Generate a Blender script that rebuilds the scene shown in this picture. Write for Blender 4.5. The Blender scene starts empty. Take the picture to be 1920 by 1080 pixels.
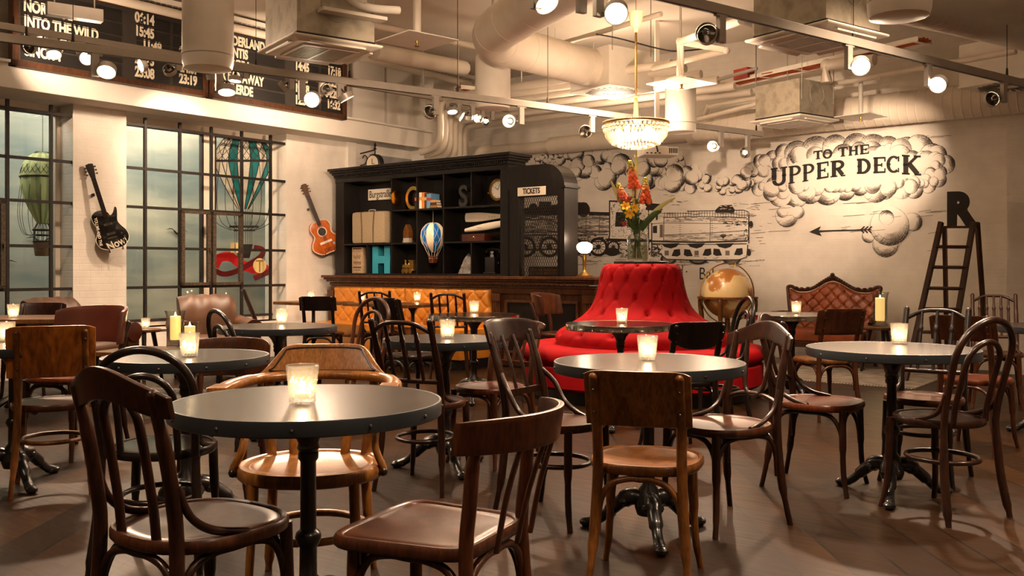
import bpy, bmesh, math, random
from math import sin, cos, pi, atan2, sqrt, radians
from mathutils import Vector, Matrix

SC = bpy.context.scene
COL = SC.collection
random.seed(7)

# ------------------------------------------------------------------ camera
F, HY, CZ = 1750.0, 503.0, 1.152          # focal length in px, horizon row, eye height
cam_d = bpy.data.cameras.new('camera')
cam_d.sensor_width = 36.0
cam_d.lens = F / 1920 * 36.0
cam_d.shift_y = -(540 - HY) / 1920
cam_d.clip_end = 100
cam = bpy.data.objects.new('camera', cam_d)
cam.location = (0, 0, CZ)
cam.rotation_euler = (pi / 2, 0, 0)
COL.objects.link(cam)
SC.camera = cam

# ------------------------------------------------------------------ world, exposure
wd = bpy.data.worlds.new('world'); SC.world = wd; wd.use_nodes = True
wd.node_tree.nodes['Background'].inputs[0].default_value = (0.55, 0.5, 0.42, 1)
wd.node_tree.nodes['Background'].inputs[1].default_value = 0.15
SC.view_settings.view_transform = 'Standard'
SC.view_settings.look = 'None'
SC.view_settings.gamma = 1.0
SC.view_settings.use_curve_mapping = False
SC.view_settings.exposure = 0.88
SC.cycles.max_bounces = 8
SC.cycles.diffuse_bounces = 4
SC.cycles.glossy_bounces = 3
SC.cycles.transmission_bounces = 4
SC.cycles.transparent_max_bounces = 12
SC.cycles.caustics_reflective = False
SC.cycles.caustics_refractive = False
SC.cycles.sample_clamp_indirect = 4.0
SC.cycles.use_denoising = True

# ------------------------------------------------------------------ room frame
AN = math.atan(1370 / 1750)
dB = Vector((cos(AN), -sin(AN))); dL = Vector((sin(AN), cos(AN)))
C0 = Vector((-0.70, 15.26))
PC, YC = -C0.dot(dB), -C0.dot(dL)
CEIL = 4.15
def RW(p, y, z=0.0):
    w = C0 + p * dB + y * dL
    return Vector((w.x, w.y, z))
def toR(v):
    w = Vector((v[0], v[1])) - C0
    return (w.dot(dB), w.dot(dL), v[2])
def _ray(px, py):
    return Vector(((px - 960) / F, 1.0)), -(py - HY) / F
def onB(px, py, y0=0.0):
    d, dz = _ray(px, py); t = (y0 - YC) / d.dot(dL)
    return PC + t * d.dot(dB), CZ + t * dz
def onL(px, py, p0=0.0):
    d, dz = _ray(px, py); t = (p0 - PC) / d.dot(dB)
    return YC + t * d.dot(dL), CZ + t * dz
def at(px, py, Y):
    return Vector(((px - 960) / F * Y, Y, CZ - (py - HY) / F * Y))
def onZ(px, py, z):
    Y = F * (CZ - z) / (py - HY)
    return Vector(((px - 960) / F * Y, Y, z))

WARM = (1.0, 0.70, 0.475)
def lamp_light(name, typ, loc, energy, color=WARM, radius=0.05, aim=None, size=80, blend=0.6, parent=None):
    d = bpy.data.lights.new(name, typ)
    d.energy = energy; d.color = color
    if typ in ('POINT', 'SPOT'): d.shadow_soft_size = radius
    if typ == 'SPOT':
        d.spot_size = radians(size); d.spot_blend = blend
    o = bpy.data.objects.new(name, d); COL.objects.link(o)
    o.location = loc
    if aim is not None:
        o.rotation_euler = Vector(aim).to_track_quat('-Z', 'Y').to_euler()
    if parent: o.parent = parent
    return o
# unseen overhead spots without fixtures; the last one added to brighten the pier
LK = 2.0
for (p, y, e, sz) in ((4.2, -9.5, 110, 120), (6.6, -7.2, 120, 120), (9.2, -9.0, 120, 120), (8.6, -5.2, 120, 120),
                  (11.0, -6.6, 110, 120), (5.2, -4.0, 110, 120), (11.4, -10.5, 70, 120), (7.2, -12.0, 70, 120),
                  (1.9, -7.0, 80, 120), (2.2, -4.6, 80, 120), (11.6, -2.6, 90, 120)):
    lamp_light('unseen_overhead_spot', 'SPOT', RW(p, y, 3.45), e * LK * 1.35, WARM, 0.10, (0, 0, -1), sz, 0.8)
for (p, y) in ((3.5, -8.0), (7.0, -9.5), (9.5, -6.0), (6.0, -4.5), (12.0, -8.0), (9.5, -12.5), (4.0, -2.0)):
    lamp_light('ceiling_fill', 'SPOT', RW(p, y, 2.9), 42 * LK, WARM, 0.25, (0, 0, 1), 165, 0.6)  # upward fill lamps added to brighten the ceiling; no fixtures belong to them

# ------------------------------------------------------------------ mesh builder
def spl(pts, k=6, closed=False):
    P = [Vector(p) for p in pts]; n = len(P); out = []
    rng = n if closed else n - 1
    for i in range(rng):
        if closed: a, b, c, d = P[(i - 1) % n], P[i], P[(i + 1) % n], P[(i + 2) % n]
        else: a, b, c, d = P[max(i - 1, 0)], P[i], P[i + 1], P[min(i + 2, n - 1)]
        for j in range(k):
            t = j / k; t2 = t * t; t3 = t2 * t
            out.append(0.5 * ((2 * b) + (c - a) * t + (2 * a - 5 * b + 4 * c - d) * t2 + (3 * b - a - 3 * c + d) * t3))
    if not closed: out.append(P[-1])
    return out

class MB:
    def __init__(s): s.v = []; s.f = []; s.m = []; s.mi = 0
    def add(s, vs, fs):
        b = len(s.v); s.v += [tuple(v) for v in vs]
        for f in fs: s.f.append(tuple(i + b for i in f)); s.m.append(s.mi)
        return s
    def box(s, cx, cy, cz, sx, sy, sz, rz=0, M=None):
        vs = []
        for z in (-.5, .5):
            for x, y in ((-.5, -.5), (.5, -.5), (.5, .5), (-.5, .5)):
                vs.append(Vector((x * sx, y * sy, z * sz)))
        R = M if M is not None else Matrix.Rotation(rz, 4, 'Z')
        vs = [R @ v + Vector((cx, cy, cz)) for v in vs]
        return s.add(vs, [(3, 2, 1, 0), (4, 5, 6, 7), (0, 1, 5, 4), (1, 2, 6, 5), (2, 3, 7, 6), (3, 0, 4, 7)])
    def bb(s, x0, x1, y0, y1, z0, z1):
        return s.box((x0 + x1) / 2, (y0 + y1) / 2, (z0 + z1) / 2, abs(x1 - x0), abs(y1 - y0), abs(z1 - z0))
    def tube(s, pts, r, n=8, closed=False, cap=True, flat=1.0, up=None):
        P = [Vector(p) for p in pts]; m = len(P)
        R = list(r) if isinstance(r, (list, tuple)) else [r] * m
        if len(R) != m: R = [R[0] + (R[-1] - R[0]) * i / (m - 1) if len(R) == 2 else R[min(len(R) - 1, int(i * (len(R) - 1) / (m - 1) + .5))] for i in range(m)]
        T = []
        for i in range(m):
            if closed: t = P[(i + 1) % m] - P[i - 1]
            else: t = P[min(i + 1, m - 1)] - P[max(i - 1, 0)]
            T.append(t.normalized() if t.length > 1e-9 else Vector((0, 0, 1)))
        a = Vector(up) if up else (Vector((0, 0, 1)) if abs(T[0].z) < .9 else Vector((0, 1, 0)))
        N = (a - T[0] * a.dot(T[0])).normalized()
        vs = []
        for i in range(m):
            N = (N - T[i] * N.dot(T[i]))
            N = N.normalized() if N.length > 1e-6 else T[i].orthogonal().normalized()
            B = T[i].cross(N)
            for k in range(n):
                an = 2 * pi * k / n
                vs.append(P[i] + N * (cos(an) * R[i] * flat) + B * (sin(an) * R[i]))
        fs = []
        for i in range(m if closed else m - 1):
            j = (i + 1) % m
            for k in range(n):
                l = (k + 1) % n
                fs.append((i * n + k, i * n + l, j * n + l, j * n + k))
        if not closed and cap:
            fs.append(tuple(range(n))[::-1]); fs.append(tuple((m - 1) * n + k for k in range(n)))
        return s.add(vs, fs)
    def lathe(s, prof, n=24, c=(0, 0, 0), M=None, a0=0.0, fx=1.0, fy=1.0, cap=True):
        vs = []; fs = []; m = len(prof)
        for (r, z) in prof:
            for k in range(n):
                an = a0 + 2 * pi * k / n
                v = Vector((r * cos(an) * fx, r * sin(an) * fy, z))
                if M is not None: v = M @ v
                vs.append(v + Vector(c))
        for i in range(m - 1):
            for k in range(n):
                l = (k + 1) % n
                fs.append((i * n + k, i * n + l, (i + 1) * n + l, (i + 1) * n + k))
        shut = not cap or abs(prof[0][0] - prof[-1][0]) < 1e-6 and abs(prof[0][1] - prof[-1][1]) < 1e-6
        if prof[0][0] > 1e-6 and not shut: fs.append(tuple(range(n))[::-1])
        if prof[-1][0] > 1e-6 and not shut: fs.append(tuple((m - 1) * n + k for k in range(n)))
        return s.add(vs, fs)
    def ball(s, c, r, n=10, sq=(1, 1, 1)):
        k = max(4, n // 2)
        prof = [(max(1e-7, r * sin(pi * i / k)), -r * cos(pi * i / k)) for i in range(k + 1)]
        return s.lathe(prof, n, c, Matrix.Diagonal((sq[0], sq[1], sq[2], 1)))
    def prism(s, poly, h0, h1, M=None):
        n = len(poly); M = M if M is not None else Matrix()
        vs = [M @ Vector((x, y, h0)) for x, y in poly] + [M @ Vector((x, y, h1)) for x, y in poly]
        fs = [tuple(range(n))[::-1], tuple(range(n, 2 * n))]
        for i in range(n):
            j = (i + 1) % n; fs.append((i, j, j + n, i + n))
        return s.add(vs, fs)
    def poly(s, pts): return s.add(pts, [tuple(range(len(pts)))])
    def grid(s, fn, nu, nv, cu=False):
        vs = [fn(u / (nu if cu else nu - 1), v / (nv - 1)) for v in range(nv) for u in range(nu)]
        fs = []
        for v in range(nv - 1):
            for u in range(nu if cu else nu - 1):
                w = (u + 1) % nu
                fs.append((v * nu + u, v * nu + w, (v + 1) * nu + w, (v + 1) * nu + u))
        return s.add(vs, fs)
    def mesh(s, name, mats, smooth=True, bevel=0, angle=40, weld=False):
        me = bpy.data.meshes.new(name)
        me.from_pydata(s.v, [], s.f)
        if not isinstance(mats, (list, tuple)): mats = [mats]
        for m in mats: me.materials.append(m)
        if len(mats) > 1: me.polygons.foreach_set('material_index', s.m)
        bm = bmesh.new(); bm.from_mesh(me)
        if weld: bmesh.ops.remove_doubles(bm, verts=bm.verts, dist=1e-5)
        bmesh.ops.recalc_face_normals(bm, faces=bm.faces)
        if bevel:
            ed = [e for e in bm.edges if len(e.link_faces) == 2 and e.calc_face_angle(0) > radians(30)]
            bmesh.ops.bevel(bm, geom=ed, offset=bevel, segments=2, affect='EDGES', clamp_overlap=True, profile=0.6)
        bm.to_mesh(me); bm.free()
        if smooth:
            me.polygons.foreach_set('use_smooth', [True] * len(me.polygons))
            me.set_sharp_from_angle(angle=radians(angle))
        me.update()
        return me
    def build(s, name, mats, parent=None, loc=None, rz=None, **kw):
        return link(name, s.mesh(name, mats, **kw), parent, loc, rz)

def link(name, me, parent=None, loc=None, rz=None):
    o = bpy.data.objects.new(name, me); COL.objects.link(o)
    if loc is not None: o.location = loc
    if rz is not None: o.rotation_euler = (0, 0, rz)
    if parent is not None: o.parent = parent
    return o
def tag(o, label=None, cat=None, group=None, kind=None):
    if label: o['label'] = label
    if cat: o['category'] = cat
    if group: o['group'] = group
    if kind: o['kind'] = kind
    return o
def thing(name, label, cat, loc=(0, 0, 0), rz=0.0, group=None):
    o = bpy.data.objects.new(name, None); COL.objects.link(o)
    o.empty_display_size = 0.1
    o.location = loc; o.rotation_euler = (0, 0, rz)
    return tag(o, label, cat, group)
def struct(name, mb, mats, room=True, **kw):
    o = mb.build(name, mats, None, RW(0, 0) if room else (0, 0, 0), -AN if room else 0, **kw)
    return tag(o, kind='structure')
def yaw(dx, dy): return atan2(-dx, dy)

# ------------------------------------------------------------------ materials
def srgb(r, g, b):
    f = lambda c: ((c / 255 + .055) / 1.055) ** 2.4 if c > 10 else c / 255 / 12.92
    return (f(r), f(g), f(b), 1)
MT = {}
class NT:
    def __init__(s, name):
        s.mat = bpy.data.materials.new(name); s.mat.use_nodes = True
        s.t = s.mat.node_tree; s.b = s.t.nodes['Principled BSDF']; MT[name] = s.mat
    def n(s, typ, **kw):
        x = s.t.nodes.new(typ)
        for k, v in kw.items():
            if k in x.inputs: x.inputs[k].default_value = v
            else: setattr(x, k, v)
        return x
    def l(s, a, b): s.t.links.new(a, b)
    def set(s, **kw):
        for k, v in kw.items(): s.b.inputs[k].default_value = v
    def coord(s, scale=(1, 1, 1), rot=(0, 0, 0), kind='Object'):
        c = s.n('ShaderNodeTexCoord'); m = s.n('ShaderNodeMapping')
        m.inputs['Scale'].default_value = scale; m.inputs['Rotation'].default_value = rot
        s.l(c.outputs[kind], m.inputs[0]); return m.outputs[0]
    def ramp(s, fac, stops):
        r = s.n('ShaderNodeValToRGB'); e = r.color_ramp.elements
        while len(e) < len(stops): e.new(.5)
        for k, (p, c) in enumerate(stops): e[k].position = p; e[k].color = c
        s.l(fac, r.inputs[0]); return r.outputs[0]
    def bump(s, h, strength=.3, dist=.01):
        b = s.n('ShaderNodeBump', Strength=strength, Distance=dist)
        s.l(h, b.inputs['Height']); s.l(b.outputs[0], s.b.inputs['Normal']); return b
def plain(name, col, rough=.5, metal=0., var=.12, scale=8., coat=0., spec=.5, bump=0., sheen=0.):
    m = NT(name); c = m.coord()
    nz = m.n('ShaderNodeTexNoise', Scale=scale, Detail=5.)
    m.l(c, nz.inputs['Vector'])
    lo = tuple(x * (1 - var) for x in col[:3]) + (1,); hi = tuple(min(1, x * (1 + var)) for x in col[:3]) + (1,)
    m.l(m.ramp(nz.outputs[0], [(.3, lo), (.7, hi)]), m.b.inputs['Base Color'])
    m.set(Roughness=rough, Metallic=metal)
    m.b.inputs['Coat Weight'].default_value = coat
    m.b.inputs['Coat Roughness'].default_value = .15
    m.b.inputs['Specular IOR Level'].default_value = spec
    if sheen: m.b.inputs['Sheen Weight'].default_value = sheen
    if bump: m.bump(nz.outputs[0], bump)
    return m.mat
def wood(name, c1, c2, rough=.38, scale=1.0, coat=.25, wear=None):
    m = NT(name); c = m.coord((14 * scale, 14 * scale, 2.2 * scale))
    nz = m.n('ShaderNodeTexNoise', Scale=1.6, Detail=6., Distortion=.6)
    m.l(c, nz.inputs['Vector'])
    wv = m.n('ShaderNodeTexNoise', Scale=9., Detail=3.); m.l(c, wv.inputs['Vector'])
    mx = m.n('ShaderNodeMath', operation='MULTIPLY'); m.l(nz.outputs[0], mx.inputs[0]); m.l(wv.outputs[0], mx.inputs[1])
    col = m.ramp(mx.outputs[0], [(.12, c1), (.42, c2)])
    if wear:
        c2_ = m.coord((3, 3, 3)); n2 = m.n('ShaderNodeTexNoise', Scale=2.2, Detail=8.); m.l(c2_, n2.inputs['Vector'])
        mm = m.n('ShaderNodeMix', data_type='RGBA'); mm.inputs[7].default_value = wear
        m.l(m.ramp(n2.outputs[0], [(.56, (0, 0, 0, 1)), (.72, (.6, .6, .6, 1))]), mm.inputs[0]); m.l(col, mm.inputs[6]); col = mm.outputs[2]
    m.l(col, m.b.inputs['Base Color'])
    m.set(Roughness=rough); m.b.inputs['Coat Weight'].default_value = coat * .35; m.b.inputs['Coat Roughness'].default_value = .18; m.b.inputs['Specular IOR Level'].default_value = .32
    m.bump(wv.outputs[0], .06, .004)
    return m.mat
def painted_brick(name, col, bump=.35):
    m = NT(name); c = m.coord((1, 1, 1))
    sx = m.n('ShaderNodeSeparateXYZ'); m.l(c, sx.inputs[0])
    ad = m.n('ShaderNodeMath', operation='ADD'); m.l(sx.outputs[0], ad.inputs[0]); m.l(sx.outputs[1], ad.inputs[1])
    cb = m.n('ShaderNodeCombineXYZ'); m.l(ad.outputs[0], cb.inputs[0]); m.l(sx.outputs[2], cb.inputs[1])
    br = m.n('ShaderNodeTexBrick', Scale=1.0); br.inputs['Brick Width'].default_value = .25; br.inputs['Row Height'].default_value = .075
    br.inputs['Mortar Size'].default_value = .006; br.inputs['Mortar Smooth'].default_value = .6
    br.inputs['Color1'].default_value = (1, 1, 1, 1); br.inputs['Color2'].default_value = (.86, .86, .86, 1); br.inputs['Mortar'].default_value = (.45, .45, .45, 1)
    m.l(cb.outputs[0], br.inputs['Vector'])
    nz = m.n('ShaderNodeTexNoise', Scale=5., Detail=6.); m.l(c, nz.inputs['Vector'])
    mp = m.n('ShaderNodeMath', operation='MULTIPLY'); m.l(br.outputs[0], mp.inputs[0]); m.l(nz.outputs[0], mp.inputs[1])
    d = tuple(x * .88 for x in col[:3]) + (1,)
    m.l(m.ramp(nz.outputs[0], [(.3, d), (.65, col)]), m.b.inputs['Base Color'])
    m.set(Roughness=.75); m.bump(mp.outputs[0], bump, .012)
    return m.mat
def glow(name, col, strength):
    m = NT(name); e = m.n('ShaderNodeEmission'); e.inputs[0].default_value = col; e.inputs[1].default_value = strength
    m.l(e.outputs[0], m.t.nodes['Material Output'].inputs[0]); return m.mat
def clear(name, col=(1, 1, 1, 1), gloss=.18, body=.0, bodycol=(1, 1, 1, 1), rough=.02):
    """thin clear glass: see-through, with a fresnel reflection and a little frosted body"""
    m = NT(name); tr = m.n('ShaderNodeBsdfTransparent'); tr.inputs[0].default_value = col
    gl = m.n('ShaderNodeBsdfGlossy', Roughness=rough)
    fr = m.n('ShaderNodeFresnel', IOR=1.28)
    ad = m.n('ShaderNodeMath', operation='MULTIPLY_ADD'); ad.inputs[1].default_value = .4; ad.inputs[2].default_value = max(0, gloss - .06); m.l(fr.outputs[0], ad.inputs[0])
    ad.use_clamp = True
    mx = m.n('ShaderNodeMixShader'); m.l(ad.outputs[0], mx.inputs[0])
    src = tr.outputs[0]
    if body:
        tl = m.n('ShaderNodeBsdfTranslucent'); tl.inputs[0].default_value = bodycol
        m2 = m.n('ShaderNodeMixShader'); m2.inputs[0].default_value = body
        m.l(src, m2.inputs[1]); m.l(tl.outputs[0], m2.inputs[2]); src = m2.outputs[0]
    m.l(src, mx.inputs[1]); m.l(gl.outputs[0], mx.inputs[2])
    m.l(mx.outputs[0], m.t.nodes['Material Output'].inputs[0]); return m.mat

WHITE = srgb(228, 222, 212)
M_wall = painted_brick('white_painted_brick', WHITE, .35)
M_plaster = plain('white_plaster', srgb(228, 222, 212), .8, var=.06, scale=1.5)
M_ceil = plain('ceiling_concrete', srgb(205, 196, 182), .85, var=.14, scale=.9)
M_mural = plain('mural_white', srgb(230, 224, 214), .8, var=.02)
M_ink = plain('mural_ink', srgb(38, 33, 30), .8, var=.2, scale=3)
M_inklight = plain('mural_ink_thin', srgb(120, 110, 100), .8, var=.2, scale=3)
M_steel = plain('window_iron', srgb(38, 33, 29), .55, metal=.3, var=.35, scale=30)
M_oldiron = plain('worn_iron', srgb(70, 58, 45), .6, metal=.2, var=.5, scale=40)
M_winwhite = plain('window_white', srgb(225, 215, 200), .5, var=.05)
M_winwood = plain('window_grey_frame', srgb(52, 46, 42), .6, var=.2)
M_blackwood = wood('black_stained_oak', srgb(13, 11, 10), srgb(30, 25, 22), .4, .8, .12)
M_oak = wood('counter_oak', srgb(52, 29, 14), srgb(96, 58, 29), .42, .8, .2)
M_dark = wood('dark_bentwood', srgb(20, 10, 6), srgb(50, 26, 15), .3, 1, .45)
M_brown = wood('brown_bentwood', srgb(40, 20, 10), srgb(78, 42, 22), .32, 1, .4)
M_mid = wood('worn_brown_beech', srgb(64, 36, 12), srgb(112, 70, 28), .36, 1, .35, srgb(150, 96, 48))
M_honey = wood('honey_beech', srgb(96, 58, 20), srgb(144, 96, 44), .3, 1, .45)
M_black = wood('black_bentwood', srgb(12, 9, 8), srgb(34, 24, 19), .28, 1, .5)
M_red = wood('reddish_bentwood', srgb(52, 20, 9), srgb(104, 50, 24), .32, 1, .4)
M_panelwood = wood('figured_panel', srgb(92, 48, 14), srgb(176, 106, 40), .3, .35, .5)
M_tabletop = plain('grey_tabletop', srgb(46, 41, 37), .27, var=.4, scale=5, coat=.25)
M_band = plain('blue_grey_band', srgb(34, 38, 42), .42, metal=.4, var=.12)
M_darktop = plain('dark_tabletop', srgb(34, 26, 24), .14, var=.3, scale=5, coat=.6)
M_woodtop = wood('wood_tabletop', srgb(62, 38, 18), srgb(108, 70, 36), .4, .5, .2)
M_chrome = plain('chrome_band', srgb(190, 185, 178), .12, metal=1.0, var=.1)
M_rivet = plain('steel_rivet', srgb(90, 90, 90), .3, metal=1.0)
M_iron = plain('cast_iron', srgb(20, 19, 19), .3, var=.3, scale=20, coat=.3)
M_brass = plain('brass', srgb(176, 138, 72), .28, metal=.9, var=.15)
M_gold = plain('gold', srgb(190, 150, 80), .25, metal=1., var=.15)
M_leather = plain('brown_leather', srgb(74, 44, 20), .5, var=.4, scale=5, coat=.0, bump=.15)
M_leather2 = plain('dark_red_leather', srgb(66, 28, 16), .34, var=.3, scale=5, coat=.25, bump=.1)
M_sofa = plain('tan_tufted_leather', srgb(140, 70, 36), .34, var=.25, scale=6, coat=.2)
M_orange = plain('orange_leather', srgb(186, 118, 38), .36, var=.14, scale=6, coat=.15)
M_velvet = plain('red_velvet', srgb(140, 3, 10), .8, var=.2, scale=5, spec=.15)
M_white = plain('white_enamel', srgb(226, 220, 208), .4, var=.04)
M_galv = NT('galvanised_steel')
_c = M_galv.coord((1, 1, 1)); _v = M_galv.n('ShaderNodeTexNoise', Scale=7., Detail=8.); M_galv.l(_c, _v.inputs['Vector'])
M_galv.l(M_galv.ramp(_v.outputs[0], [(.35, srgb(146, 138, 122)), (.55, srgb(178, 170, 152)), (.75, srgb(164, 155, 137))]), M_galv.b.inputs['Base Color'])
M_galv.set(Roughness=.5, Metallic=.35); M_galv = M_galv.mat
M_foil = NT('silver_foil')
_c = M_foil.coord((1, 1, 1)); _v = M_foil.n('ShaderNodeTexNoise', Scale=9., Detail=8.); M_foil.l(_c, _v.inputs['Vector'])
M_foil.set(Roughness=.4, Metallic=.25); M_foil.b.inputs['Base Color'].default_value = srgb(200, 192, 180); M_foil.bump(_v.outputs[0], .5, .03); M_foil = M_foil.mat
M_wrap = plain('white_duct_wrap', srgb(214, 204, 188), .5, var=.06, scale=4, bump=.25)
M_grey = plain('grey_metal', srgb(165, 158, 148), .45, metal=.3, var=.06)
M_orangecable = plain('orange_cable', srgb(170, 78, 30), .6)
M_redpaint = plain('red_paint', srgb(150, 44, 26), .5)
M_blackplastic = plain('black_plastic', srgb(20, 18, 17), .4)
M_board = plain('departure_board_black', srgb(24, 22, 21), .45, var=.2)
M_boardgrey = plain('departure_board_grey', srgb(50, 46, 42), .5, var=.15)
M_boardframe = wood('board_frame_wood', srgb(48, 28, 15), srgb(88, 52, 28), .5, 1, .1)
M_letter = plain('cream_lettering', srgb(226, 216, 196), .6, var=.03)
M_lamp = glow('lamp_lit', (1.0, .80, .55, 1), 14.)
M_lampmid = glow('lamp_reflector', (1.0, .78, .5, 1), 2.2)
M_lampdim = glow('lamp_bulb', (1.0, .74, .42, 1), 8.)
M_flame = glow('flame', (1.0, .68, .30, 1), 30.)
M_opal = glow('opal_globe', (1.0, .80, .56, 1), 1.1)
M_crystal_lit = glow('bulb_lit', (1.0, .78, .48, 1), 6.)
M_wax = NT('candle_wax'); M_wax.set(Roughness=.5); M_wax.b.inputs['Base Color'].default_value = srgb(240, 205, 120)
M_wax.b.inputs['Emission Color'].default_value = (1, .62, .2, 1); M_wax.b.inputs['Emission Strength'].default_value = .55; M_wax = M_wax.mat  # emission imitates flame light glowing through the wax
M_cut = clear('cut_glass', (.98, .98, .97, 1), .20, .08, (1, .93, .84, 1), .05)
M_glass = clear('clear_glass', (.95, .96, .95, 1), .12)
M_pane = clear('window_pane', (.80, .83, .82, 1), .07)
M_water = clear('vase_water', (.80, .80, .66, 1), .1, .08, (.8, .8, .6, 1))
M_crystal = clear('crystal', (.93, .88, .8, 1), .2, .22, (1, .88, .7, 1), .08)
# ================================================================== ROOM SHELL
def plank_floor():
    m = NT('brown_plank_floor'); c = m.coord((1, 1, 1), (0, 0, radians(52)))
    br = m.n('ShaderNodeTexBrick', Scale=1.0); br.offset = .37
    br.inputs['Brick Width'].default_value = 2.1; br.inputs['Row Height'].default_value = .2
    br.inputs['Mortar Size'].default_value = .005; br.inputs['Mortar Smooth'].default_value = .2; br.inputs['Bias'].default_value = 0.
    br.inputs['Color1'].default_value = srgb(27, 17, 8); br.inputs['Color2'].default_value = srgb(54, 34, 15); br.inputs['Mortar'].default_value = srgb(12, 8, 5)
    m.l(c, br.inputs['Vector'])
    c2 = m.coord((2.2, 24, 1), (0, 0, radians(52))); nz = m.n('ShaderNodeTexNoise', Scale=2., Detail=7., Distortion=.5); m.l(c2, nz.inputs['Vector'])
    c3 = m.coord((1, 1, 1)); n3 = m.n('ShaderNodeTexNoise', Scale=1.1, Detail=5.); m.l(c3, n3.inputs['Vector'])
    mu = m.n('ShaderNodeMix', data_type='RGBA', blend_type='MULTIPLY'); mu.inputs[0].default_value = .8
    m.l(br.outputs[0], mu.inputs[6]); m.l(m.ramp(nz.outputs[0], [(.25, (.55, .52, .5, 1)), (.7, (1.15, 1.12, 1.1, 1))]), mu.inputs[7])
    m2 = m.n('ShaderNodeMix', data_type='RGBA', blend_type='MULTIPLY'); m2.inputs[0].default_value = .6
    m.l(mu.outputs[2], m2.inputs[6]); m.l(m.ramp(n3.outputs[0], [(.3, (.7, .7, .7, 1)), (.65, (1.1, 1.1, 1.1, 1))]), m2.inputs[7])
    m.l(m2.outputs[2], m.b.inputs['Base Color'])
    m.l(m.ramp(nz.outputs[0], [(.2, (.46, .46, .46, 1)), (.8, (.32, .32, .32, 1))]), m.b.inputs['Roughness'])
    m.b.inputs['Specular IOR Level'].default_value = .2; m.bump(nz.outputs[0], .12, .003); return m.mat
M_floor = plank_floor()
PMAX, YMIN = 15.0, -18.0
fl = MB(); fl.bb(-3.2, PMAX + .3, YMIN - .3, .4, -.2, 0); struct('floor', fl, M_floor, smooth=False)
ce = MB(); ce.bb(-3.2, PMAX + .3, YMIN - .3, .4, CEIL, CEIL + .2); struct('ceiling', ce, M_ceil, smooth=False)
bw = MB(); bw.bb(-.5, PMAX + .3, 0, .3, 0, CEIL); struct('wall_back', bw, M_wall, smooth=False)
rw = MB(); rw.bb(PMAX, PMAX + .3, YMIN, 0, 0, CEIL); struct('wall_right', rw, M_wall, smooth=False)
nw = MB(); nw.bb(-.5, PMAX, YMIN - .3, YMIN, 0, CEIL); struct('wall_rear', nw, M_plaster, smooth=False)
pier_p = onB(1888, 400, -.25)[0]
pr = MB(); pr.bb(pier_p, pier_p + 1.6, -.25, 0, 0, CEIL); struct('wall_pier', pr, M_wall, smooth=False)

# left wall with two tall window openings
SILL, HEAD = .47, 2.93
w1a, w1b = onL(-330, 400)[0], onL(137, 400)[0]
w2a, w2b = onL(237, 400)[0], onL(537, 400)[0]
lw = MB(); TH = .45
lw.bb(-TH, 0, YMIN, w1a, 0, HEAD); lw.bb(-TH, 0, w1b, w2a, 0, HEAD); lw.bb(-TH, 0, w2b, 0, 0, HEAD)
lw.bb(-TH, 0, w1a, w1b, 0, SILL); lw.bb(-TH, 0, w2a, w2b, 0, SILL)
lw.bb(-TH, 0, YMIN, 0, HEAD, CEIL)
struct('wall_left', lw, M_wall, smooth=False)
# ledge beam along the left wall
bm_end = onL(808, 280, .4)[0]
lb = MB(); lb.bb(0, .40, YMIN, bm_end, 2.93, 3.17); lb.bb(0, .46, YMIN, bm_end, 3.17, 3.2)
struct('trim_ledge', lb, M_plaster, smooth=False, bevel=.006)
# upper panels and pilasters on the left wall behind the ledge
up = MB()
for (xa, xb) in ((655, 717), (722, 802)):
    ya, yb = onL(xa, 150)[0], onL(xb, 150)[0]
    up.bb(0, .05, ya, yb, 3.22, 4.12)
up.bb(0, .3, bm_end - .02, bm_end + .16, 2.7, CEIL)
ys = onL(655, 300)[0]; up.bb(0, .06, ys - .08, ys + .08, 0, 2.93)
struct('trim_panels', up, M_plaster, smooth=False, bevel=.008)
# hall behind the windows
def hall_sky():
    m = NT('dusk_sky_mural'); c = m.coord((.5, .35, 1.4)); nz = m.n('ShaderNodeTexNoise', Scale=1.3, Detail=6.); m.l(c, nz.inputs['Vector'])
    m.l(m.ramp(nz.outputs[0], [(.32, srgb(104, 116, 116)), (.52, srgb(140, 142, 134)), (.68, srgb(186, 178, 160))]), m.b.inputs['Base Color'])
    m.set(Roughness=.8); return m.mat
M_sky = hall_sky()
M_hallfloor = plain('hall_floor', srgb(70, 82, 86), .6)
hb = MB(); hb.bb(-2.5, -2.4, w1a - 1.5, w2b + 3.5, 0, CEIL); hb.bb(-2.4, -TH, w1a - 1.6, w1a - 1.5, 0, CEIL); hb.bb(-2.4, -TH, w2b + 3.4, w2b + 3.5, 0, CEIL)
struct('wall_hall', hb, M_sky, smooth=False)
for (yy, e) in ((w1b - .9, 14), (w2a + .7, 14), (w2b - .3, 14)):
    lamp_light('hall_lamp', 'POINT', RW(-1.3, yy, 3.5), e * 5.6, (1, .9, .76), .3)

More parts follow.
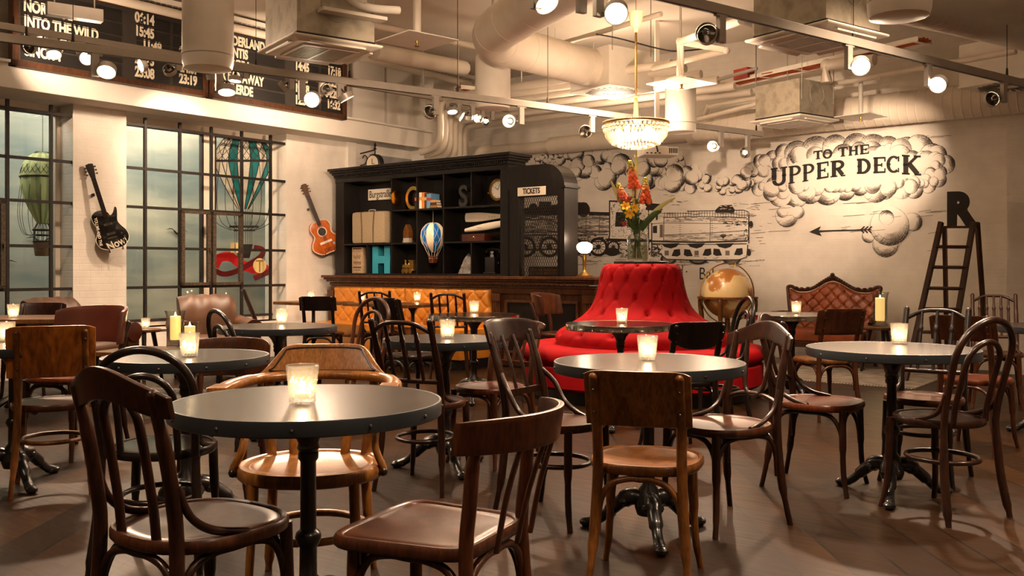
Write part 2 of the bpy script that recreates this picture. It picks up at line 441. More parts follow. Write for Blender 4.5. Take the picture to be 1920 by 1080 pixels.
def window(name, ya, yb, vx, casements, pane_x, labelside):
    root = bpy.data.objects.new(name, None); COL.objects.link(root)
    root.location = RW(0, 0); root.rotation_euler = (0, 0, -AN); root['kind'] = 'structure'
    PP = -.32
    # white frame and reveal
    fr = MB(); fr.bb(PP - .03, PP + .03, ya, yb, SILL, SILL + .05); fr.bb(PP - .03, PP + .03, ya, yb, HEAD - .08, HEAD)
    for y in (ya, yb): s = 1 if y == ya else -1; fr.bb(PP - .03, PP + .03, y, y + s * .05, SILL, HEAD)
    for (a, b) in pane_x[1:-1]:
        fr.bb(PP - .03, PP + .04, a, b, SILL, HEAD)
    fr.build('window_frame', M_winwhite, root, smooth=False)
    ed = MB(); panes = []
    for k in range(len(pane_x) - 1):
        a, b = pane_x[k][1], pane_x[k + 1][0]
        ed.bb(PP - .02, PP + .035, a, a + .03, SILL + .05, HEAD - .08); ed.bb(PP - .02, PP + .035, b - .03, b, SILL + .05, HEAD - .08)
        ed.bb(PP - .02, PP + .035, a, b, SILL + .05, SILL + .08); ed.bb(PP - .02, PP + .035, a, b, HEAD - .11, HEAD - .08)
        g = MB(); g.bb(PP - .005, PP + .001, a + .02, b - .02, SILL + .07, HEAD - .1)
        panes.append(g)
    sash = ed.build('sash', M_winwood, root, smooth=False)
    for g in panes: g.build('pane', M_pane, sash, smooth=False)
    sl = MB(); sl.bb(PP + .03, .02, ya, yb, SILL - .03, SILL); sl.build('window_sill', M_winwhite, root, smooth=False)
    # iron grille in front
    gr = MB(); GP = -.03
    for z in (2.80, 2.30, 1.855, 1.385, .93):
        gr.bb(GP - .012, GP + .012, ya - .0, yb + .0, z - .016, z + .016)
    for x in vx:
        y = onL(x, 450, GP)[0]; gr.bb(GP - .016, GP + .016, y - .016, y + .016, SILL, 2.89)
    gr.build('grille', M_steel, root, smooth=False)
    for (xa, xb) in casements:
        c = MB(); a, b = onL(xa, 450, .01)[0], onL(xb, 450, .01)[0]
        z0, z1 = .945, 1.845
        for (y0, y1, u0, u1) in ((a, a + .045, z0, z1), (b - .045, b, z0, z1), (a, b, z0, z0 + .035), (a, b, z1 - .035, z1)):
            c.bb(-.02, .02, y0, y1, u0, u1)
        c.bb(.02, .05, b - .03, b - .015, 1.36, 1.40)
        c.build('casement', M_oldiron, root, smooth=False)
    return root
mp = lambda x: onL(x, 400, -.32)[0]
window('window_1', w1a, w1b, (-215, -150, -70, 13.5, 95.5), (( -68, 10),), [(w1a, w1a + .05), (mp(-140), mp(-124)), (mp(117), w1b)], 'left')
window('window_2', w2a, w2b, (272, 337, 396, 453, 507), ((340, 395), (399, 455)), [(w2a, w2a + .05), (mp(379), mp(399)), (mp(512), w2b)], 'right')

# ---- artwork on the glass of window 2: a stained balloon, its lines and a ribbon
def on_pane(px, py, p=-.312):
    y, z = onL(px, py, p); return Vector((p, y, z))
M_teal = plain('teal_glass_paint', srgb(26, 112, 114), .25, var=.3, scale=6)
M_pale = plain('pale_glass_paint', srgb(186, 186, 172), .4, var=.12, scale=60)
M_ribbon = plain('red_glass_paint', srgb(180, 24, 30), .35, var=.2)
M_cream = plain('cream_glass_paint', srgb(232, 208, 140), .35, var=.08)
def ribbon_px(mb, pts, w, conv, p):
    P = pts; vs = []; n = len(P)
    for i in range(n):
        a = P[max(0, i - 1)]; b = P[min(n - 1, i + 1)]
        dx, dy = b[0] - a[0], b[1] - a[1]; L = math.hypot(dx, dy) or 1
        ww = w[i] if isinstance(w, (list, tuple)) else w
        nx, ny = -dy / L * ww / 2, dx / L * ww / 2
        vs.append(conv(P[i][0] + nx, P[i][1] + ny, p)); vs.append(conv(P[i][0] - nx, P[i][1] - ny, p))
    mb.add(vs, [(2 * i, 2 * i + 1, 2 * i + 3, 2 * i + 2) for i in range(n - 1)])
def p2(pts, k=6, closed=False):
    return [(v.x, v.y) for v in spl([(a, b, 0) for a, b in pts], k, closed)]
gb = thing('balloon_glass_picture', 'teal and white striped balloon painted on the right window glass above a red ribbon', 'glass painting', RW(0, 0), -AN)
def half(t):   # half width of envelope at height t (0 top .. 1 bottom), px
    return 57 * (sin(pi * min(1, t * 1.02 + .06)) ** .62 if t < .34 else (1 - ((t - .34) / .66) ** 1.25 * .82))
ET, EB = 246, 392
def env(u, t):  # u -1..1
    return (456 + u * half(t), ET + (EB - ET) * t)
for k, (ua, ub, mt) in enumerate(((-1, -.72, M_pale), (-.72, -.5, M_pale), (-.5, -.2, M_teal), (-.2, .25, M_pale), (.25, .55, M_teal), (.55, .8, M_pale), (.8, 1., M_teal))):
    g = MB()
    for i in range(16):
        t0, t1 = i / 16, (i + 1) / 16
        g.poly([on_pane(*env(ua, t0)), on_pane(*env(ub, t0)), on_pane(*env(ub, t1)), on_pane(*env(ua, t1))])
    g.build('balloon_gore', mt, gb, smooth=False)
ln = MB(); PL = -.309
for u in (-1, -.72, -.5, -.2, .25, .55, .8, 1):
    ribbon_px(ln, [env(u, i / 16) for i in range(17)], 1.6, on_pane, PL)
for k in range(-5, 6):
    for sgn in (1, -1):
        pts = []
        for i in range(9):
            t = .02 + .36 * i / 8; u = k * .24 + sgn * (i / 8 - .5) * .75
            if abs(u) <= 1: pts.append(env(u, t))
        if len(pts) > 1: ribbon_px(ln, pts, 1.1, on_pane, PL)
ribbon_px(ln, [env(u / 8, .38) for u in range(-8, 9)], 4.5, on_pane, PL)
for u in (-1, -.8, -.55, -.3, 0, .3, .55, .8, 1):
    a = env(u, .62); ribbon_px(ln, p2([env(u, .4), (456 + u * 62, 370), (456 + u * 52, 415), (456 + u * 22, 432)]), 1.1, on_pane, PL)
    ribbon_px(ln, [(456 + u * 16, 392), (456 + u * 16, 470)], .9, on_pane, PL)
ribbon_px(ln, [(430, 425), (485, 425)], 4, on_pane, PL); ribbon_px(ln, [(438, 432), (478, 432)], 3, on_pane, PL)
for (x0, x1, x2, x3, y0, y1) in ((442, 474, 468, 446, 458, 484),):
    ln.poly([on_pane(x0, y0, PL), on_pane(x1, y0, PL), on_pane(x2, y1, PL), on_pane(x3, y1, PL)])
ln.build('lead_line', M_ink, gb, smooth=False)
sb = MB()
for x in (436, 446): sb.poly([on_pane(x - 3.5, 474, PL + .002), on_pane(x + 3.5, 474, PL + .002), on_pane(x + 4, 455, PL + .002), on_pane(x - 4, 455, PL + .002)])
sb.build('sandbag', M_cream, gb, smooth=False)
rb = thing('ribbon_glass_picture', 'red ribbon with a round cream letter painted low on the right window glass', 'glass painting', RW(0, 0), -AN)
g = MB(); ribbon_px(g, p2([(402, 500), (412, 484), (432, 482), (450, 494), (470, 503), (496, 508), (506, 502)]), [17] * 37, on_pane, -.312); g.build('ribbon_front', M_ribbon, rb, smooth=False)
g = MB(); ribbon_px(g, p2([(402, 507), (420, 514), (445, 508), (470, 494), (490, 480), (492, 468), (476, 464)]), [10] * 37, on_pane, -.311)
ribbon_px(g, p2([(476, 522), (490, 516), (508, 508)]), [10] * 13, on_pane, -.311); g.build('ribbon_back', plain('dark_red_glass_paint', srgb(96, 14, 20), .35), rb, smooth=False)
g = MB(); g.poly([on_pane(487 + 12.5 * cos(a * pi / 12), 498 + 14 * sin(a * pi / 12), -.307) for a in range(24)]); g.build('roundel', M_cream, rb, smooth=False)
g = MB(); ribbon_px(g, [(480, 489), (494, 489)], 3, on_pane, -.305); ribbon_px(g, [(487, 489), (487, 510)], 3, on_pane, -.305); g.build('roundel_letter', plain('ochre_paint', srgb(150, 120, 70), .5), rb, smooth=False)

# ---- model balloon hanging behind window 1
def model_balloon():
    pr_ = -1.0
    y, z = onL(80, 440, pr_); s = 1.0
    zb = onL(80, 480, pr_)[1]; zt = onL(80, 285, pr_)[1]; H = zt - zb
    R = (onL(117, 340, pr_)[0] - onL(43, 340, pr_)[0]) * .5 * 1.02
    t = thing('model_balloon', 'pale green netted model balloon with a wicker basket hanging behind the left window', 'model balloon', RW(pr_, y, zb), -AN)
    prof = [(.02, 1.0), (.3, .99), (.62, .955), (.86, .89), (.98, .80), (1.0, .72), (.92, .60), (.74, .50), (.5, .40), (.3, .33), (.24, .31)]
    e = MB(); e.mi = 0
    P = [(v.x, v.y) for v in spl([(a, b, 0) for a, b in prof], 3)]
    def f(u, v):
        i = min(len(P) - 1, int(round(v * (len(P) - 1)))); r, zz = P[i]
        an = 2 * pi * u; k = 1 + .03 * cos(12 * an); return Vector((r * R * k * cos(an), r * R * k * sin(an), zz * H))
    e.grid(f, 72, len(P), True)
    m = NT('green_silk'); sx = m.n('ShaderNodeTexCoord'); gd = m.n('ShaderNodeTexGradient', gradient_type='RADIAL'); m.l(sx.outputs['Object'], gd.inputs[0])
    mu = m.n('ShaderNodeMath', operation='MULTIPLY'); mu.inputs[1].default_value = 12; m.l(gd.outputs[1], mu.inputs[0])
    fr = m.n('ShaderNodeMath', operation='FRACT'); m.l(mu.outputs[0], fr.inputs[0])
    m.l(m.ramp(fr.outputs[0], [(.45, srgb(176, 182, 128)), (.55, srgb(138, 150, 104))]), m.b.inputs['Base Color']); m.set(Roughness=.6)
    e.build('envelope', m.mat, t)
    n = MB()
    for k in range(24):
        for sg in (1, -1):
            pts = []
            for i in range(7):
                an = 2 * pi * (k + sg * i * .5) / 24; j = i / 6; zz = 1.0 - .22 * j; rr = .3 + .7 * sin(j * pi / 2); pts.append((rr * R * 1.02 * cos(an), rr * R * 1.02 * sin(an), zz * H + .002))
            n.tube(pts, .003, 4, cap=False)
    n.tube([(1.02 * R * cos(2 * pi * i / 32), 1.02 * R * sin(2 * pi * i / 32), .755 * H) for i in range(32)], .012, 6, True)
    n.build('net', M_steel, t)
    r = MB()
    for k in range(12):
        an = 2 * pi * k / 12
        r.tube([(.24 * R * cos(an), .24 * R * sin(an), .32 * H), (.42 * R * cos(an), .42 * R * sin(an), .25 * H)], .004, 4)
        r.tube([(.40 * R * cos(an), .40 * R * sin(an), .25 * H), (.42 * R * cos(an), .42 * R * sin(an), .13 * H)], .004, 4)
        r.tube(spl([(1.0 * R * cos(an), 1.0 * R * sin(an), .68 * H), (1.12 * R * cos(an), 1.12 * R * sin(an), .4 * H), (.9 * R * cos(an), .9 * R * sin(an), .22 * H), (.45 * R * cos(an), .45 * R * sin(an), .2 * H)]), .003, 4)
    for (rr, zz) in ((.45, .25), (.3, .2), (.42, .14)):
        r.tube([(rr * R * cos(2 * pi * i / 24), rr * R * sin(2 * pi * i / 24), zz * H) for i in range(24)], .01, 6, True)
    r.build('rigging', M_steel, t)
    b = MB(); b.lathe([(.34 * R, 0), (.37 * R, .02 * H), (.44 * R, .14 * H), (.40 * R, .14 * H), (.33 * R, .02 * H)], 20)
    b.build('basket', plain('wicker', srgb(116, 84, 54), .7, var=.3, scale=40, bump=.4), t)
    h = MB(); h.tube([(0, 0, H), (0, 0, CEIL - zb)], .004, 4); h.build('hanging_wire', M_steel, t)
model_balloon()
def bird(px, py, s, lab):
    y, z = onL(px, py, -2.39)
    b = MB(); b.tube(spl([(0, -.5 * s, .16 * s), (0, -.25 * s, .2 * s), (0, 0, 0), (0, .25 * s, .17 * s), (0, .5 * s, .1 * s)]), [.003, .02 * s, .045 * s, .02 * s, .003], 6)
    o = b.build('bird_silhouette', M_ink, None, RW(-2.37, y, z), -AN); tag(o, lab, 'bird picture')
bird(4, 497, .34, 'dark bird shape behind the left window, lowest and leftmost')
bird(76, 456, .38, 'dark bird shape behind the left window beside the balloon basket')
bird(331, 438, .34, 'dark bird shape behind the middle window')

# ---- departure boards above the ledge
def text_mesh(body, size, sx=1.0, ext=.004, align='LEFT', bold=.0):
    c = bpy.data.curves.new('text', 'FONT'); c.body = body; c.size = size; c.extrude = ext; c.align_x = align; c.align_y = 'CENTER'; c.offset = bold
    o = bpy.data.objects.new('text', c); COL.objects.link(o)
    dg = bpy.context.evaluated_depsgraph_get(); dg.update()
    me = bpy.data.meshes.new_from_object(o.evaluated_get(dg))
    bpy.data.objects.remove(o); bpy.data.curves.remove(c)
    for v in me.vertices: v.co.x *= sx
    return me
def text_on_left(body, px, py, p, size, mat, parent, sx=.66, name='lettering', off=(0, 0, 0), bold=.006):
    """text on a plane p = const facing the room; reads towards the back wall"""
    y, z = onL(px, py, p); me = text_mesh(body, size, sx, .003, bold=bold); me.materials.clear(); me.materials.append(mat)
    R = Matrix(((0, 0, 1, 0), (1, 0, 0, 0), (0, 1, 0, 0), (0, 0, 0, 1)))
    me.transform(R); me.transform(Matrix.Translation((p - off[0], y - off[1], z - off[2])))
    return link(name, me, parent)
BP = .47
def board(xa, xb, label):
    ya, yb = onL(xa, 100, BP)[0], onL(xb, 100, BP)[0]; z0, z1 = 3.14, 4.02
    o = thing('departure_board', label, 'departure board', RW(BP, ya, z0), -AN); L = yb - ya
    b = MB(); b.bb(-.06, 0, .05, L - .05, .05, z1 - z0 - .05); b.build('board_back', M_boardgrey, o, smooth=False)
    f = MB()
    for (a, c, d, e) in ((0, .06, 0, z1 - z0), (L - .06, L, 0, z1 - z0), (0, L, 0, .06), (0, L, z1 - z0 - .06, z1 - z0)): f.bb(-.07, .03, a, c, d, e)
    f.build('frame', M_boardframe, o, smooth=False, bevel=.006)
    s = MB()
    for k in range(6):
        zc = .145 + .144 * k
        if zc + .07 > z1 - z0 - .05: break
        for (a, c) in ((.09, .52 * L), (.6 * L, .78 * L), (.80 * L, .97 * L)):
            s.bb(-.005, .006, a, c, zc - .064, zc + .056); s.bb(-.005, .016, a, c, zc - .07, zc - .062)
    s.build('flap_row', M_board, o, smooth=False)
    return o, (BP, ya, z0)
b1, o1 = board(21, 388, 'long black departure board at left listing INTO THE WILD and SINCITY')
b2, o2 = board(391, 648, 'black departure board at right listing FAR AWAY and the time 16:32')
for (t, x, y) in (('NORDPOL', 44, 10), ('INTO THE WILD', 45, 39), ('BABYLON', 45, 66), ('SINCITY', 46, 94)):
    text_on_left(t, x, y, BP + .012,   .154, M_letter, b1, .67, off=o1)
for (t, x, y) in (('06:14', 253, 32), ('15:45', 253, 57), ('11:49', 267, 84), ('21:13', 253, 109), ('23:08', 253, 134), ('17:05', 338, 70), ('20:40', 336, 97), ('24:07', 338, 126), ('23:19', 336, 147)):
    text_on_left(t, x, y, BP + .012,   .154, M_letter, b1, .67, off=o1)
for (t, x, y) in (('WUNDERLAND', 400, 68), ('ATLANTIS', 402, 91), ('PANDORA', 403, 113), ('FAR FAR AWAY', 398, 137), ('MITTELERDE', 397, 160)):
    text_on_left(t, x, y, BP + .012,   .154, M_letter, b2, .67, off=o2)
for (t, x, y) in (('14:45', 553, 123), ('13:27', 553, 144), ('19:38', 553, 164), ('12:36', 553, 187), ('17:18', 614, 132), ('13:37', 614, 154), ('04:20', 610, 174), ('16:32', 613, 195)):
    text_on_left(t, x, y, BP + .012,   .154, M_letter, b2, .67, off=o2)

# ---- grey picture with a street clock, on the left wall beyond the shelves
ya, za = onL(693, 305); yb, _ = onL(800, 305)
g = MB(); g.bb(.0, .02, ya, -.05, 1.6, onL(745, 296)[1]); o = g.build('grey_wall_panel', plain('blue_grey_paint', srgb(150, 148, 150), .7, var=.06), None, RW(0, 0), -AN, smooth=False)
tag(o, 'blue grey rectangle painted on the wall above the left end of the shelves', 'wall panel')
yc, zc = onL(711, 309, .3)
ck = thing('street_clock', 'small round station clock on a wrought bracket above the black shelves', 'clock', RW(.02, yc - .1, zc), -AN)
Mx = Matrix.Rotation(pi / 2, 4, 'X')
b = MB(); b.lathe([(.001, -.05), (.13, -.05), (.14, -.04), (.14, .04), (.13, .05), (.001, .05)], 28, (.3, 0, 0), Mx); b.build('clock_case', M_blackplastic, ck)
b = MB(); b.lathe([(.001, .051), (.115, .051), (.115, .053), (.001, .053)], 28, (.3, 0, 0), Mx); b.build('clock_face', M_letter, ck)
b = MB(); b.box(.3, -.057, .035, .008, .004, .07); b.box(.325, -.057, 0, .05, .004, .008); b.build('clock_hand', M_blackplastic, ck, smooth=False)
b = MB(); b.tube([(0, 0, .17), (.3, 0, .2), (.3, 0, .13)], .01, 6); b.tube(spl([(0, 0, 0), (.1, 0, .02), (.14, 0, .1), (.08, 0, .14), (.05, 0, .1)]), .008, 6); b.lathe([(.001, .2), (.025, .21), (.01, .24), (.02, .26), (.001, .31)], 10, (.3, 0, 0))
b.build('bracket', M_blackplastic, ck)
# ================================================================== CHAIRS
SZ = .455
def seat_mb(w=.40, d=.40, n=2.0, taper=0.0, th=.034, dish=.010, N=40, rim=.9):
    """seat: superellipse outline, raised rim, dished middle"""
    mb = MB(); rings = ((0, -dish), (.45, -dish * .95), (.74, -dish * .5), (rim - .04, -.002), (rim, -.006), (rim + .02, .0), (.975, .001), (1.0, -.008), (1.0, -th + .008), (.97, -th), (0, -th))
    vs = []; fs = []
    for (k, dz) in rings:
        for i in range(N):
            a = 2 * pi * i / N; c, s = cos(a), sin(a)
            x = math.copysign(abs(c) ** (2 / n), c) * w / 2; y = math.copysign(abs(s) ** (2 / n), s) * d / 2
            x *= 1 + taper * y / d
            kk = max(k, 1e-4); vs.append((x * kk, y * kk, SZ + dz))
    m = len(rings)
    for j in range(m - 1):
        for i in range(N):
            l = (i + 1) % N; fs.append((j * N + i, j * N + l, (j + 1) * N + l, (j + 1) * N + i))
    return mb.add(vs, fs)
def leg_f(sx, fx=.155, fy=.15, out=.03, r0=.0185, r1=.0125):
    mb = MB(); mb.tube(spl([(sx * fx, fy, SZ - .02), (sx * (fx + .004), fy + .002, .30), (sx * (fx + .012), fy + .008, .12), (sx * (fx + out), fy + out, 0)]), [r0, r0, r1 + .002, r1], 10); return mb
def leg_r(sx, bx=.16, by=-.19, out=.05, top=None, lean=.10, r0=.019, r1=.013):
    """rear leg; with top it runs on upwards as the back post"""
    pts = [(sx * (bx + .03), by - out, 0), (sx * (bx + .012), by - .015, .2), (sx * bx, by, SZ - .02)]
    if top: pts += [(sx * bx, by - .012, SZ + .12), (sx * bx, by - lean * .55, (SZ + top) / 2 + .07), (sx * bx, by - lean, top)]
    mb = MB(); mb.tube(spl(pts), [r1, r0, r0, r0 * .86], 10)
    if top: mb.ball((sx * bx, by - lean, top), r0 * .86, 10)
    return mb
def yb(z, by=-.19, lean=.10, top=.88): 
    t = max(0, (z - SZ) / (top - SZ)); return by - lean * (t ** 1.25)
def arch(a, b, zlow, zhi, r=.0115, inset=.05):
    """bent brace: rises from leg a to the seat underside and down to leg b"""
    a = Vector(a); b = Vector(b); u = (b - a); L = u.length; u.normalize()
    P = [a + Vector((0, 0, zlow)), a + u * .012 + Vector((0, 0, zlow + (zhi - zlow) * .55)), a + u * inset + Vector((0, 0, zhi - .02)), a + u * (inset + .06) + Vector((0, 0, zhi)),
         (a + b) / 2 + Vector((0, 0, zhi)), b - u * (inset + .06) + Vector((0, 0, zhi)), b - u * inset + Vector((0, 0, zhi - .02)), b - u * .012 + Vector((0, 0, zlow + (zhi - zlow) * .55)), b + Vector((0, 0, zlow))]
    mb = MB(); mb.tube(spl(P, 5), r, 8); return mb
def ring(z=.26, rx=.15, ry=.165, r=.0115, cy=-.02):
    mb = MB(); mb.tube([(rx * cos(2 * pi * i / 36), cy + ry * sin(2 * pi * i / 36), z) for i in range(36)], r, 8, True); return mb
def hoop(bx, by, top, lean, r=.016, z0=None, yoff=0., narrow=.0):
    z0 = SZ - .02 if z0 is None else z0; P = []
    zs = top - bx * .92
    for z in [z0 + (zs - z0) * k / 4 for k in range(5)]: P.append((-(bx - narrow * (1 - (z - z0) / (zs - z0))), yb(z, by, lean, top) + yoff, z))
    for k in range(1, 8):
        a = pi - pi * k / 8; z = zs + (top - zs) * sin(a); P.append((bx * cos(a), yb(z, by, lean, top) + yoff, z))
    for z in [zs - (zs - z0) * k / 4 for k in range(5)]: P.append(((bx - narrow * (1 - (z - z0) / (zs - z0))), yb(z, by, lean, top) + yoff, z))
    mb = MB(); mb.tube(spl(P, 3), r, 10); return mb
def slab_back(zf0, zf1, half, by, sag, th=.013, nu=17, nv=7, lean=.1, top=.88, front=1, edge=.0, wrap=None):
    """bent board between two heights; zf0/zf1 give bottom and top edge along u (-1..1); sag bows it backwards"""
    mb = MB()
    def f(side):
        def g(u, v):
            U = 2 * u - 1; z = zf0(U) + (zf1(U) - zf0(U)) * v
            x = half * U if not wrap else half * math.sin(U * wrap) / math.sin(wrap)
            dy = sag * (U * U - 1) if not wrap else sag * ((1 - math.cos(U * wrap)) / (1 - math.cos(wrap)) - 1)
            return Vector((x, yb(z, by, lean, top) + dy + side * th / 2, z))
        return g
    A, B = [], []
    n = nu * nv
    for v in range(nv):
        for u in range(nu): A.append(f(1)(u / (nu - 1), v / (nv - 1))); B.append(f(-1)(u / (nu - 1), v / (nv - 1)))
    fs = []
    for v in range(nv - 1):
        for u in range(nu - 1):
            a, b, c, d = v * nu + u, v * nu + u + 1, (v + 1) * nu + u + 1, (v + 1) * nu + u
            fs.append((d, c, b, a)); fs.append((a + n, b + n, c + n, d + n))
    bd = [u for u in range(nu)] + [v * nu + nu - 1 for v in range(1, nv)] + [(nv - 1) * nu + u for u in range(nu - 2, -1, -1)] + [v * nu for v in range(nv - 2, 0, -1)]
    for i in range(len(bd)):
        j = bd[(i + 1) % len(bd)]; fs.append((bd[i], j, j + n, bd[i] + n))
    return mb.add(A + B, fs)
def rounded(z, h, e=.25, pw=4):   # top edge that drops at the ends
    return lambda U: z - h * abs(U) ** pw
def turned(p0, p1, r=.009, ringsat=(.3, .7)):
    p0, p1 = Vector(p0), Vector(p1); P = []; R = []
    for i in range(25):
        t = i / 24; P.append(p0.lerp(p1, t)); k = 1 + .25 * sin(pi * t)
        for q in ringsat:
            if abs(t - q) < .03: k = 1.75
        R.append(r * k)
    mb = MB(); mb.tube(P, R, 8); return mb
def slat(x0, y0, z0, x1, y1, z1, w=.022, th=.009):
    mb = MB(); mid = ((x0 + x1) / 2, (y0 + y1) / 2 + .008, (z0 + z1) / 2)
    mb.tube(spl([(x0, y0, z0), mid, (x1, y1, z1)], 4), w / 2, 8, flat=th / w * 1.6, up=(0, 1, 0)); return mb

def legs4(P, fx=.155, fy=.15, bx=.16, by=-.19, top=None, lean=.1, out=.05, fo=.03):
    for s in (-1, 1): P.append(('front_leg', leg_f(s, fx, fy, fo), 0))
    for s in (-1, 1): P.append(('rear_leg', leg_r(s, bx, by, out, top, lean), 0))
def corner_braces(P, fx=.155, fy=.15, bx=.16, by=-.19, which='fsb'):
    if 'f' in which: P.append(('brace', arch((-fx, fy, 0), (fx, fy, 0), .24, SZ - .047), 0))
    if 'b' in which: P.append(('brace', arch((-bx, by, 0), (bx, by, 0), .24, SZ - .047), 0))
    if 's' in which:
        for s in (-1, 1): P.append(('brace', arch((s * fx, fy, 0), (s * bx, by, 0), .22, SZ - .047), 0))

def K_hoop(top=.88, ringy=True, bx=.185, lean=.10):
    P = [('seat', seat_mb(.41, .41), 1)]; legs4(P, bx=bx - .01, by=-.17)
    P.append(('back_hoop', hoop(bx, -.17, top, lean, narrow=.012), 0))
    P.append(('inner_hoop', hoop(bx * .58, -.165, top - .10, lean * .85, .0135, SZ - .01), 0))
    if ringy: P.append(('stretcher_ring', ring(), 0))
    for s in (-1, 1):
        mb = MB(); mb.tube(spl([(s * bx, -.19, SZ + .13), (s * (bx - .002), -.15, SZ + .05), (s * (bx - .005), -.08, SZ + .012), (s * (bx + .008), .01, SZ - .01)]), .012, 8); P.append(('seat_brace', mb, 0))
    return P
def K_panel(z0=.61, z1=.85, half=.20, sag=.035, wood2=False, bx=.155, brace='fsb', ringy=False, n=3.2, taper=.12, post_top=.83, seatw=.41, drop=.004, low=0.):
    P = [('seat', seat_mb(seatw, .41, n, taper), 1)]; legs4(P, bx=bx, by=-.19, top=post_top, lean=.09)
    P.append(('backrest', slab_back(lambda U: z0 + low * abs(U) ** 3, rounded(z1, drop + .012, pw=8), half, -.168, sag, lean=.09, top=post_top), 2 if wood2 else 0))
    for s in (-1, 1):
        for zz in (z0 + .05, z1 - .07): P.append(('screw', MB().ball((s * bx, yb(zz, -.19, .09, post_top) - .017, zz), .005, 8), 3))
    if ringy: P.append(('stretcher_ring', ring(), 0))
    else: corner_braces(P, bx=bx, which=brace)
    return P
def K_spindle(top=.90, ns=3, half=.165, lower=.57, ringy=True, rise=.035):
    P = [('seat', seat_mb(.41, .41), 1)]; legs4(P, bx=half, by=-.18, top=top, lean=.13)
    B = lambda z: yb(z, -.18, .13, top)
    mb = MB(); mb.tube(spl([(-half, B(top - .05), top - .055), (-half * .5, B(top) - .012, top - .03 + rise * .5), (0, B(top) - .016, top - .03 + rise * .7), (half * .5, B(top) - .012, top - .03 + rise * .5), (half, B(top - .05), top - .055)]), .0125, 8); P.append(('top_rail', mb, 0))
    mb = MB(); mb.tube([(-half, B(lower), lower), (half, B(lower), lower)], .0125, 8); P.append(('lower_rail', mb, 0))
    for k in range(ns):
        x = half * (2 * (k + 1) / (ns + 1) - 1); P.append(('spindle', turned((x, B(lower), lower), (x, B(top) - .01, top - .03 + rise * .55)), 0))
    for s in (-1, 1):
        mb = MB(); mb.tube(spl([(s * half, -.185, SZ + .14), (s * half, -.15, SZ + .05), (s * half, -.08, SZ + .014), (s * (half + .02), .02, SZ - .006)]), .012, 8); P.append(('seat_brace', mb, 0))
    P.append(('stretcher_ring', ring(), 0)) if ringy else corner_braces(P, bx=half)
    return P
def K_slat(z0=.80, z1=.885, half=.205, ns=4, sag=.05, lower=.57, arms=False, ringy=True, n=2.2, wrap=None, post_top=.84, brace='fsb', bx=.16, drop=.02, taper=.05, direct=False, lean=.10):
    P = [('seat', seat_mb(.42, .41, n, taper), 1)]; legs4(P, bx=bx, by=-.19, top=post_top, lean=lean)
    B = lambda z: yb(z, -.19, lean, post_top)
    P.append(('top_rail', slab_back(lambda U: z0, rounded(z1, drop, pw=4), half, -.17, sag, lean=lean, top=post_top, th=.018, wrap=wrap), 0))
    lo = SZ - .02 if direct else lower
    if not direct:
        mb = MB(); mb.box(0, B(lower), lower, 2 * bx, .018, .03); P.append(('lower_rail', mb, 0))
    for k in range(ns):
        x = bx * .82 * (2 * k / (ns - 1) - 1) if not direct else bx * .62 * (2 * k / (ns - 1) - 1)
        xt = x * 1.04
        if wrap: Ut = math.asin(xt / half * sin(wrap)) / wrap; oy = sag * ((1 - cos(Ut * wrap)) / (1 - cos(wrap)) - 1)
        else: oy = sag * ((xt / half) ** 2 - 1)
        P.append(('slat', slat(x, B(lo) + (oy * .45 if direct else 0), lo, xt, yb(z0, -.17, lean, post_top) + oy, z0 + .03), 0))
    if arms:
        for s in (-1, 1):
            mb = MB(); mb.tube(spl([(s * bx, -.215, .66), (s * (bx + .03), -.16, .60), (s * (bx + .03), -.10, .51), (s * (bx + .025), -.03, SZ + .01), (s * (bx + .02), .03, SZ - .01)]), .0125, 8); P.append(('seat_brace', mb, 0))
    P.append(('stretcher_ring', ring(), 0)) if ringy else corner_braces(P, bx=bx, which=brace)
    return P
def K_wave(loop='hoop'):
    P = [('seat', seat_mb(.45, .44, 2.5, .10), 1)]; legs4(P, bx=.165, by=-.195, top=.84, lean=.07, fx=.165, fy=.165)
    B = lambda z: yb(z, -.195, .07, .84)
    P.append(('top_rail', slab_back(lambda U: .800 + .020 * cos(U * pi) , lambda U: .880 + .026 * cos(U * pi * .98) - .018 * abs(U) ** 6, .205, -.178, .045, lean=.07, top=.84, th=.018), 0))
    if loop == 'hoop':
        P.append(('inner_hoop', hoop(.075, -.19, .825, .065, .0125, SZ - .01), 0))
        P.append(('inner_hoop', hoop(.115, -.19, .80, .105, .0115, SZ - .01), 0)) if False else None
    else:
        mb = MB(); U = []
        for z in (.81, .74, .67): U.append((-.085 + (.80 - z) * .12, B(z) + .0, z))
        U += [(-.05, B(.575), .585), (0, B(.56), .56), (.05, B(.575), .585)]
        for z in (.67, .74, .81): U.append((.085 - (.80 - z) * .12, B(z) + .0, z))
        mb.tube(spl(U, 5), .0105, 8); P.append(('lyre_loop', mb, 0))
        mb = MB(); mb.tube(spl([(-.16, B(.54), .54), (-.08, B(.565), .565), (0, B(.57), .57), (.08, B(.565), .565), (.16, B(.54), .54)]), .011, 8); P.append(('lower_rail', mb, 0))
    P = [p for p in P if p]
    for s in (-1, 1):
        mb = MB(); mb.tube(spl([(s * .17, -.20, SZ + .15), (s * .175, -.165, SZ + .07), (s * .18, -.10, SZ + .02), (s * .20, .0, SZ - .004)]), .0115, 8); P.append(('seat_brace', mb, 0))
    corner_braces(P, fx=.165, fy=.165, bx=.165, by=-.195)
    return P
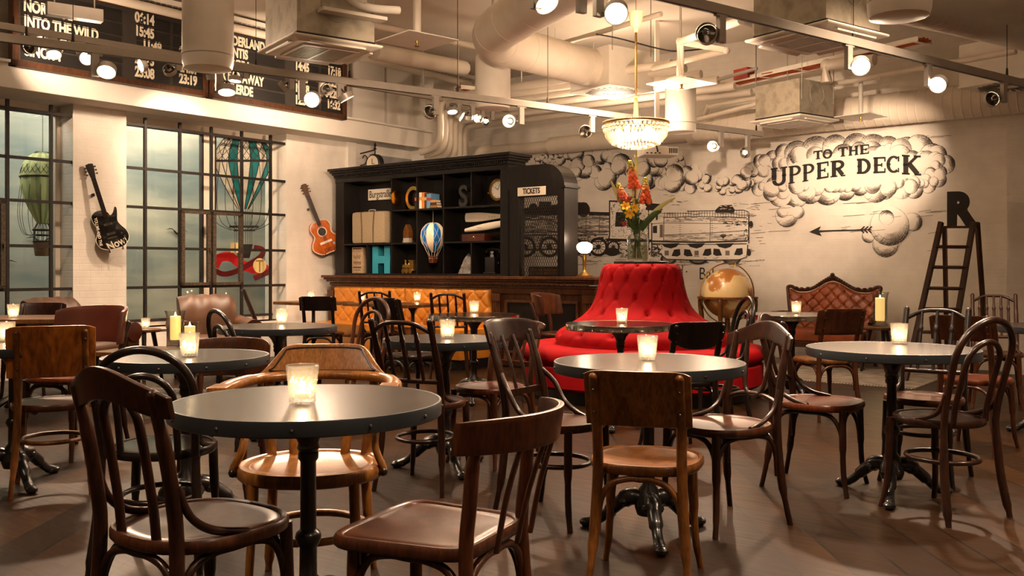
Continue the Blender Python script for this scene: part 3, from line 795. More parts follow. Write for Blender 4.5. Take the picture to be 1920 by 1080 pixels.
def K_captain():
    P = [('seat', seat_mb(.52, .50, 2.1, .0, .045, .014, 48, .84), 1)]
    legs4(P, fx=.17, fy=.17, bx=.17, by=-.17, fo=.02)
    # sweeping arm rail
    A = [(.285, .15, .722), (.295, .08, .727), (.285, -.06, .73), (.235, -.19, .733), (.13, -.262, .736), (0, -.285, .738)]
    full = [Vector((-x, y, z)) for x, y, z in A] + [Vector(a) for a in A[-2::-1]]
    P.append(('arm_rail', MB().tube(spl(full, 5), [.03] * 3 + [.026] * 4 + [.03] * 3, 10, flat=.75), 0))
    for s in (-1, 1):
        e = MB(); e.box(s * .288, .14, .724, .066, .12, .05); P.append(('arm_end', e, 0))
    # crest panel: trapezoid board above the rail
    mb = MB(); nu, nv = 25, 6; V = [[], []]
    for side in (0, 1):
        for v in range(nv):
            for u in range(nu):
                U = 2 * u / (nu - 1) - 1; t = v / (nv - 1)
                hw = .245 - .07 * t ** .8; a = U * hw
                V[side].append((a, -.285 + .9 * a * a - .045 * t + (.011 if side == 0 else -.011), (.742 + .112 * t) - (.03 * abs(U) ** 8 * t)))
    n = nu * nv; fs = []
    for v in range(nv - 1):
        for u in range(nu - 1):
            a, b, c, d = v * nu + u, v * nu + u + 1, (v + 1) * nu + u + 1, (v + 1) * nu + u
            fs += [(d, c, b, a), (a + n, b + n, c + n, d + n)]
    bd = list(range(nu)) + [v * nu + nu - 1 for v in range(1, nv)] + [(nv - 1) * nu + u for u in range(nu - 2, -1, -1)] + [v * nu for v in range(nv - 2, 0, -1)]
    for i in range(len(bd)): j = bd[(i + 1) % len(bd)]; fs.append((bd[i], j, j + n, bd[i] + n))
    mb.add(V[0] + V[1], fs); P.append(('crest_panel', mb, 0))
    g = MB(); q = []
    for (U, t) in ((-.86, .12), (-.84, .25), (-.80, .7), (-.76, .84), (-.4, .88), (0, .88), (.4, .88), (.76, .84), (.80, .7), (.84, .25), (.86, .12), (.4, .10), (0, .10), (-.4, .10)):
        hw = .245 - .07 * t ** .8; a = U * hw; q.append((a, -.285 + .9 * a * a - .045 * t + .0105, .742 + .112 * t))
    g.tube(spl(q, 3, True), .004, 6, True); P.append(('carved_border', g, 4))
    for x in (-.2, -.11, .11, .2):
        m2 = MB(); m2.tube(spl([(x * .86, -.20 + abs(x) * .25, SZ - .02), (x * .95, -.24 + abs(x) * .2, .6), (x, -.285 + .9 * x * x, .73)]), .018, 8, flat=.6); P.append(('back_slat', m2, 0))
    for s in (-1, 1):
        m2 = MB(); m2.tube(spl([(s * .27, .10, .72), (s * .255, .05, .69), (s * .235, .02, .60), (s * .232, .06, .52), (s * .262, .075, SZ - .01), (s * .258, .05, SZ - .03)]), .014, 8); P.append(('arm_support', m2, 0))
        m2 = MB(); m2.ball((s * .262, .08, SZ - .02), .017, 8); P.append(('bolt', m2, 4))
    P.append(('stretcher_ring', ring(.22, .19, .20, .014, 0), 0))
    return P
def K_tub():
    P = [('seat', seat_mb(.44, .42, 2.6, .06), 1)]; legs4(P, bx=.175, by=-.19, top=.74, lean=.07, fx=.165, fy=.16)
    P.append(('curved_backrest', slab_back(lambda U: .625 + .0 * U, lambda U: .845 - .03 * abs(U) ** 3, .245, -.08, .17, lean=.06, top=.84, th=.03, wrap=1.25, nu=25), 2))
    corner_braces(P, fx=.165, fy=.16, bx=.175, which='fs')
    return P

CH = {}
def chair(kind, X, Y, face, mats, label, sc=1.0, group='cafe chairs', **kw):
    key = (kind, tuple(m.name for m in mats), tuple(sorted((k, str(v)) for k, v in kw.items())))
    if key not in CH:
        ms = list(mats) + [M_rivet, M_dark]
        CH[key] = [(n, mb.mesh(n, ms[i]  if i < len(ms) else ms[0], bevel=.004 if n in ('backrest', 'top_rail', 'crest_panel', 'curved_backrest', 'arm_end') else 0, angle=50)) for n, mb, i in globals()['K_' + kind](**kw)]
    t = thing('cafe_chair', label, 'chair', (X, Y, 0), yaw(*face), group); t.scale = (sc, sc, sc)
    last = None
    for n, me in CH[key]:
        o = link(n, me, last if n in ('screw', 'carved_border') and last else t)
        if n in ('backrest', 'crest_panel'): last = o
    return t
dk = (M_dark, M_dark, M_dark); br = (M_brown, M_brown, M_brown); bk = (M_black, M_black, M_black); md = (M_mid, M_mid, M_mid); hn = (M_honey, M_honey, M_honey); rd = (M_red, M_red, M_red)
# front row
chair('wave', -.87, 2.60, (.56, .83), (M_dark, M_brown, M_dark), 'large dark wave-topped chair at left front, pulled up to the nearest table', loop='hoop')
chair('slat', -.215, 2.55, (-.90, .43), (M_brown, M_brown, M_brown), 'low-backed brown chair in front with a curved rail and three slats, seat empty', z0=.70, z1=.79, half=.25, ns=3, sag=.14, wrap=1.05, n=6.5, taper=.16, lean=.035, ringy=False, post_top=.73, drop=.008, direct=True, bx=.165)
chair('captain', -.72, 3.36, (.05, -1), hn, 'honey-coloured captain armchair facing us behind the nearest round table')
chair('panel', .50, 3.47, (.27, .96), md, 'worn brown panel-backed chair seen from behind at the middle front table', z0=.60, z1=.80, half=.186, sag=.03, post_top=.775, bx=.148, n=2.8)
# around the second table on the left
chair('hoop', -1.39, 3.72, (-.05, 1), bk, 'black double-hoop chair behind the large wave-topped chair at left', top=.85)
chair('tub', -1.50, 4.80, (.03, -1), (M_brown, M_brown, M_brown), 'red-brown low curved-back chair facing us behind the second table on the left', sc=.92)
chair('panel', -2.42, 4.93, (-.40, .92), (M_mid, M_brown, M_panelwood), 'chair with a broad flame-grained panel back at the far left', z0=.60, z1=.865, half=.205, wood2=True, ringy=True, post_top=.83, n=2.0, taper=0)
chair('tub', -2.74, 5.80, (-.35, -.94), (M_dark, M_red, M_leather2), 'curved dark leather-backed chair by the far left tables, in front of the leather armchair', sc=1.08)
chair('panel', -4.1, 7.95, (.1, -1), (M_dark, M_dark, M_dark), 'plain dark board-backed chair behind the wooden table at the far left edge', z0=.63, z1=.85)
# middle
chair('spindle', -.45, 4.97, (.36, .93), (M_dark, M_brown, M_dark), 'dark spindle-backed chair in the middle, back towards us, with a ring stretcher', ns=3, top=.885, lower=.575)
chair('slat', -.13, 5.56, (-.62, -.78), (M_brown, M_red, M_brown), 'slat-backed chair facing us with five slats behind the middle round table', ns=5, ringy=False, z0=.785, z1=.83, sag=.04, n=2, post_top=.80)
chair('slat', .22, 4.32, (.80, -.60), (M_dark, M_brown, M_dark), 'dark chair with a tall slatted back left of the middle front table', ns=4, z0=.80, z1=.91, arms=True, sag=.05, half=.20)
chair('wave', .94, 4.24, (-.87, -.49), (M_dark, M_brown, M_dark), 'dark chair with a hanging lyre loop in its back, right of the middle front table', loop='lyre')
chair('panel', 1.05, 5.9, (-.30, .95), bk, 'black chair with a small oval back panel in front of the red sofa', z0=.66, z1=.83, half=.19, low=.07, post_top=.80, brace='fs', sag=.05)
chair('hoop', 1.50, 6.95, (-1, -.12), bk, 'black hoop-backed chair seen edge-on right of the red sofa cone', top=.93)
# right
chair('wave', 1.63, 4.95, (.82, -.57), (M_dark, M_red, M_dark), 'dark lyre-backed chair left of the right round table, seat turned towards it', loop='lyre')
chair('hoop', 2.03, 4.44, (-.44, .9), (M_dark, M_dark, M_dark), 'tall double-hoop bentwood chair in front of the right round table', top=.92, bx=.185, lean=.12)
chair('spindle', 2.25, 5.10, (-.60, -.80), (M_black, M_brown, M_black), 'black spindle-backed chair behind the right round table, facing us', ns=3, top=.915)
chair('panel', 2.98, 5.98, (.72, .70), (M_brown, M_red, M_red), 'reddish board-backed chair at the right edge, behind the tall double-hoop chair', z0=.70, z1=.86, post_top=.85, brace='fsb', n=2.1)
chair('spindle', 4.02, 7.75, (-.4, -.9), br, 'brown spindle-backed chair far off at the right edge', ns=5, top=.92, ringy=False)
chair('panel', 2.42, 7.27, (-.25, .97), (M_brown, M_mid, M_brown), 'brown chair with a curved board back in front of the tufted brown sofa', z0=.65, z1=.85, half=.205, sag=.06, n=2.4)
# around the table by the leather armchairs
chair('hoop', -1.70, 6.16, (.75, .65), bk, 'small black hoop-backed chair left of the dark table by the window', top=.88)
chair('hoop', -1.22, 6.98, (-.6, -.75), br, 'brown hoop-backed chair right of the dark table by the window', top=.92)
# by the bench
chair('spindle', -2.84, 11.0, (.95, .30), dk, 'dark spindle-backed chair against the window beside the acoustic guitar', ns=2, top=.90, ringy=False)
chair('panel', -2.05, 10.15, (.05, 1), bk, 'black board-backed chair at the left end of the orange bench', z0=.70, z1=.855, post_top=.84)
chair('spindle', -1.43, 10.25, (.12, 1), dk, 'dark spindle-backed chair at the left bench table, back towards us', ns=3, top=.90, ringy=False)
chair('panel', -.80, 7.62, (.75, .66), bk, 'small dark board-backed chair left of the chrome-edged table by the bench', z0=.74, z1=.92, post_top=.90, half=.18, sag=.05)
chair('spindle', -.60, 9.5, (.12, 1), dk, 'dark spindle-backed chair behind the chrome-edged table by the bench', ns=3, top=.90, ringy=False)
chair('tub', .53, 9.74, (.9, -.4), (M_brown, M_brown, M_brown), 'brown curved-back chair between the counter and the red sofa', sc=1.06)
# ================================================================== TABLES AND CANDLES
def round_table(X, Y, r, label, top, band, style='iron', h=.75, rivets=0, rz=0.3, bandh=.044, shell=None):
    t = thing('cafe_table', label, 'table', (X, Y, 0), rz, 'round cafe tables')
    b = MB(); b.lathe([(.0001, h - bandh + .006), (r - .008, h - bandh + .006), (r - .008, h), (.0001, h)], 72); b.build('tabletop', top, t, angle=30)
    b = MB(); b.lathe([(r - .009, h - .001), (r - .006, h + .001), (r - .0015, h + .0005), (r, h - .003), (r, h - bandh + .003), (r - .003, h - bandh), (r - .012, h - bandh), (r - .012, h - .002), (r - .009, h - .001)], 72); eb = b.build('edge_band', band, t, angle=30)
    for k in range(rivets):
        a = 2 * pi * (k + .3) / rivets; q = MB(); q.ball((r * cos(a), r * sin(a), h - bandh * .52), .0058, 8); q.build('rivet', M_rivet, eb)
    p = MB(); prof = [(.07, h - bandh - .001), (.072, h - bandh - .02), (.045, h - bandh - .05), (.03, h - bandh - .085), (.034, h - bandh - .10), (.026, h - bandh - .115), (.0235, .60), (.031, .592), (.031, .575), (.0235, .565), (.0245, .36), (.036, .35), (.04, .335), (.034, .315), (.026, .305), (.027, .22), (.042, .20), (.045, .17), (.055, .16), (.06, .12), (.05, .09), (.001, .085)]
    p.lathe(prof, 24); p.build('column', M_iron, t)
    for k in range(3):
        a = 2 * pi * k / 3; c, s = cos(a), sin(a); L = MB()
        L.tube(spl([(.03 * c, .03 * s, .16), (.09 * c, .09 * s, .155), (.16 * c, .16 * s, .105), (.22 * c, .22 * s, .05), (.27 * c, .27 * s, .025), (.30 * c, .30 * s, .022)]), [.034, .038, .03, .022, .024, .02], 10)
        L.ball((.295 * c, .295 * s, .02), .03, 10, (1, 1, .7)); L.ball((.255 * c, .255 * s, .026), .026, 8, (1, 1, .8))
        for q in (-1, 1): L.ball((.105 * c - q * .03 * s, .105 * s + q * .03 * c, .14), .018, 8)
        L.build('foot', M_iron, t)
    return t
T = {}
for key, a in dict(
    near=(-.62, 2.84, .405, 'nearest round table with a blue-grey riveted edge and one candle glass', M_tabletop, M_band, 12, 1.0),
    left=(-1.50, 4.30, .37, 'pale-edged riveted round table in front of the candle lanterns at left', M_tabletop, M_band, 12, .4),
    mid=(.59, 4.03, .41, 'round grey table at middle front between the panel chair and the red sofa', M_tabletop, M_band, 10, .55),
    right=(1.92, 4.72, .415, 'round dark-edged table at right with a bright candle glass, below the ladder', M_tabletop, M_band, 10, .1),
    window=(-1.63, 6.5, .405, 'round dark table in front of the right leather armchair by the window', M_tabletop, M_band, 8, .2),
    centre=(-.38, 5.36, .36, 'smaller round table in the middle behind the spindle-backed chair', M_tabletop, M_band, 8, .9),
    bench=(-.33, 8.1, .40, 'chrome-edged round table in front of the orange bench and counter', M_darktop, M_chrome, 0, .5),
    sofa=(.79, 6.8, .40, 'chrome-edged round table directly in front of the red sofa', M_darktop, M_chrome, 0, .2),
    back=(2.46, 8.2, .42, 'chrome-edged round table in front of the tufted brown sofa', M_darktop, M_chrome, 0, .7),
    edge=(3.80, 6.5, .40, 'grey round table cut off by the right edge of the picture', M_tabletop, M_band, 0, .7),
    far=(-2.66, 4.98, .40, 'grey round table cut off by the left edge of the picture', M_tabletop, M_band, 0, 1.3)).items():
    T[key] = round_table(a[0], a[1], a[2], a[3], a[4], a[5], rivets=a[6], rz=a[7])
def rect_table(c, L, Wd, h, rz, label, cols):
    t = thing('bistro_table', label, 'table', c, rz)
    b = MB(); b.box(0, 0, h - .018, L, Wd, .036); b.build('tabletop', M_woodtop, t, bevel=.006, smooth=False)
    for x in cols:
        p = MB(); p.lathe([(.06, h - .037), (.06, h - .05), (.03, h - .09), (.022, h - .12), (.022, .5), (.03, .48), (.022, .46), (.024, .2), (.04, .17), (.05, .1), (.001, .09)], 16, (x, 0, 0)); p.build('column', M_iron, t)
        f = MB()
        for k in range(4):
            a = pi / 4 + pi / 2 * k; c_, s_ = cos(a), sin(a)
            f.tube(spl([(x + .02 * c_, .02 * s_, .13), (x + .12 * c_, .12 * s_, .1), (x + .24 * c_, .24 * s_, .03), (x + .27 * c_, .27 * s_, .02)]), [.03, .028, .022, .02], 8)
        f.build('foot', M_iron, t)
    return t
rect_table((-2.40, 11.28, 0), .78, .6, .75, -AN, 'small wooden table by the wall below the acoustic guitar', (0,))
rect_table((-1.36, 10.76, 0), 1.10, .6, .75, -AN, 'long wooden table in front of the orange tufted bench', (-.3, .3))
rect_table((-3.95, 7.5, 0), 1.0, .7, .76, .1, 'square wooden table at the far left edge in front of the leather armchair', (0,))
# coffee table with a slatted lower shelf
t = thing('coffee_table', 'low rustic coffee table carrying two candle lanterns at left', 'coffee table', (-2.80, 7.45, 0), -.2)
b = MB(); b.box(0, 0, .485, .85, .6, .035); b.build('tabletop', M_woodtop, t, bevel=.005, smooth=False)
for sx in (-1, 1):
    for sy in (-1, 1):
        b = MB(); b.box(sx * .38, sy * .26, .234, .03, .03, .467); b.build('leg', M_iron, t, smooth=False)
b = MB()
for k in range(9): b.box(0, -.24 + .06 * k, .15, .78, .022, .014)
b.bb(-.385, -.365, -.26, .26, .13, .145); b.bb(.365, .385, -.26, .26, .13, .145); b.build('slatted_shelf', M_grey, t, smooth=False)

def cut_tumbler_mesh():
    mb = MB(); n = 32; H = .11; R0, R1 = .036, .046
    prof = [(.0001, .0), (R0 * .9, 0), (R0, .004)] + [(R0 + (R1 - R0) * k / 8, .004 + (H - .008) * k / 8) for k in range(1, 9)] + [(R1 - .002, H), (R1 - .005, H - .003), (R0 - .004, .016), (.0001, .014)]
    vs = []; fs = []
    for j, (r, z) in enumerate(prof):
        for i in range(n):
            k = 1.0
            if 3 <= j <= 8: k = 1 - .05 * ((i + j) % 2) - (.02 if (i // 2 + j) % 3 == 0 else 0)
            vs.append((r * k * cos(2 * pi * i / n), r * k * sin(2 * pi * i / n), z))
    for j in range(len(prof) - 1):
        for i in range(n):
            l = (i + 1) % n; fs.append((j * n + i, j * n + l, (j + 1) * n + l, (j + 1) * n + i))
    return mb.add(vs, fs).mesh('glass', M_cut, smooth=False)
CUT = cut_tumbler_mesh()
_t = MB(); _t.lathe([(.0001, .016), (.02, .016), (.02, .03), (.017, .033), (.0001, .031)], 16); TEA = _t.mesh('tealight', M_white)
_t = MB(); _t.lathe([(.0001, .034), (.0045, .04), (.0055, .046), (.003, .056), (.0001, .066)], 8); FLA = _t.mesh('flame', M_flame)
def tumbler(px, py, where, z=.75, sc=1.0, Y=None):
    """py: foot of the glass in the photograph"""
    P = onZ(px, py, z)
    t = thing('candle_glass', 'lit cut-glass candle tumbler ' + where, 'candle glass', (P.x, P.y, z), 0, 'candle tumblers'); t.scale = (sc,) * 3
    link('glass', CUT, t); link('tealight', TEA, t); link('flame', FLA, t)
    lamp_light('flame_light', 'POINT', (0, 0, .055), 1.1, (1, .66, .34), .008, parent=t)
    return t
tumbler(567, 757, 'on the nearest table, largest of all', sc=1.06)
tumbler(355, 669, 'on the pale-edged table at left')
tumbler(1214, 676, 'on the middle front table')
tumbler(1686, 645, 'on the right round table')
tumbler(528, 608, 'on the dark table by the right leather armchair')
tumbler(839, 635, 'on the smaller middle table behind the spindle chair')
tumbler(889, 587, 'on the chrome-edged table by the bench')
tumbler(1166, 606, 'on the chrome-edged table before the red sofa')
tumbler(1493, 588, 'on the table before the tufted brown sofa')
tumbler(12, 641, 'on the grey table cut off at left')
tumbler(25, 597, 'on the square wooden table at left edge', z=.76)
tumbler(583, 562, 'on the small table below the acoustic guitar')
tumbler(678, 565, 'on the bench table, left one of two')
tumbler(782, 565, 'on the bench table, right one of two')

# stools
def stool(c, h, label, r=.17):
    t = thing('stool', label, 'stool', c, .4)
    b = MB(); b.lathe([(.0001, h - .032), (r * .94, h - .032), (r, h - .024), (r, h - .006), (r - .01, h), (.0001, h - .002)], 32); b.build('seat', M_woodtop, t)
    for k in range(3):
        a = 2 * pi * k / 3 + .5; L = MB(); L.tube([(.1 * cos(a), .1 * sin(a), h - .03), (.2 * cos(a), .2 * sin(a), 0)], [.024, .018], 8, flat=.8); L.build('leg', M_iron, t)
    return t
P = at(270, 615, 9.6); S1 = P; stool((P.x, P.y, 0), .53, 'small three-legged stool below the window, carrying one candle glass')
P = onZ(272, 613, .53); tumbler(273, 616, 'on the stool below the window', z=.53)
P = at(1650, 612, 10.3); S2 = P; stool((P.x, P.y, 0), .51, 'small wooden stool right of the tufted sofa, carrying a candle lantern', .2)

def hurricane(c, h, r, label, ch, cr):
    t = thing('candle_lantern', label, 'candle lantern', c, 0, 'hurricane lanterns')
    g = MB(); g.lathe([(.0001, .006), (r * .9, .0), (r * .92, .02), (r * .62, .035), (r * .8, .06), (r * .9, .09), (r * .88, h * .7), (r * .98, h * .9), (r * 1.12, h), (r * 1.1, h), (r * .96, h * .9), (r * .86, h * .7), (r * .86, .09), (r * .7, .065), (.0001, .06)], 32); g.build('glass_shade', M_glass, t)
    k = MB(); k.lathe([(.0001, .062), (cr, .062), (cr, .062 + ch), (cr * .9, .066 + ch), (cr * .6, .055 + ch), (.0001, .052 + ch)], 24); k.build('pillar_candle', M_wax, t)
    f = MB(); f.lathe([(.0001, .056 + ch), (.006, .066 + ch), (.007, .075 + ch), (.0001, .10 + ch)], 8); f.build('flame', M_flame, t)
    lamp_light('flame_light', 'POINT', (0, 0, .09 + ch), 2.0, (1, .64, .3), .01, parent=t)
P = onZ(329, 651, .503); hurricane((P.x, P.y, .503), .30, .078, 'taller candle lantern of the two on the low coffee table', .19, .042)
P = onZ(356, 655, .503); hurricane((P.x, P.y, .503), .22, .062, 'shorter candle lantern of the two on the low coffee table', .12, .042)
hurricane((S2.x, S2.y, .51), .38, .085, 'tall candle lantern on the stool right of the tufted sofa', .25, .05)
# ================================================================== BOOKCASE, COUNTER, BENCH
YF = -3.06                                     # bookcase front plane (room frame)
pF = lambda px: onB(px, 450, YF)[0]
zF = lambda px, py: onB(px, py, YF)[1]
CT = onB(870, 517.5, YF - .15)[1]               # counter top height
def RT(name, label, cat, p, y, z, group=None): return thing(name, label, cat, RW(p, y, z), -AN, group)
# --- counter
cp0, cp1 = pF(628), pF(1117)
ct = RT('counter', 'long oak counter with a moulded cornice below the black shelves', 'counter', 0, 0, 0)
b = MB(); b.bb(cp0, cp1, YF - .02, YF + .55, .08, CT - .17); b.build('carcass', M_oak, ct, smooth=False)
b = MB()
for (o, z0, z1) in ((.15, CT - .035, CT), (.12, CT - .06, CT - .035), (.09, CT - .09, CT - .06), (.05, CT - .135, CT - .115), (.035, CT - .20, CT - .135)): b.bb(cp0 - o * .6, cp1 + o * .6, YF - .02 - o, YF + .57, z0, z1)
b.build('cornice', M_oak, ct, smooth=False, bevel=.006)
b = MB(); n = int((cp1 - cp0) / .03)
for k in range(n): b.box(cp0 + .03 * k, YF - .075, CT - .103, .016, .02, .02)
b.build('dentil_moulding', M_oak, ct, smooth=False)
b = MB(); b.bb(cp0, cp1, YF + .02, YF + .5, 0, .08); b.build('plinth', M_blackplastic, ct, smooth=False)
for px in (627, 936, 1108):
    p = pF(px); b = MB(); b.bb(p - .055, p + .055, YF - .06, YF - .02, .08, CT - .2)
    for k in (-1, 0, 1): b.box(p + k * .025, YF - .062, .5, .012, .012, .6)
    b.bb(p - .065, p + .065, YF - .075, YF - .02, CT - .29, CT - .2); b.bb(p - .065, p + .065, YF - .075, YF - .02, .08, .2)
    b.build('pilaster', M_oak, ct, smooth=False, bevel=.003)
pa, pb = pF(956), pF(1084); za, zb = .2, zF(1000, 568)
b = MB(); b.bb(pa, pb, YF - .028, YF - .02, za, zb); ip = b.build('inset_panel', M_blackwood, ct, smooth=False)
b = MB()
for (a, c, d, e) in ((pa - .03, pb + .03, zb, zb + .03), (pa - .03, pb + .03, za - .03, za), (pa - .03, pa, za, zb), (pb, pb + .03, za, zb)): b.bb(a, c, YF - .05, YF - .02, d, e)
b.build('panel_moulding', M_oak, ip, smooth=False, bevel=.005)

# --- tufted bench
def tuft(a, b, sa, sb, depth):
    """diamond tufting: height of the cushion at (a, b), lattice spacing sa, sb; 0 at buttons"""
    u, v = a / sa, b / sb
    i, j = u + v, u - v            # lattice where both are even/odd integers
    fi, fj = abs(i - round(i)), abs(j - round(j))
    crease = min(fi, fj)
    # buttons sit where i, j both integers
    d = math.hypot(fi, fj)
    return depth * (1 - .55 * math.exp(-(crease / .07) ** 2) - .45 * math.exp(-(d / .16) ** 2))
b0, b1 = pF(636), pF(927)
bn = RT('tufted_bench', 'long orange leather bench with a button-tufted back below the counter', 'bench', 0, 0, 0)
ZB0, ZB1 = .45, zF(780, 536) - .02
for q, (xa, xb) in enumerate(((b0, pF(768)), (pF(768) + .004, b1))):
    m = MB(); W_ = xb - xa; H_ = ZB1 - ZB0; sa, sb_ = .21, .19
    def fb(u, v):
        x = xa + u * W_; z = ZB0 + v * H_
        e = min(1, min(u * W_, (1 - u) * W_, v * H_ + .1, (1 - v) * H_) / .05); e = sqrt(max(0, 1 - (1 - e) ** 2))
        return Vector((x, YF - .045 - (.05 + tuft(x - xa - .1, z - ZB0 - .05, sa, sb_, .024)) * e, z))
    m.grid(fb, int(W_ / .014), 40); tbk = m.build('tufted_back', M_orange, bn, angle=80)
    bt = MB(); bt.ball((0, 0, 0), .011, 8, (1, .5, 1)); bme = bt.mesh('button', M_orange)
    for i in range(0, 24):
        for j in range(0, 24):
            # buttons where i=u+v, j=u-v integer
            u, v = (i + (j - 12)) / 2, (i - (j - 12)) / 2
            x, z = xa + .1 + u * sa, ZB0 + .05 + v * sb_
            if xa + .06 < x < xb - .06 and ZB0 + .03 < z < ZB1 - .05: link('button', bme, tbk, (x, YF - .045 - .053, z))
m = MB(); m.bb(b0, b1, YF - .62, YF - .06, .30, .455); m.build('seat_cushion', M_orange, bn, bevel=.03)
m = MB(); m.bb(b0, b1, YF - .61, YF - .06, .11, .298); m.build('seat_front', M_orange, bn, bevel=.01)
m = MB(); m.bb(b0 + .01, b1 - .01, YF - .57, YF - .06, 0, .11); m.build('plinth', M_blackplastic, bn, smooth=False)

# --- black bookcase
bk0, bk1 = pF(629.5), pF(952)
DEP = .32; BB = YF + DEP
bc = RT('bookcase', 'large black-stained bookcase with open square compartments on the oak counter', 'bookcase', 0, 0, 0)
zt = zF(940, 318)
b = MB(); b.bb(bk0 + .01, bk1, BB - .02, BB, CT, zt); b.build('back_panel', M_blackwood, bc, smooth=False)
def vert(px, z0, z1, name='divider', w=.018, px1=None):
    p = pF(px); b = MB()
    if px1: b.bb(p, pF(px1), YF, BB - .02, z0, z1)
    else: b.bb(p - w / 2, p + w / 2, YF + .004, BB - .02, z0, z1)
    b.build(name, M_blackwood, bc, smooth=False)
zA = zF(690, 456.5); zB_ = zF(760, 392.5); zC = zF(760, 455)
vert(629.5, CT, zt, 'side_panel', px1=645); vert(938, CT, zt, 'side_panel', px1=952)
vert(733.5, CT, zt); vert(781, CT, zt); vert(831, CT, zt)
vert(883, zB_, zt); vert(883, CT, zC); vert(687.5, CT, zA)
def shelf(a, c, z):
    b = MB(); b.bb(pF(a), pF(c), YF + .004, BB - .02, z - .02, z); b.build('shelf', M_blackwood, bc, smooth=False)
shelf(645, 733, zA); shelf(734, 781, zB_); shelf(734, 781, zC); shelf(782, 831, zB_); shelf(832, 938, zB_); shelf(832, 938, zC)
b = MB(); b.bb(bk0, bk1, YF - .01, BB, CT, CT + .025); b.build('base_board', M_blackwood, bc, smooth=False)
b = MB()
for (o, z0, z1) in ((.01, zt, zt + .06), (.03, zt + .06, zt + .075), (.06, zt + .1, zt + .125), (.09, zt + .125, zt + .15), (.12, zt + .15, zt + .185)): b.bb(bk0 - o * .3, bk1 + o, YF - o, BB, z0, z1)
b.bb(bk0 - .01, bk1 + .02, YF - .02, BB, zt + .07, zt + .1)
b.build('cornice', M_blackwood, bc, smooth=False, bevel=.005)
b = MB(); n = int((bk1 - bk0) / .032)
for k in range(n): b.box(bk0 + .016 + .032 * k, YF - .035, zt + .088, .018, .02, .02)
b.build('dentil_moulding', M_blackwood, bc, smooth=False)

# --- ticket booth
tk0, tk1 = pF(953), pF(1061)
tb = RT('ticket_booth', 'black ticket booth with a rounded top corner and wire mesh window', 'ticket booth', 0, 0, 0)
ztop = zF(1010, 309); zsp = zF(1061, 348); rad = .26; bd = .24
def booth_outline(p0, p1, zt_, r):
    return [(p0, CT), (p1, CT), (p1, zt_ - r)] + [(p1 - r + r * cos(a * pi / 20), zt_ - r + r * sin(a * pi / 20)) for a in range(1, 11)] + [(p0, zt_)]
MY = Matrix(((1, 0, 0, 0), (0, 0, 1, 0), (0, 1, 0, 0), (0, 0, 0, 1)))
m0, m1 = pF(977), pF(1049); zm = zF(1010, 369)
b = MB()
b.prism([(tk0, CT), (m0, CT), (m0, zm), (tk0, zm)], YF - .03, YF + .01, MY)
b.prism([(m1, CT), (tk1, CT), (tk1, zm), (m1, zm)], YF - .03, YF + .01, MY)
top = [(tk0, zm), (tk1, zm)] + booth_outline(tk0, tk1, ztop, rad)[2:]
b.prism(top, YF - .03, YF + .01, MY); b.build('front_frame', M_blackwood, tb, smooth=False)
b = MB(); o = booth_outline(tk0, tk1, ztop, rad)[1:]
for k in range(len(o) - 1):
    (x0, z0), (x1, z1) = o[k], o[k + 1]
    L = math.hypot(x1 - x0, z1 - z0); nx, nz = (z1 - z0) / L, -(x1 - x0) / L
    q = [(x0, z0), (x1, z1), (x1 - nx * .03, z1 - nz * .03), (x0 - nx * .03, z0 - nz * .03)]
    b.prism(q, YF + .01, YF + bd, MY)
b.build('side_casing', M_blackwood, tb, smooth=False)
b = MB(); b.bb(tk1 - .03, tk1 + .022, YF - .045, YF + bd + .01, zsp - .02, zsp); b.build('capital_moulding', M_blackwood, tb, smooth=False)
b = MB(); b.bb(tk0, tk0 + .03, YF - .045, YF - .02, CT, zm + .1); b.bb(m0 - .012, m0, YF - .04, YF, CT, zm); b.bb(m1, m1 + .012, YF - .04, YF, CT, zm); b.bb(m0 - .012, m1 + .012, YF - .04, YF, zm, zm + .012); b.build('window_trim', M_blackwood, tb, smooth=False)
b = MB(); Wm, Hm = m1 - m0, zm - CT; c1, c2 = .03, .066
nx, nz = int(Wm / c1), int(Hm / c2)
for i in range(nx):
    for j in range(nz):
        x, z = m0 + i * Wm / nx, CT + j * Hm / nz; dx, dz = Wm / nx, Hm / nz
        for (xa, za_, xb, zb2) in ((x, z + dz / 2, x + dx / 2, z + dz), (x + dx / 2, z + dz, x + dx, z + dz / 2), (x + dx, z + dz / 2, x + dx / 2, z), (x + dx / 2, z, x, z + dz / 2)):
            b.box((xa + xb) / 2, YF - .005, (za_ + zb2) / 2, math.hypot(xb - xa, zb2 - za_) + .002, .004, .0042, M=Matrix.Rotation(-atan2(zb2 - za_, xb - xa), 4, 'Y'))
b.build('wire_mesh', M_blackplastic, tb, smooth=False)
def text_flat(body, size, p, y, z, mat, parent, sx=1., bold=.0, name='lettering', align='CENTER', ext=.002, rx=pi / 2):
    me = text_mesh(body, size, sx, ext, align, bold); me.materials.clear(); me.materials.append(mat)
    me.transform(Matrix.Rotation(rx, 4, 'X')); me.transform(Matrix.Translation((p, y, z))); return link(name, me, parent)
s0, s1 = pF(976), pF(1028); sz0, sz1 = zF(1002, 367), zF(1002, 351)
sg = RT('tickets_sign', 'white sign reading TICKETS on the black booth', 'sign', 0, 0, 0)
b = MB(); b.bb(s0, s1, YF - .055, YF - .046, sz0, sz1); b.build('sign_plate', M_letter, sg, smooth=False)
text_flat('TICKETS', (sz1 - sz0) * .92, (s0 + s1) / 2, YF - .057, (sz0 + sz1) / 2, M_ink, sg, .72, .002)
b = RT('stamp_rack', 'small rack of brass ticket stamps behind the booth mesh', 'rack', (pF(988) + pF(1040)) / 2, YF + .1, CT)
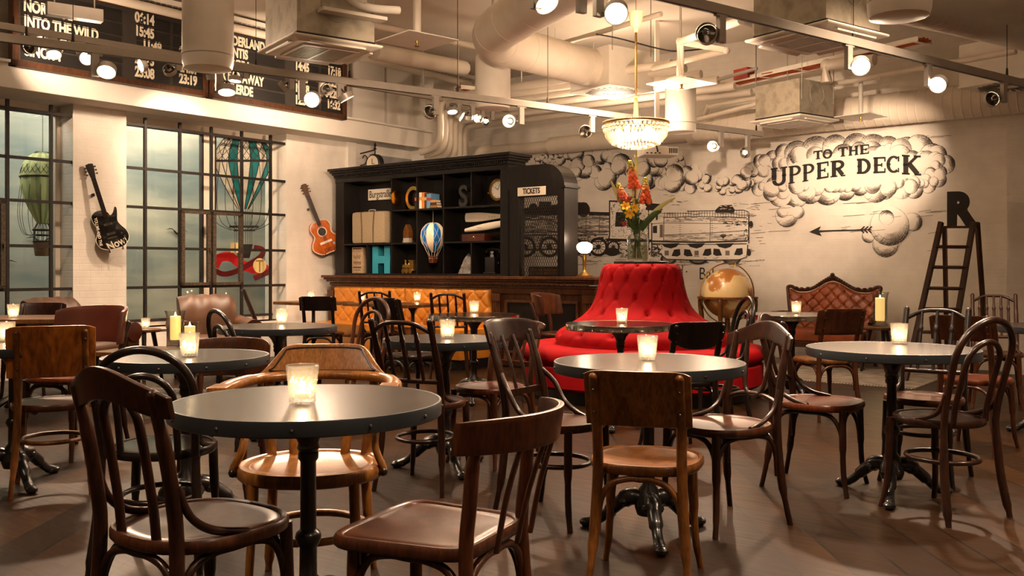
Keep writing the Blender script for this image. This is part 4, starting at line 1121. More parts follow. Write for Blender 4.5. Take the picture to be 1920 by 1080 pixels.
q = MB(); q.box(0, 0, .01, .42, .1, .02); q.box(-.2, 0, .06, .015, .1, .1); q.box(0, 0, .06, .015, .1, .1); q.box(.2, 0, .06, .015, .1, .1); q.box(0, .045, .06, .42, .012, .1); q.box(0, 0, .105, .42, .1, .012); q.build('rack_box', M_blackwood, b, smooth=False)
q = MB()
for k in range(20):
    for r in range(2): q.box(-.18 + k * .019 + (.004 if k > 9 else -.004), -.02, .036 + r * .036, .013, .05, .028)
q.build('stamps', M_woodtop, b, smooth=False)

# --- things in the compartments
def slot(name, label, cat, px, py, dy, group=None):
    """foot of the thing at pixel (px, py) on the plane dy behind the bookcase front"""
    p, z = onB(px, py, YF + dy); return thing(name, label, cat, RW(p, YF + dy, z), -AN, group)
PXM = lambda px, dy=.15: abs(onB(px + 10, 450, YF + dy)[0] - onB(px, 450, YF + dy)[0]) / 10     # metres per pixel across
PZM = lambda px, dy=.15: abs(onB(px, 460, YF + dy)[1] - onB(px, 450, YF + dy)[1]) / 10
t = slot('suitcase', 'beige fabric suitcase standing upright in the left compartment', 'suitcase', 698, 455, .13); t.location.z = zA
w, h = 62 * PXM(698), 60 * PZM(698)
b = MB(); b.box(0, 0, h / 2, w, .17, h); b.build('body', plain('beige_canvas', srgb(158, 140, 112), .8, var=.14, scale=60), t, bevel=.045)
for s in (-1, 1):
    b = MB(); b.tube([(s * .17 * w, -.088, .01), (s * (.15 + .02) * w, -.09, h / 2), (s * .2 * w, -.088, h - .01), (s * .2 * w, 0, h + .003)], .011, 6, flat=.5); b.build('strap', plain('grey_strap', srgb(100, 88, 70), .7), t)
b = MB(); b.tube(spl([(-.06, 0, h), (-.05, 0, h + .022), (.05, 0, h + .022), (.06, 0, h)]), .009, 8); b.build('handle', M_grey, t)
t = slot('street_sign', 'white enamel street sign reading Burgstraße above the suitcase', 'sign', 690, 366, .285)
p0_, p1_ = onB(688, 366, YF + .285)[0], onB(758, 366, YF + .285)[0]; W_ = p1_ - p0_ - .03; H_ = 23 * PZM(700)
b = MB(); b.bb(0, W_, -.005, .005, -H_ / 2, H_ / 2); b.build('sign_plate', M_letter, t, smooth=False)
b = MB()
for (a, c, d, e) in ((0, W_, H_ / 2 - .008, H_ / 2), (0, W_, -H_ / 2, -H_ / 2 + .008), (0, .008, -H_ / 2, H_ / 2), (W_ - .008, W_, -H_ / 2, H_ / 2)): b.bb(a, c, -.008, -.005, d, e)
b.build('sign_border', M_blackplastic, t, smooth=False)
text_flat('Burgstraße', H_ * .84, .03, -.006, 0, M_ink, t, .70, 0, align='LEFT')
t = slot('brass_letter', 'tall gold-coloured letter C in the second compartment of the top row', 'letter', 776, 385, .17); t.location.z = zB_
me = text_mesh('C', .42, .82, .04, 'CENTER', .004); me.materials.clear(); me.materials.append(M_gold); me.transform(Matrix.Rotation(pi / 2, 4, 'X'))
zmn = min(v.co.z for v in me.vertices); me.transform(Matrix.Translation((0, 0, -zmn))); link('letter_body', me, t)
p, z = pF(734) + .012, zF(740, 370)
t = RT('letter_glow_disc', 'thin gold disc standing for the glow of letter C on the compartment wall', 'disc', p, YF + .07, z)
b = MB(); b.lathe([(.0001, 0), (.09, 0), (.095, .006), (.0001, .008)], 28, M=Matrix.Rotation(pi / 2, 4, 'Y')); b.build('disc_body', M_gold, t)  # disc added in place of the gold letter's reflection on the wood
# books
bx = [(789, 8, 29, (30, 28, 26), 'black book with an orange label, first on the shelf'), (796, 5, 30, (225, 215, 195), 'thin white book second from the left'), (801, 5, 30, (206, 120, 40), 'yellow and white book third from the left'), (805.5, 4, 29, (60, 52, 40), 'thin dark brown book beside the blue one'), (812, 9, 27, (92, 140, 176), 'blue book at the right of the upright row')]
for (px, wpx, hpx, c, lab) in bx:
    t = slot('book', lab + ', above the model balloon', 'book', px, 390, .10, 'books in the third compartment'); t.location.z = zB_
    w, h = wpx * PXM(px) * .98, hpx * PZM(px)
    b = MB(); b.box(0, .005, h / 2, w - .006, .13, h - .008); b.build('pages', M_letter, t, smooth=False)
    b = MB(); b.box(-w / 2 + .002, 0, h / 2, .004, .15, h); b.box(w / 2 - .002, 0, h / 2, .004, .15, h); b.box(0, -.073, h / 2, w, .004, h); b.build('cover', plain('book_cover_%d' % px, srgb(*c), .6), t, smooth=False)
    b = MB(); b.box(0, -.076, h * .62, w * .9, .002, h * .2); b.build('spine_label', plain('spine_label_%d' % px, srgb(*((200, 88, 40) if px < 790 else (150, 60, 40) if px > 810 else (190, 150, 90))), .6), t, smooth=False)
for k, (c, lab) in enumerate((((120, 84, 44), 'small brown book lying at the bottom of the low stack'), ((40, 32, 28), 'small black book lying in the middle of the low stack'), ((170, 120, 60), 'small tan book lying on top of the low stack'))):
    t = slot('book', lab + ' above the balloon', 'book', 817, 390, .03, 'books in the third compartment'); t.location.z = zB_ + k * .033
    b = MB(); b.box(.0, 0, .016, .12 - .02 * k, .085, .026); b.build('pages', M_letter, t, smooth=False)
    b = MB(); b.box(0, 0, .003, .125 - .02 * k, .09, .005); b.box(0, 0, .029, .125 - .02 * k, .09, .005); b.box(0, -.044, .016, .125 - .02 * k, .004, .03); b.build('cover', plain('small_cover_%d' % k, srgb(*c), .6), t, smooth=False)
def letter_thing(ch, name, label, px, py, dy, size, mat, depth=.05, sx=1., zfloor=None, bold=.02, rz=0):
    t = slot(name, label, 'letter', px, py, dy)
    if zfloor: t.location.z = zfloor
    me = text_mesh(ch, size, sx, depth, 'CENTER', bold); me.materials.clear(); me.materials.append(mat); me.transform(Matrix.Rotation(pi / 2, 4, 'X')); me.transform(Matrix.Rotation(rz, 4, 'Z'))
    me.transform(Matrix.Translation((0, 0, -min(v.co.z for v in me.vertices)))); link('letter_body', me, t); return t
letter_thing('S', 'black_letter', 'dark grey letter S in the top row of the bookcase', 873, 385, .14, .36, plain('dark_grey_paint', srgb(40, 38, 37), .5), .05, .9, zB_ + .0, .008)
letter_thing('H', 'turquoise_letter', 'turquoise letter H in the bottom row of the bookcase', 720, 514, .15, .44, plain('turquoise_paint', srgb(44, 138, 160), .5), .06, .95, CT + .025, .03, .12)
t = slot('porthole_clock', 'round brass porthole clock at the right end of the top row', 'clock', 937, 353, .2)
b = MB(); b.lathe([(.0001, 0), (.13, 0), (.14, .02), (.13, .045), (.105, .05), (.1, .03), (.0001, .03)], 32, M=Matrix.Rotation(pi / 2, 4, 'X')); b.build('brass_case', M_brass, t)
b = MB(); b.lathe([(.0001, .031), (.099, .031), (.099, .034), (.0001, .034)], 32, M=Matrix.Rotation(pi / 2, 4, 'X')); b.build('clock_face', M_white, t)
b = MB(); b.tube([(0, -.037, 0), (-.045, -.037, .03)], .003, 5); b.tube([(0, -.037, 0), (.03, -.037, .065)], .0025, 5)
for k in range(12): b.box(.085 * cos(k * pi / 6), -.036, .085 * sin(k * pi / 6), .008, .002, .008); b.build('clock_hand', M_blackplastic, t, smooth=False)
b = MB(); b.box(-.145, -.01, -.03, .04, .04, .02); b.build('lug', M_brass, t)
t.location.z = zF(933, 353)
t = slot('mantel_clock', 'small wooden gothic-arched clock in the second column', 'clock', 765, 452, .12); t.location.z = zC
b = MB(); o = [(-.05, .03), (.05, .03), (.05, .14), (.03, .2), (0, .24), (-.03, .2), (-.05, .14)]
b.prism(o, -.04, .04, MY); b.box(0, 0, .015, .12, .1, .03); b.build('case', M_mid, t, smooth=False, bevel=.004)
b = MB(); b.box(.05, -.06, .03, .1, .06, .06); b.build('front_block', M_grey, t, smooth=False, bevel=.004)
# hanging toy balloon
p, z = onB(812, 493, YF + .12); t = thing('toy_balloon', 'blue and cream striped toy balloon hanging in the middle column', 'toy balloon', RW(p, YF + .12, z), -AN)
s = PZM(812); Hb = 76 * s; R = 17.2 * PXM(812, .12)
m = NT('blue_white_stripe'); cc = m.n('ShaderNodeTexCoord'); gd = m.n('ShaderNodeTexGradient', gradient_type='RADIAL'); m.l(cc.outputs['Object'], gd.inputs[0])
mu = m.n('ShaderNodeMath', operation='MULTIPLY_ADD'); mu.inputs[1].default_value = 5; mu.inputs[2].default_value = .12; m.l(gd.outputs[1], mu.inputs[0])
fr = m.n('ShaderNodeMath', operation='FRACT'); m.l(mu.outputs[0], fr.inputs[0])
rp = m.ramp(fr.outputs[0], [(.0, srgb(24, 104, 176)), (.5, srgb(24, 104, 176)), (.501, srgb(232, 220, 190)), (1, srgb(232, 220, 190))]); m.l(rp, m.b.inputs['Base Color']); m.set(Roughness=.25)
b = MB(); P = [(v.x, v.y) for v in spl([(.0001, 1.0, 0), (.5, .96, 0), (.9, .82, 0), (1, .66, 0), (.9, .5, 0), (.6, .36, 0), (.25, .28, 0), (.18, .26, 0)], 4)]
b.lathe([(max(r, 0) * R, zz * Hb) for r, zz in P], 32); b.build('envelope', m.mat, t)
b = MB()
for k in range(12):
    a = 2 * pi * k / 12
    b.tube([(r * R * 1.01 * cos(a + .5 * i / 8), r * R * 1.01 * sin(a + .5 * i / 8), zz * Hb) for i, (r, zz) in enumerate(P[2:20])], .0016, 4)
    b.tube([(r * R * 1.01 * cos(a - .5 * i / 8), r * R * 1.01 * sin(a - .5 * i / 8), zz * Hb) for i, (r, zz) in enumerate(P[2:20])], .0016, 4)
    b.tube([(R * .93 * cos(a), R * .93 * sin(a), .52 * Hb), (.4 * R * cos(a), .4 * R * sin(a), .2 * Hb), (.3 * R * cos(a), .3 * R * sin(a), .1 * Hb)], .002, 4)
b.build('net', M_letter, t)
b = MB(); b.lathe([(.0001, 0), (.3 * R, 0), (.38 * R, .12 * Hb), (.34 * R, .12 * Hb), (.28 * R, .02 * Hb)], 4, a0=pi / 4); b.lathe([(.36 * R, .15 * Hb), (.40 * R, .15 * Hb), (.40 * R, .165 * Hb), (.36 * R, .165 * Hb)], 16); b.build('basket', plain('red_brown_basket', srgb(110, 52, 30), .6), t)
b = MB(); b.box(0, -.27 * R, .06 * Hb, .1 * R, .03, .06 * Hb); b.build('emblem', M_gold, t)
b = MB(); b.tube([(0, 0, Hb), (0, 0, zB_ - z - .02)], .003, 6); b.build('hanging_wire', M_grey, t)
# propeller blades and wooden box
for (xa, ya, xb, yb_, ha, hb_, lab, sh) in ((874, 408, 945, 405, 17, 8, 'upper white wooden propeller blade lying in the right compartment', .0), (873, 432, 945, 419, 7, 14, 'lower white wooden propeller blade, tilted on the red box', .06)):
    p0, z0 = onB(xa, ya, YF + .16); p1, z1 = onB(xb, yb_, YF + .16); k = PZM(900)
    t = thing('propeller_blade', lab, 'propeller blade', RW(p0, YF + .16, z0), -AN); L = min(p1, pF(938) + .0) - p0 - .01
    b = MB(); N = 14
    def fp(u, v): 
        hh = (ha + (hb_ - ha) * u) * k / 2 * (1 + .25 * sin(pi * u * 1.2)); an = v * 2 * pi
        return Vector((u * L, .022 * cos(an), (z1 - z0) * u + hh * sin(an)))
    b.grid(lambda u, v: fp(v, u), 14, N, True); b.poly([fp(0, k2 / 14) for k2 in range(14)]); b.poly([fp(1, k2 / 14) for k2 in range(14)]); b.build('blade', M_letter, t)
    q = MB()
    for j in range(3): q.ball((L * (.66 + .07 * j if sh == 0 else .35 + .05 * j), -.024, (z1 - z0) * (.6 if sh == 0 else .4) + .0), .005, 6)
    q.build('rivets', M_ink, t)
t = slot('wooden_box', 'flat dark red box with a gold emblem under the white blades', 'box', 895, 449, .12); t.location.z = zC
w, h = 42 * PXM(895), 13 * PZM(895); b = MB(); b.box(0, 0, h * .36, w, .16, h * .72); b.build('box_body', M_leather2, t, smooth=False, bevel=.003); b = MB(); b.box(0, 0, h * .86, w + .004, .164, h * .28); b.build('lid', M_leather2, t, smooth=False, bevel=.003)
b = MB(); b.ball((0, -.08, h * .5), .018, 8, (1.2, .2, 1)); b.build('emblem', M_gold, t)
# bottom row
t = slot('printed_tin', 'tall old printed tin box at bottom left of the bookcase', 'tin', 675, 514, .14); t.location.z = CT + .025
w, h = 20 * PXM(675), 49 * PZM(675); b = MB(); b.box(0, 0, h / 2, w, .10, h); b.build('tin_body', plain('old_paper_label', srgb(172, 148, 118), .6, var=.2, scale=30), t, bevel=.006)
b = MB()
for (z_, hh, ww) in ((.93, .05, .8), (.84, .012, .86), (.42, .03, .7), (.36, .02, .75), (.22, .05, .75), (.12, .02, .6)): b.box(0, -.0505, h * z_, w * ww, .002, h * hh)
for k in range(14): b.box(-w * .3 + w * .045 * k, -.0505, h * (.62 + .05 * sin(k * 1.7)), w * .03, .002, h * (.07 + .05 * cos(k * 2.3)))
b.build('print', plain('faded_print', srgb(84, 50, 40), .7, var=.3, scale=50), t, smooth=False)
t = slot('toy_locomotive', 'small brass toy locomotive in the bottom row', 'toy train', 768, 514, .12); t.location.z = CT + .025
b = MB(); b.lathe([(.0001, -.1), (.035, -.1), (.035, .06), (.0001, .06)], 16, (0, 0, .085), Matrix.Rotation(pi / 2, 4, 'Y')); b.box(.07, 0, .1, .07, .08, .12); b.box(.07, 0, .165, .09, .1, .012); b.lathe([(.018, 0), (.014, .04), (.022, .06), (.0001, .06)], 12, (-.07, 0, .115)); b.lathe([(.016, 0), (.0001, .03)], 12, (-.01, 0, .118)); b.box(0, 0, .045, .22, .07, .02); b.build('engine_body', M_brass, t, angle=30)
for x in (-.07, -.01, .06):
    for s in (-1, 1): b = MB(); b.lathe([(.0001, -.006), (.03, -.006), (.03, .006), (.0001, .006)], 16, (x, s * .045, .03), Matrix.Rotation(pi / 2, 4, 'X')); b.build('wheel', M_brass, t)
t = slot('rock', 'rough grey pointed rock in the bottom row', 'rock', 875, 514, .14); t.location.z = CT + .025
b = MB(); rr = random.Random(4); H_ = 38 * PZM(875)
def frk(u, v):
    r = .10 * (1 - v) ** .7 * (1 + .25 * sin(u * 2 * pi * 2 + 1) + .1 * rr.uniform(-1, 1)); return Vector((.03 * v + r * cos(u * 2 * pi), r * .7 * sin(u * 2 * pi), H_ * v * (1 + .03 * rr.uniform(-1, 1))))
b.grid(frk, 18, 12, True); b.poly([(.1 * cos(2 * pi * k / 12), .07 * sin(2 * pi * k / 12), 0) for k in range(12)]); b.build('stone', plain('grey_rock', srgb(120, 116, 110), .8, var=.5, scale=18, bump=.6), t, angle=25)
t = slot('telephone', 'old black telephone with a crank in the bottom right compartment', 'telephone', 925, 514, .14); t.location.z = CT + .025
b = MB(); b.box(0, 0, .10, .15, .14, .20); b.box(0, 0, .01, .19, .17, .02); tbody = b.build('body', M_blackplastic, t, bevel=.008)
b = MB(); b.tube(spl([(-.1, 0, .255), (-.09, 0, .29), (0, 0, .30), (.09, 0, .29), (.1, 0, .255)]), .016, 8); b.build('handset', M_blackplastic, t)
b = MB(); b.box(0, 0, .235, .05, .05, .07); b.ball((0, -.05, .24), .012, 8); b.build('cradle', M_chrome, tbody)
b = MB(); b.tube([(.075, 0, .13), (.11, 0, .13), (.11, -.04, .13)], .008, 6); b.build('crank', M_chrome, tbody)

# --- lamp on the counter
P = onB(1096, 518, YF + .12); t = RT('table_lamp', 'small brass table lamp with a glowing white globe on the counter', 'lamp', P[0], YF + .12, CT)
b = MB(); b.lathe([(.0001, 0), (.085, 0), (.088, .012), (.06, .03), (.03, .05), (.02, .07), (.016, .09), (.02, .15), (.026, .2), (.015, .24), (.03, .255), (.0001, .26)], 24); b.build('base', M_brass, t)
b = MB(); b.lathe([(.035, .255), (.06, .27), (.085, .30), (.092, .33), (.085, .355), (.06, .375), (.03, .385), (.0001, .385)], 24)
for k in range(12): pass
b.build('globe_shade', M_opal, t)
lamp_light('globe_light', 'POINT', (0, 0, .42), 4, WARM, .06, parent=t)
# ================================================================== WALL PAINTINGS
def wallpt(px, py, off=.002):
    p, z = onB(px, py, -off); return Vector((p, -off, z))
class Ink:
    """a painting on the back wall: filled shapes and brush strokes, each layer a hair in front of the last"""
    def __init__(s, d0=.001): s.a = MB(); s.d = d0
    def fill(s, pts, mi, step=.00006):
        s.d += step; s.a.mi = mi; s.a.poly([wallpt(x, y, s.d) for x, y in pts])
    def line(s, pts, w, mi=1, step=.000004):
        s.d += step; s.a.mi = mi; ribbon_px(s.a, pts, w, lambda x, y, o: wallpt(x, y, s.d), 0)
    def build(s, name, label, cat):
        o = s.a.build(name, [M_mural, M_ink, M_inklight, M_inkmid], None, RW(0, 0), -AN, smooth=False); return tag(o, label, cat)
M_inkmid = plain('mural_ink_grey', srgb(78, 70, 64), .8, var=.2, scale=3)
rm = random.Random(11)
def puff(k, x, y, r, shade=None, dark=1.0, fill=True):
    """one steam ball: outline, a dark crescent of fine concentric strokes fading to grey, and some cross strokes"""
    sh = shade if shade is not None else rm.uniform(.1, 1.2)
    if fill: k.fill([(x + r * cos(a * pi / 14), y + r * sin(a * pi / 14)) for a in range(28)], 0)
    nh = max(7, int(r * 1.15))
    for j in range(nh):
        t = (j + rm.random() * .6) / nh; rr = r * (.99 - .62 * t); sp = (1.9 - 1.35 * t) * rm.uniform(.75, 1.08); c = sh + rm.uniform(-.3, .3); n = 9
        w = (.36 + .5 * (1 - t)) * dark
        k.line([(x + rr * cos(c - sp + 2 * sp * i / n), y + rr * sin(c - sp + 2 * sp * i / n)) for i in range(n + 1)], [.1 + w * sin(pi * i / n) ** 1.5 for i in range(n + 1)], 1 if t < .22 * dark + .1 else 3 if t < .55 else 2)
    for _ in range(2):
        a0 = sh + rm.uniform(-3.0, -2.2); L = rm.uniform(4.2, 5.8); n = 20
        k.line([(x + r * rm.uniform(.98, 1.0) * cos(a0 + L * i / n), y + r * rm.uniform(.98, 1.0) * sin(a0 + L * i / n)) for i in range(n + 1)], [.2 + .6 * sin(pi * i / n) for i in range(n + 1)], 1 if dark > .7 else 3)
    for j in range(max(4, int(r * .7))):
        c = sh + rm.uniform(-1.3, 1.3); r0 = r * rm.uniform(.5, .8)
        k.line([(x + r0 * cos(c), y + r0 * sin(c)), (x + r * .96 * cos(c + .1), y + r * .96 * sin(c + .1))], .5 * dark, 3)
ink = Ink()
path = [(1006, 303, 7), (1022, 299, 8), (1050, 296, 18), (1080, 302, 26), (1110, 310, 28), (1145, 318, 30), (1185, 322, 30), (1225, 322, 28), (1262, 326, 28), (1296, 332, 26), (1318, 338, 17), (1345, 347, 13), (1368, 352, 14), (1392, 342, 17), (1412, 330, 22)]
for pass_ in range(3):
    for i in range(len(path) - 1):
        (x0, y0, w0), (x1, y1, w1) = path[i], path[i + 1]
        for j in range(3 if pass_ else 4):
            t = rm.random(); w = w0 + (w1 - w0) * t
            r = max(5, w * rm.uniform(.36, .62)); oy = rm.uniform(-.8, .8) * w * (1.0 if pass_ else 1.1)
            puff(ink, x0 + (x1 - x0) * t, y0 + (y1 - y0) * t + oy, r, rm.choice((-.9, -.4, .5, 1.0, 1.6, 2.2)), rm.uniform(.8, 1.15))
for (x, y, r) in ((1277, 297, 5), (1270, 301, 3)): puff(ink, x, y, r)
ink.build('smoke_painting', 'ink painting of billowing steam clouds along the wall above the painted train', 'wall painting')
ink = Ink()
ringp = [(1424, 352, 16), (1420, 325, 17), (1430, 300, 19), (1452, 298, 22), (1475, 288, 22), (1500, 286, 26), (1535, 282, 28), (1570, 280, 26), (1605, 276, 28), (1640, 276, 26), (1668, 272, 24), (1700, 278, 26), (1725, 284, 24), (1745, 292, 20), (1762, 292, 18), (1772, 306, 15), (1768, 325, 16), (1756, 340, 16), (1738, 348, 16), (1715, 352, 20), (1690, 356, 22), (1665, 356, 20), (1640, 356, 22), (1612, 354, 22), (1580, 356, 24), (1550, 356, 24), (1520, 362, 24), (1490, 366, 22), (1465, 366, 20), (1442, 364, 18)]
cx, cy = 1600, 320
for (x, y, r) in ringp:
    rr = r * rm.uniform(.72, 1.22); puff(ink, x + rm.uniform(-5, 5), y + rm.uniform(-4, 4), rr, atan2(y - cy, (x - cx) * .5) + rm.uniform(-.6, .6), .6 if y < 290 and 1490 < x < 1700 else .8)
for (x, y, r) in ringp:
    for q in range(2):
        k_ = rm.uniform(.05, .30); puff(ink, x + (cx - x) * k_ * .5 + rm.uniform(-12, 12), y + (cy - y) * k_ * 1.6 + rm.uniform(-4, 4), r * rm.uniform(.4, .85), atan2(y - cy, (x - cx) * .5) + rm.uniform(-.9, .9), rm.uniform(.4, .7))
# the clean heart of the cloud behind the words
ink.fill([(1600 + 135 * cos(a * pi / 20) , 318 + 34 * sin(a * pi / 20) - (20 * cos(a * pi / 20)) * .45) for a in range(40)], 0)
for (x, y, r, s) in ((1475, 405, 21, 1.2), (1496, 398, 12, .6), (1467, 398, 10, 2.4)): puff(ink, x, y, r, s, .6)
for (x, y, r, s) in ((1712, 416, 17, .3), (1660, 458, 24, 1.5), (1628, 443, 12, 2.0), (1668, 424, 37, 1.2), (1662, 408, 14, -1.4)): puff(ink, x, y, r, s, .75)
for k in range(26):
    x = rm.choice((1430, 1600, 1700, 1740)) + rm.uniform(-30, 40); y = rm.choice((255, 385, 400, 430, 470)) + rm.uniform(-5, 8); ink.line([(x, y), (x + rm.uniform(15, 45), y - rm.uniform(1, 4))], .8, 2)
ink.build('cloud_painting', 'large ink cloud painted on the wall around the words TO THE UPPER DECK', 'wall painting')

# ---- western lettering: strokes in a unit box, mapped to a quad in the picture of the wall
WL = {  # each item: polyline (x,y up) , width
 'T': [([(.5, 0), (.5, 1)], .24), ([(0, .93), (1, .93)], .14), ([(.05, .95), (.05, .68)], .1), ([(.95, .95), (.95, .68)], .1), ([(.25, .04), (.75, .04)], .09), ([(.38, .5), (.62, .5)], .1)],
 'O': [('arc', .5, .5, .38, .43, 0, 360, .22)],
 'H': [([(.22, 0), (.22, 1)], .2), ([(.78, 0), (.78, 1)], .2), ([(.2, .5), (.8, .5)], .12), ([(.04, .04), (.4, .04)], .08), ([(.6, .04), (.96, .04)], .08), ([(.04, .96), (.4, .96)], .08), ([(.6, .96), (.96, .96)], .08)],
 'E': [([(.25, 0), (.25, 1)], .24), ([(.05, .94), (.95, .94)], .12), ([(.05, .06), (.95, .06)], .12), ([(.25, .5), (.7, .5)], .11), ([(.92, .97), (.92, .7)], .09), ([(.92, .03), (.92, .3)], .09), ([(.68, .38), (.68, .62)], .09), ([(.1, .5), (.25, .5)], .12)],
 'U': [([(.2, 1), (.2, .35)], .24), ('arc', .5, .33, .3, .25, 180, 360, .2), ([(.8, .33), (.8, 1)], .18), ([(0, .96), (.42, .96)], .08), ([(.6, .96), (1, .96)], .08), ([(.05, .55), (.35, .55)], .1), ([(.68, .55), (.93, .55)], .1)],
 'P': [([(.25, 0), (.25, 1)], .24), ('arc', .5, .71, .36, .225, -90, 90, .2), ([(.2, .94), (.55, .94)], .12), ([(.2, .48), (.55, .48)], .11), ([(.02, .04), (.5, .04)], .08), ([(.02, .96), (.3, .96)], .08), ([(.1, .5), (.3, .5)], .1)],
 'R': [([(.25, 0), (.25, 1)], .24), ('arc', .48, .72, .34, .22, -90, 90, .2), ([(.2, .94), (.52, .94)], .12), ([(.2, .5), (.52, .5)], .11), ([(.5, .5), (.82, .08)], .22), ([(.02, .04), (.48, .04)], .08), ([(.02, .96), (.3, .96)], .08), ([(.72, .04), (1, .04)], .09)],
 'D': [([(.25, 0), (.25, 1)], .24), ('arc', .42, .5, .45, .44, -90, 90, .22), ([(.05, .94), (.46, .94)], .12), ([(.05, .06), (.46, .06)], .12), ([(.08, .5), (.3, .5)], .11)],
 'C': [('arc', .52, .5, .40, .43, 50, 310, .22), ([(.86, .96), (.86, .66)], .1), ([(.86, .04), (.86, .3)], .08), ([(.05, .5), (.3, .5)], .1)],
 'K': [([(.22, 0), (.22, 1)], .22), ([(.25, .42), (.78, .96)], .12), ([(.38, .56), (.82, .05)], .22), ([(.02, .04), (.42, .04)], .08), ([(.02, .96), (.42, .96)], .08), ([(.62, .96), (.98, .96)], .08), ([(.66, .04), (1, .04)], .08), ([(.08, .5), (.3, .5)], .1)]}
def western(mb, ch, x0, x1, y0, y1, skew, off):
    def mp_(u, v): return wallpt(x0 + (x1 - x0) * u, y1 - (y1 - y0) * v - skew * (u - .5), off)
    W_ = (x1 - x0); H_ = (y1 - y0)
    for st in WL[ch]:
        if st[0] == 'arc':
            _, cx_, cy_, rx, ry, a0, a1, w = st; n = 22; ins, outs = [], []
            vs = []
            for i in range(n + 1):
                a = radians(a0 + (a1 - a0) * i / n); k = 1.15 * w * (.6 + .4 * abs(cos(a)))
                vs.append(mp_(cx_ + (rx + k / 2) * cos(a), cy_ + (ry + k * .5 * W_ / H_) * sin(a))); vs.append(mp_(cx_ + (rx - k / 2) * cos(a), cy_ + (ry - k * .5 * W_ / H_) * sin(a)))
            mb.add(vs, [(2 * i, 2 * i + 1, 2 * i + 3, 2 * i + 2) for i in range(n)])
        else:
            (u0, v0), (u1, v1) = st[0]; w = st[1]; dx, dy = (u1 - u0) * W_, (v1 - v0) * H_; L = math.hypot(dx, dy)
            w *= 1.18; nx, ny = -dy / L * w * W_ / 2, dx / L * w * W_ / 2
            mb.poly([mp_(u0 + nx / W_, v0 + ny / H_), mp_(u1 + nx / W_, v1 + ny / H_), mp_(u1 - nx / W_, v1 - ny / H_), mp_(u0 - nx / W_, v0 - ny / H_)])
INKD = ink.d + .001
wl = thing('painted_lettering', 'black western lettering TO THE UPPER DECK painted inside the large cloud', 'wall lettering', RW(0, 0), -AN)
Z = 3.177
def wq(ch, a, c, d, e, skew, k): 
    m = MB(); western(m, ch, 1400 + a / Z, 1400 + c / Z, 220 + d / Z, 220 + e / Z, skew, INKD + k * .0002); m.build('letter', M_ink, wl, smooth=False)
k = 0
for q in (('T', 398, 452, 199, 249, 2), ('O', 452, 510, 190, 246, 2), ('T', 545, 602, 178, 233, 2), ('H', 604, 668, 171, 226, 2), ('E', 672, 731, 163, 219, 2), ('U', 143, 242, 298, 410, 4), ('P', 247, 325, 286, 392, 4), ('P', 330, 405, 276, 380, 4), ('E', 413, 490, 266, 366, 4), ('R', 497, 588, 256, 354, 3), ('D', 652, 740, 246, 336, 1), ('E', 750, 830, 236, 333, 1), ('C', 833, 916, 228, 332, 0), ('K', 922, 1040, 226, 342, -2)):
    wq(*q, k); k += 1
ar = Ink(INKD + .003)
ar.line([(1524, 434), (1560, 432.5), (1600, 431.5), (1634, 430.5)], [3.2, 2.6, 2.3, 2]); ar.fill([(1517, 435), (1539, 424), (1535, 433), (1541, 443)], 1)
for x in (1614, 1621, 1628): ar.line([(x, 431), (x + 7, 424.5)], 2.6); ar.line([(x, 431), (x + 6, 437)], 2.6)
ar.build('arrow_painting', 'black arrow painted on the wall pointing left below the lettering', 'wall painting')

# ---- train
tr = Ink()
L = tr.line; Fl = tr.fill
def hatch(x0, y0, x1, y1, n, w=.7, mi=2, dx=6, jit=1.):
    for _ in range(n):
        x, y = rm.uniform(x0, x1), rm.uniform(y0, y1); L([(x, y), (x + rm.uniform(-dx, dx), y + rm.uniform(-jit, jit))], w * rm.uniform(.6, 1.3), mi)
def ell(cx_, cy_, rx, ry, a0=0, a1=360, n=20): return [(cx_ + rx * cos(radians(a0 + (a1 - a0) * i / n)), cy_ + ry * sin(radians(a0 + (a1 - a0) * i / n))) for i in range(n + 1)]
def wash(x0, y0, x1, y1, n, hard=.5):
    for _ in range(n):
        x, y = rm.uniform(x0, x1), rm.uniform(y0, y1); l_ = rm.uniform(4, 14); L([(x - l_, y), (x + l_, y + rm.uniform(-.6, .6))], rm.uniform(.3, 1.0), 3 if rm.random() < hard else 2)
# engine: boiler runs from behind the booth to the cab at 1145..1215
Fl([(960, 402), (1143, 402), (1143, 438), (960, 440)], 0)
Fl([(960, 393), (1083, 379), (1100, 380), (1106, 390), (1106, 400), (960, 408)], 1)
Fl([(1104, 397), (1146, 398), (1146, 405), (1104, 404)], 1)
hatch(962, 400, 1140, 437, 150, 1.0, 1, 10); hatch(962, 402, 1140, 440, 160, .7, 2, 12)
L([(960, 412), (1143, 410)], 1.6); L([(960, 436), (1143, 434)], 2.4); L([(960, 442), (1140, 440)], 2)
for x in (985, 1010, 1040, 1070, 1100, 1125): L([(x, 402), (x - 2, 436)], 1)
Fl(ell(1094, 393, 12, 14), 1); Fl([(1010, 378), (1034, 378), (1032, 402), (1012, 402)], 1); Fl(ell(1000, 395, 10, 14), 1)
wash(964, 403, 1138, 414, 120); wash(964, 424, 1138, 440, 160); wash(964, 414, 1138, 424, 40, .2)
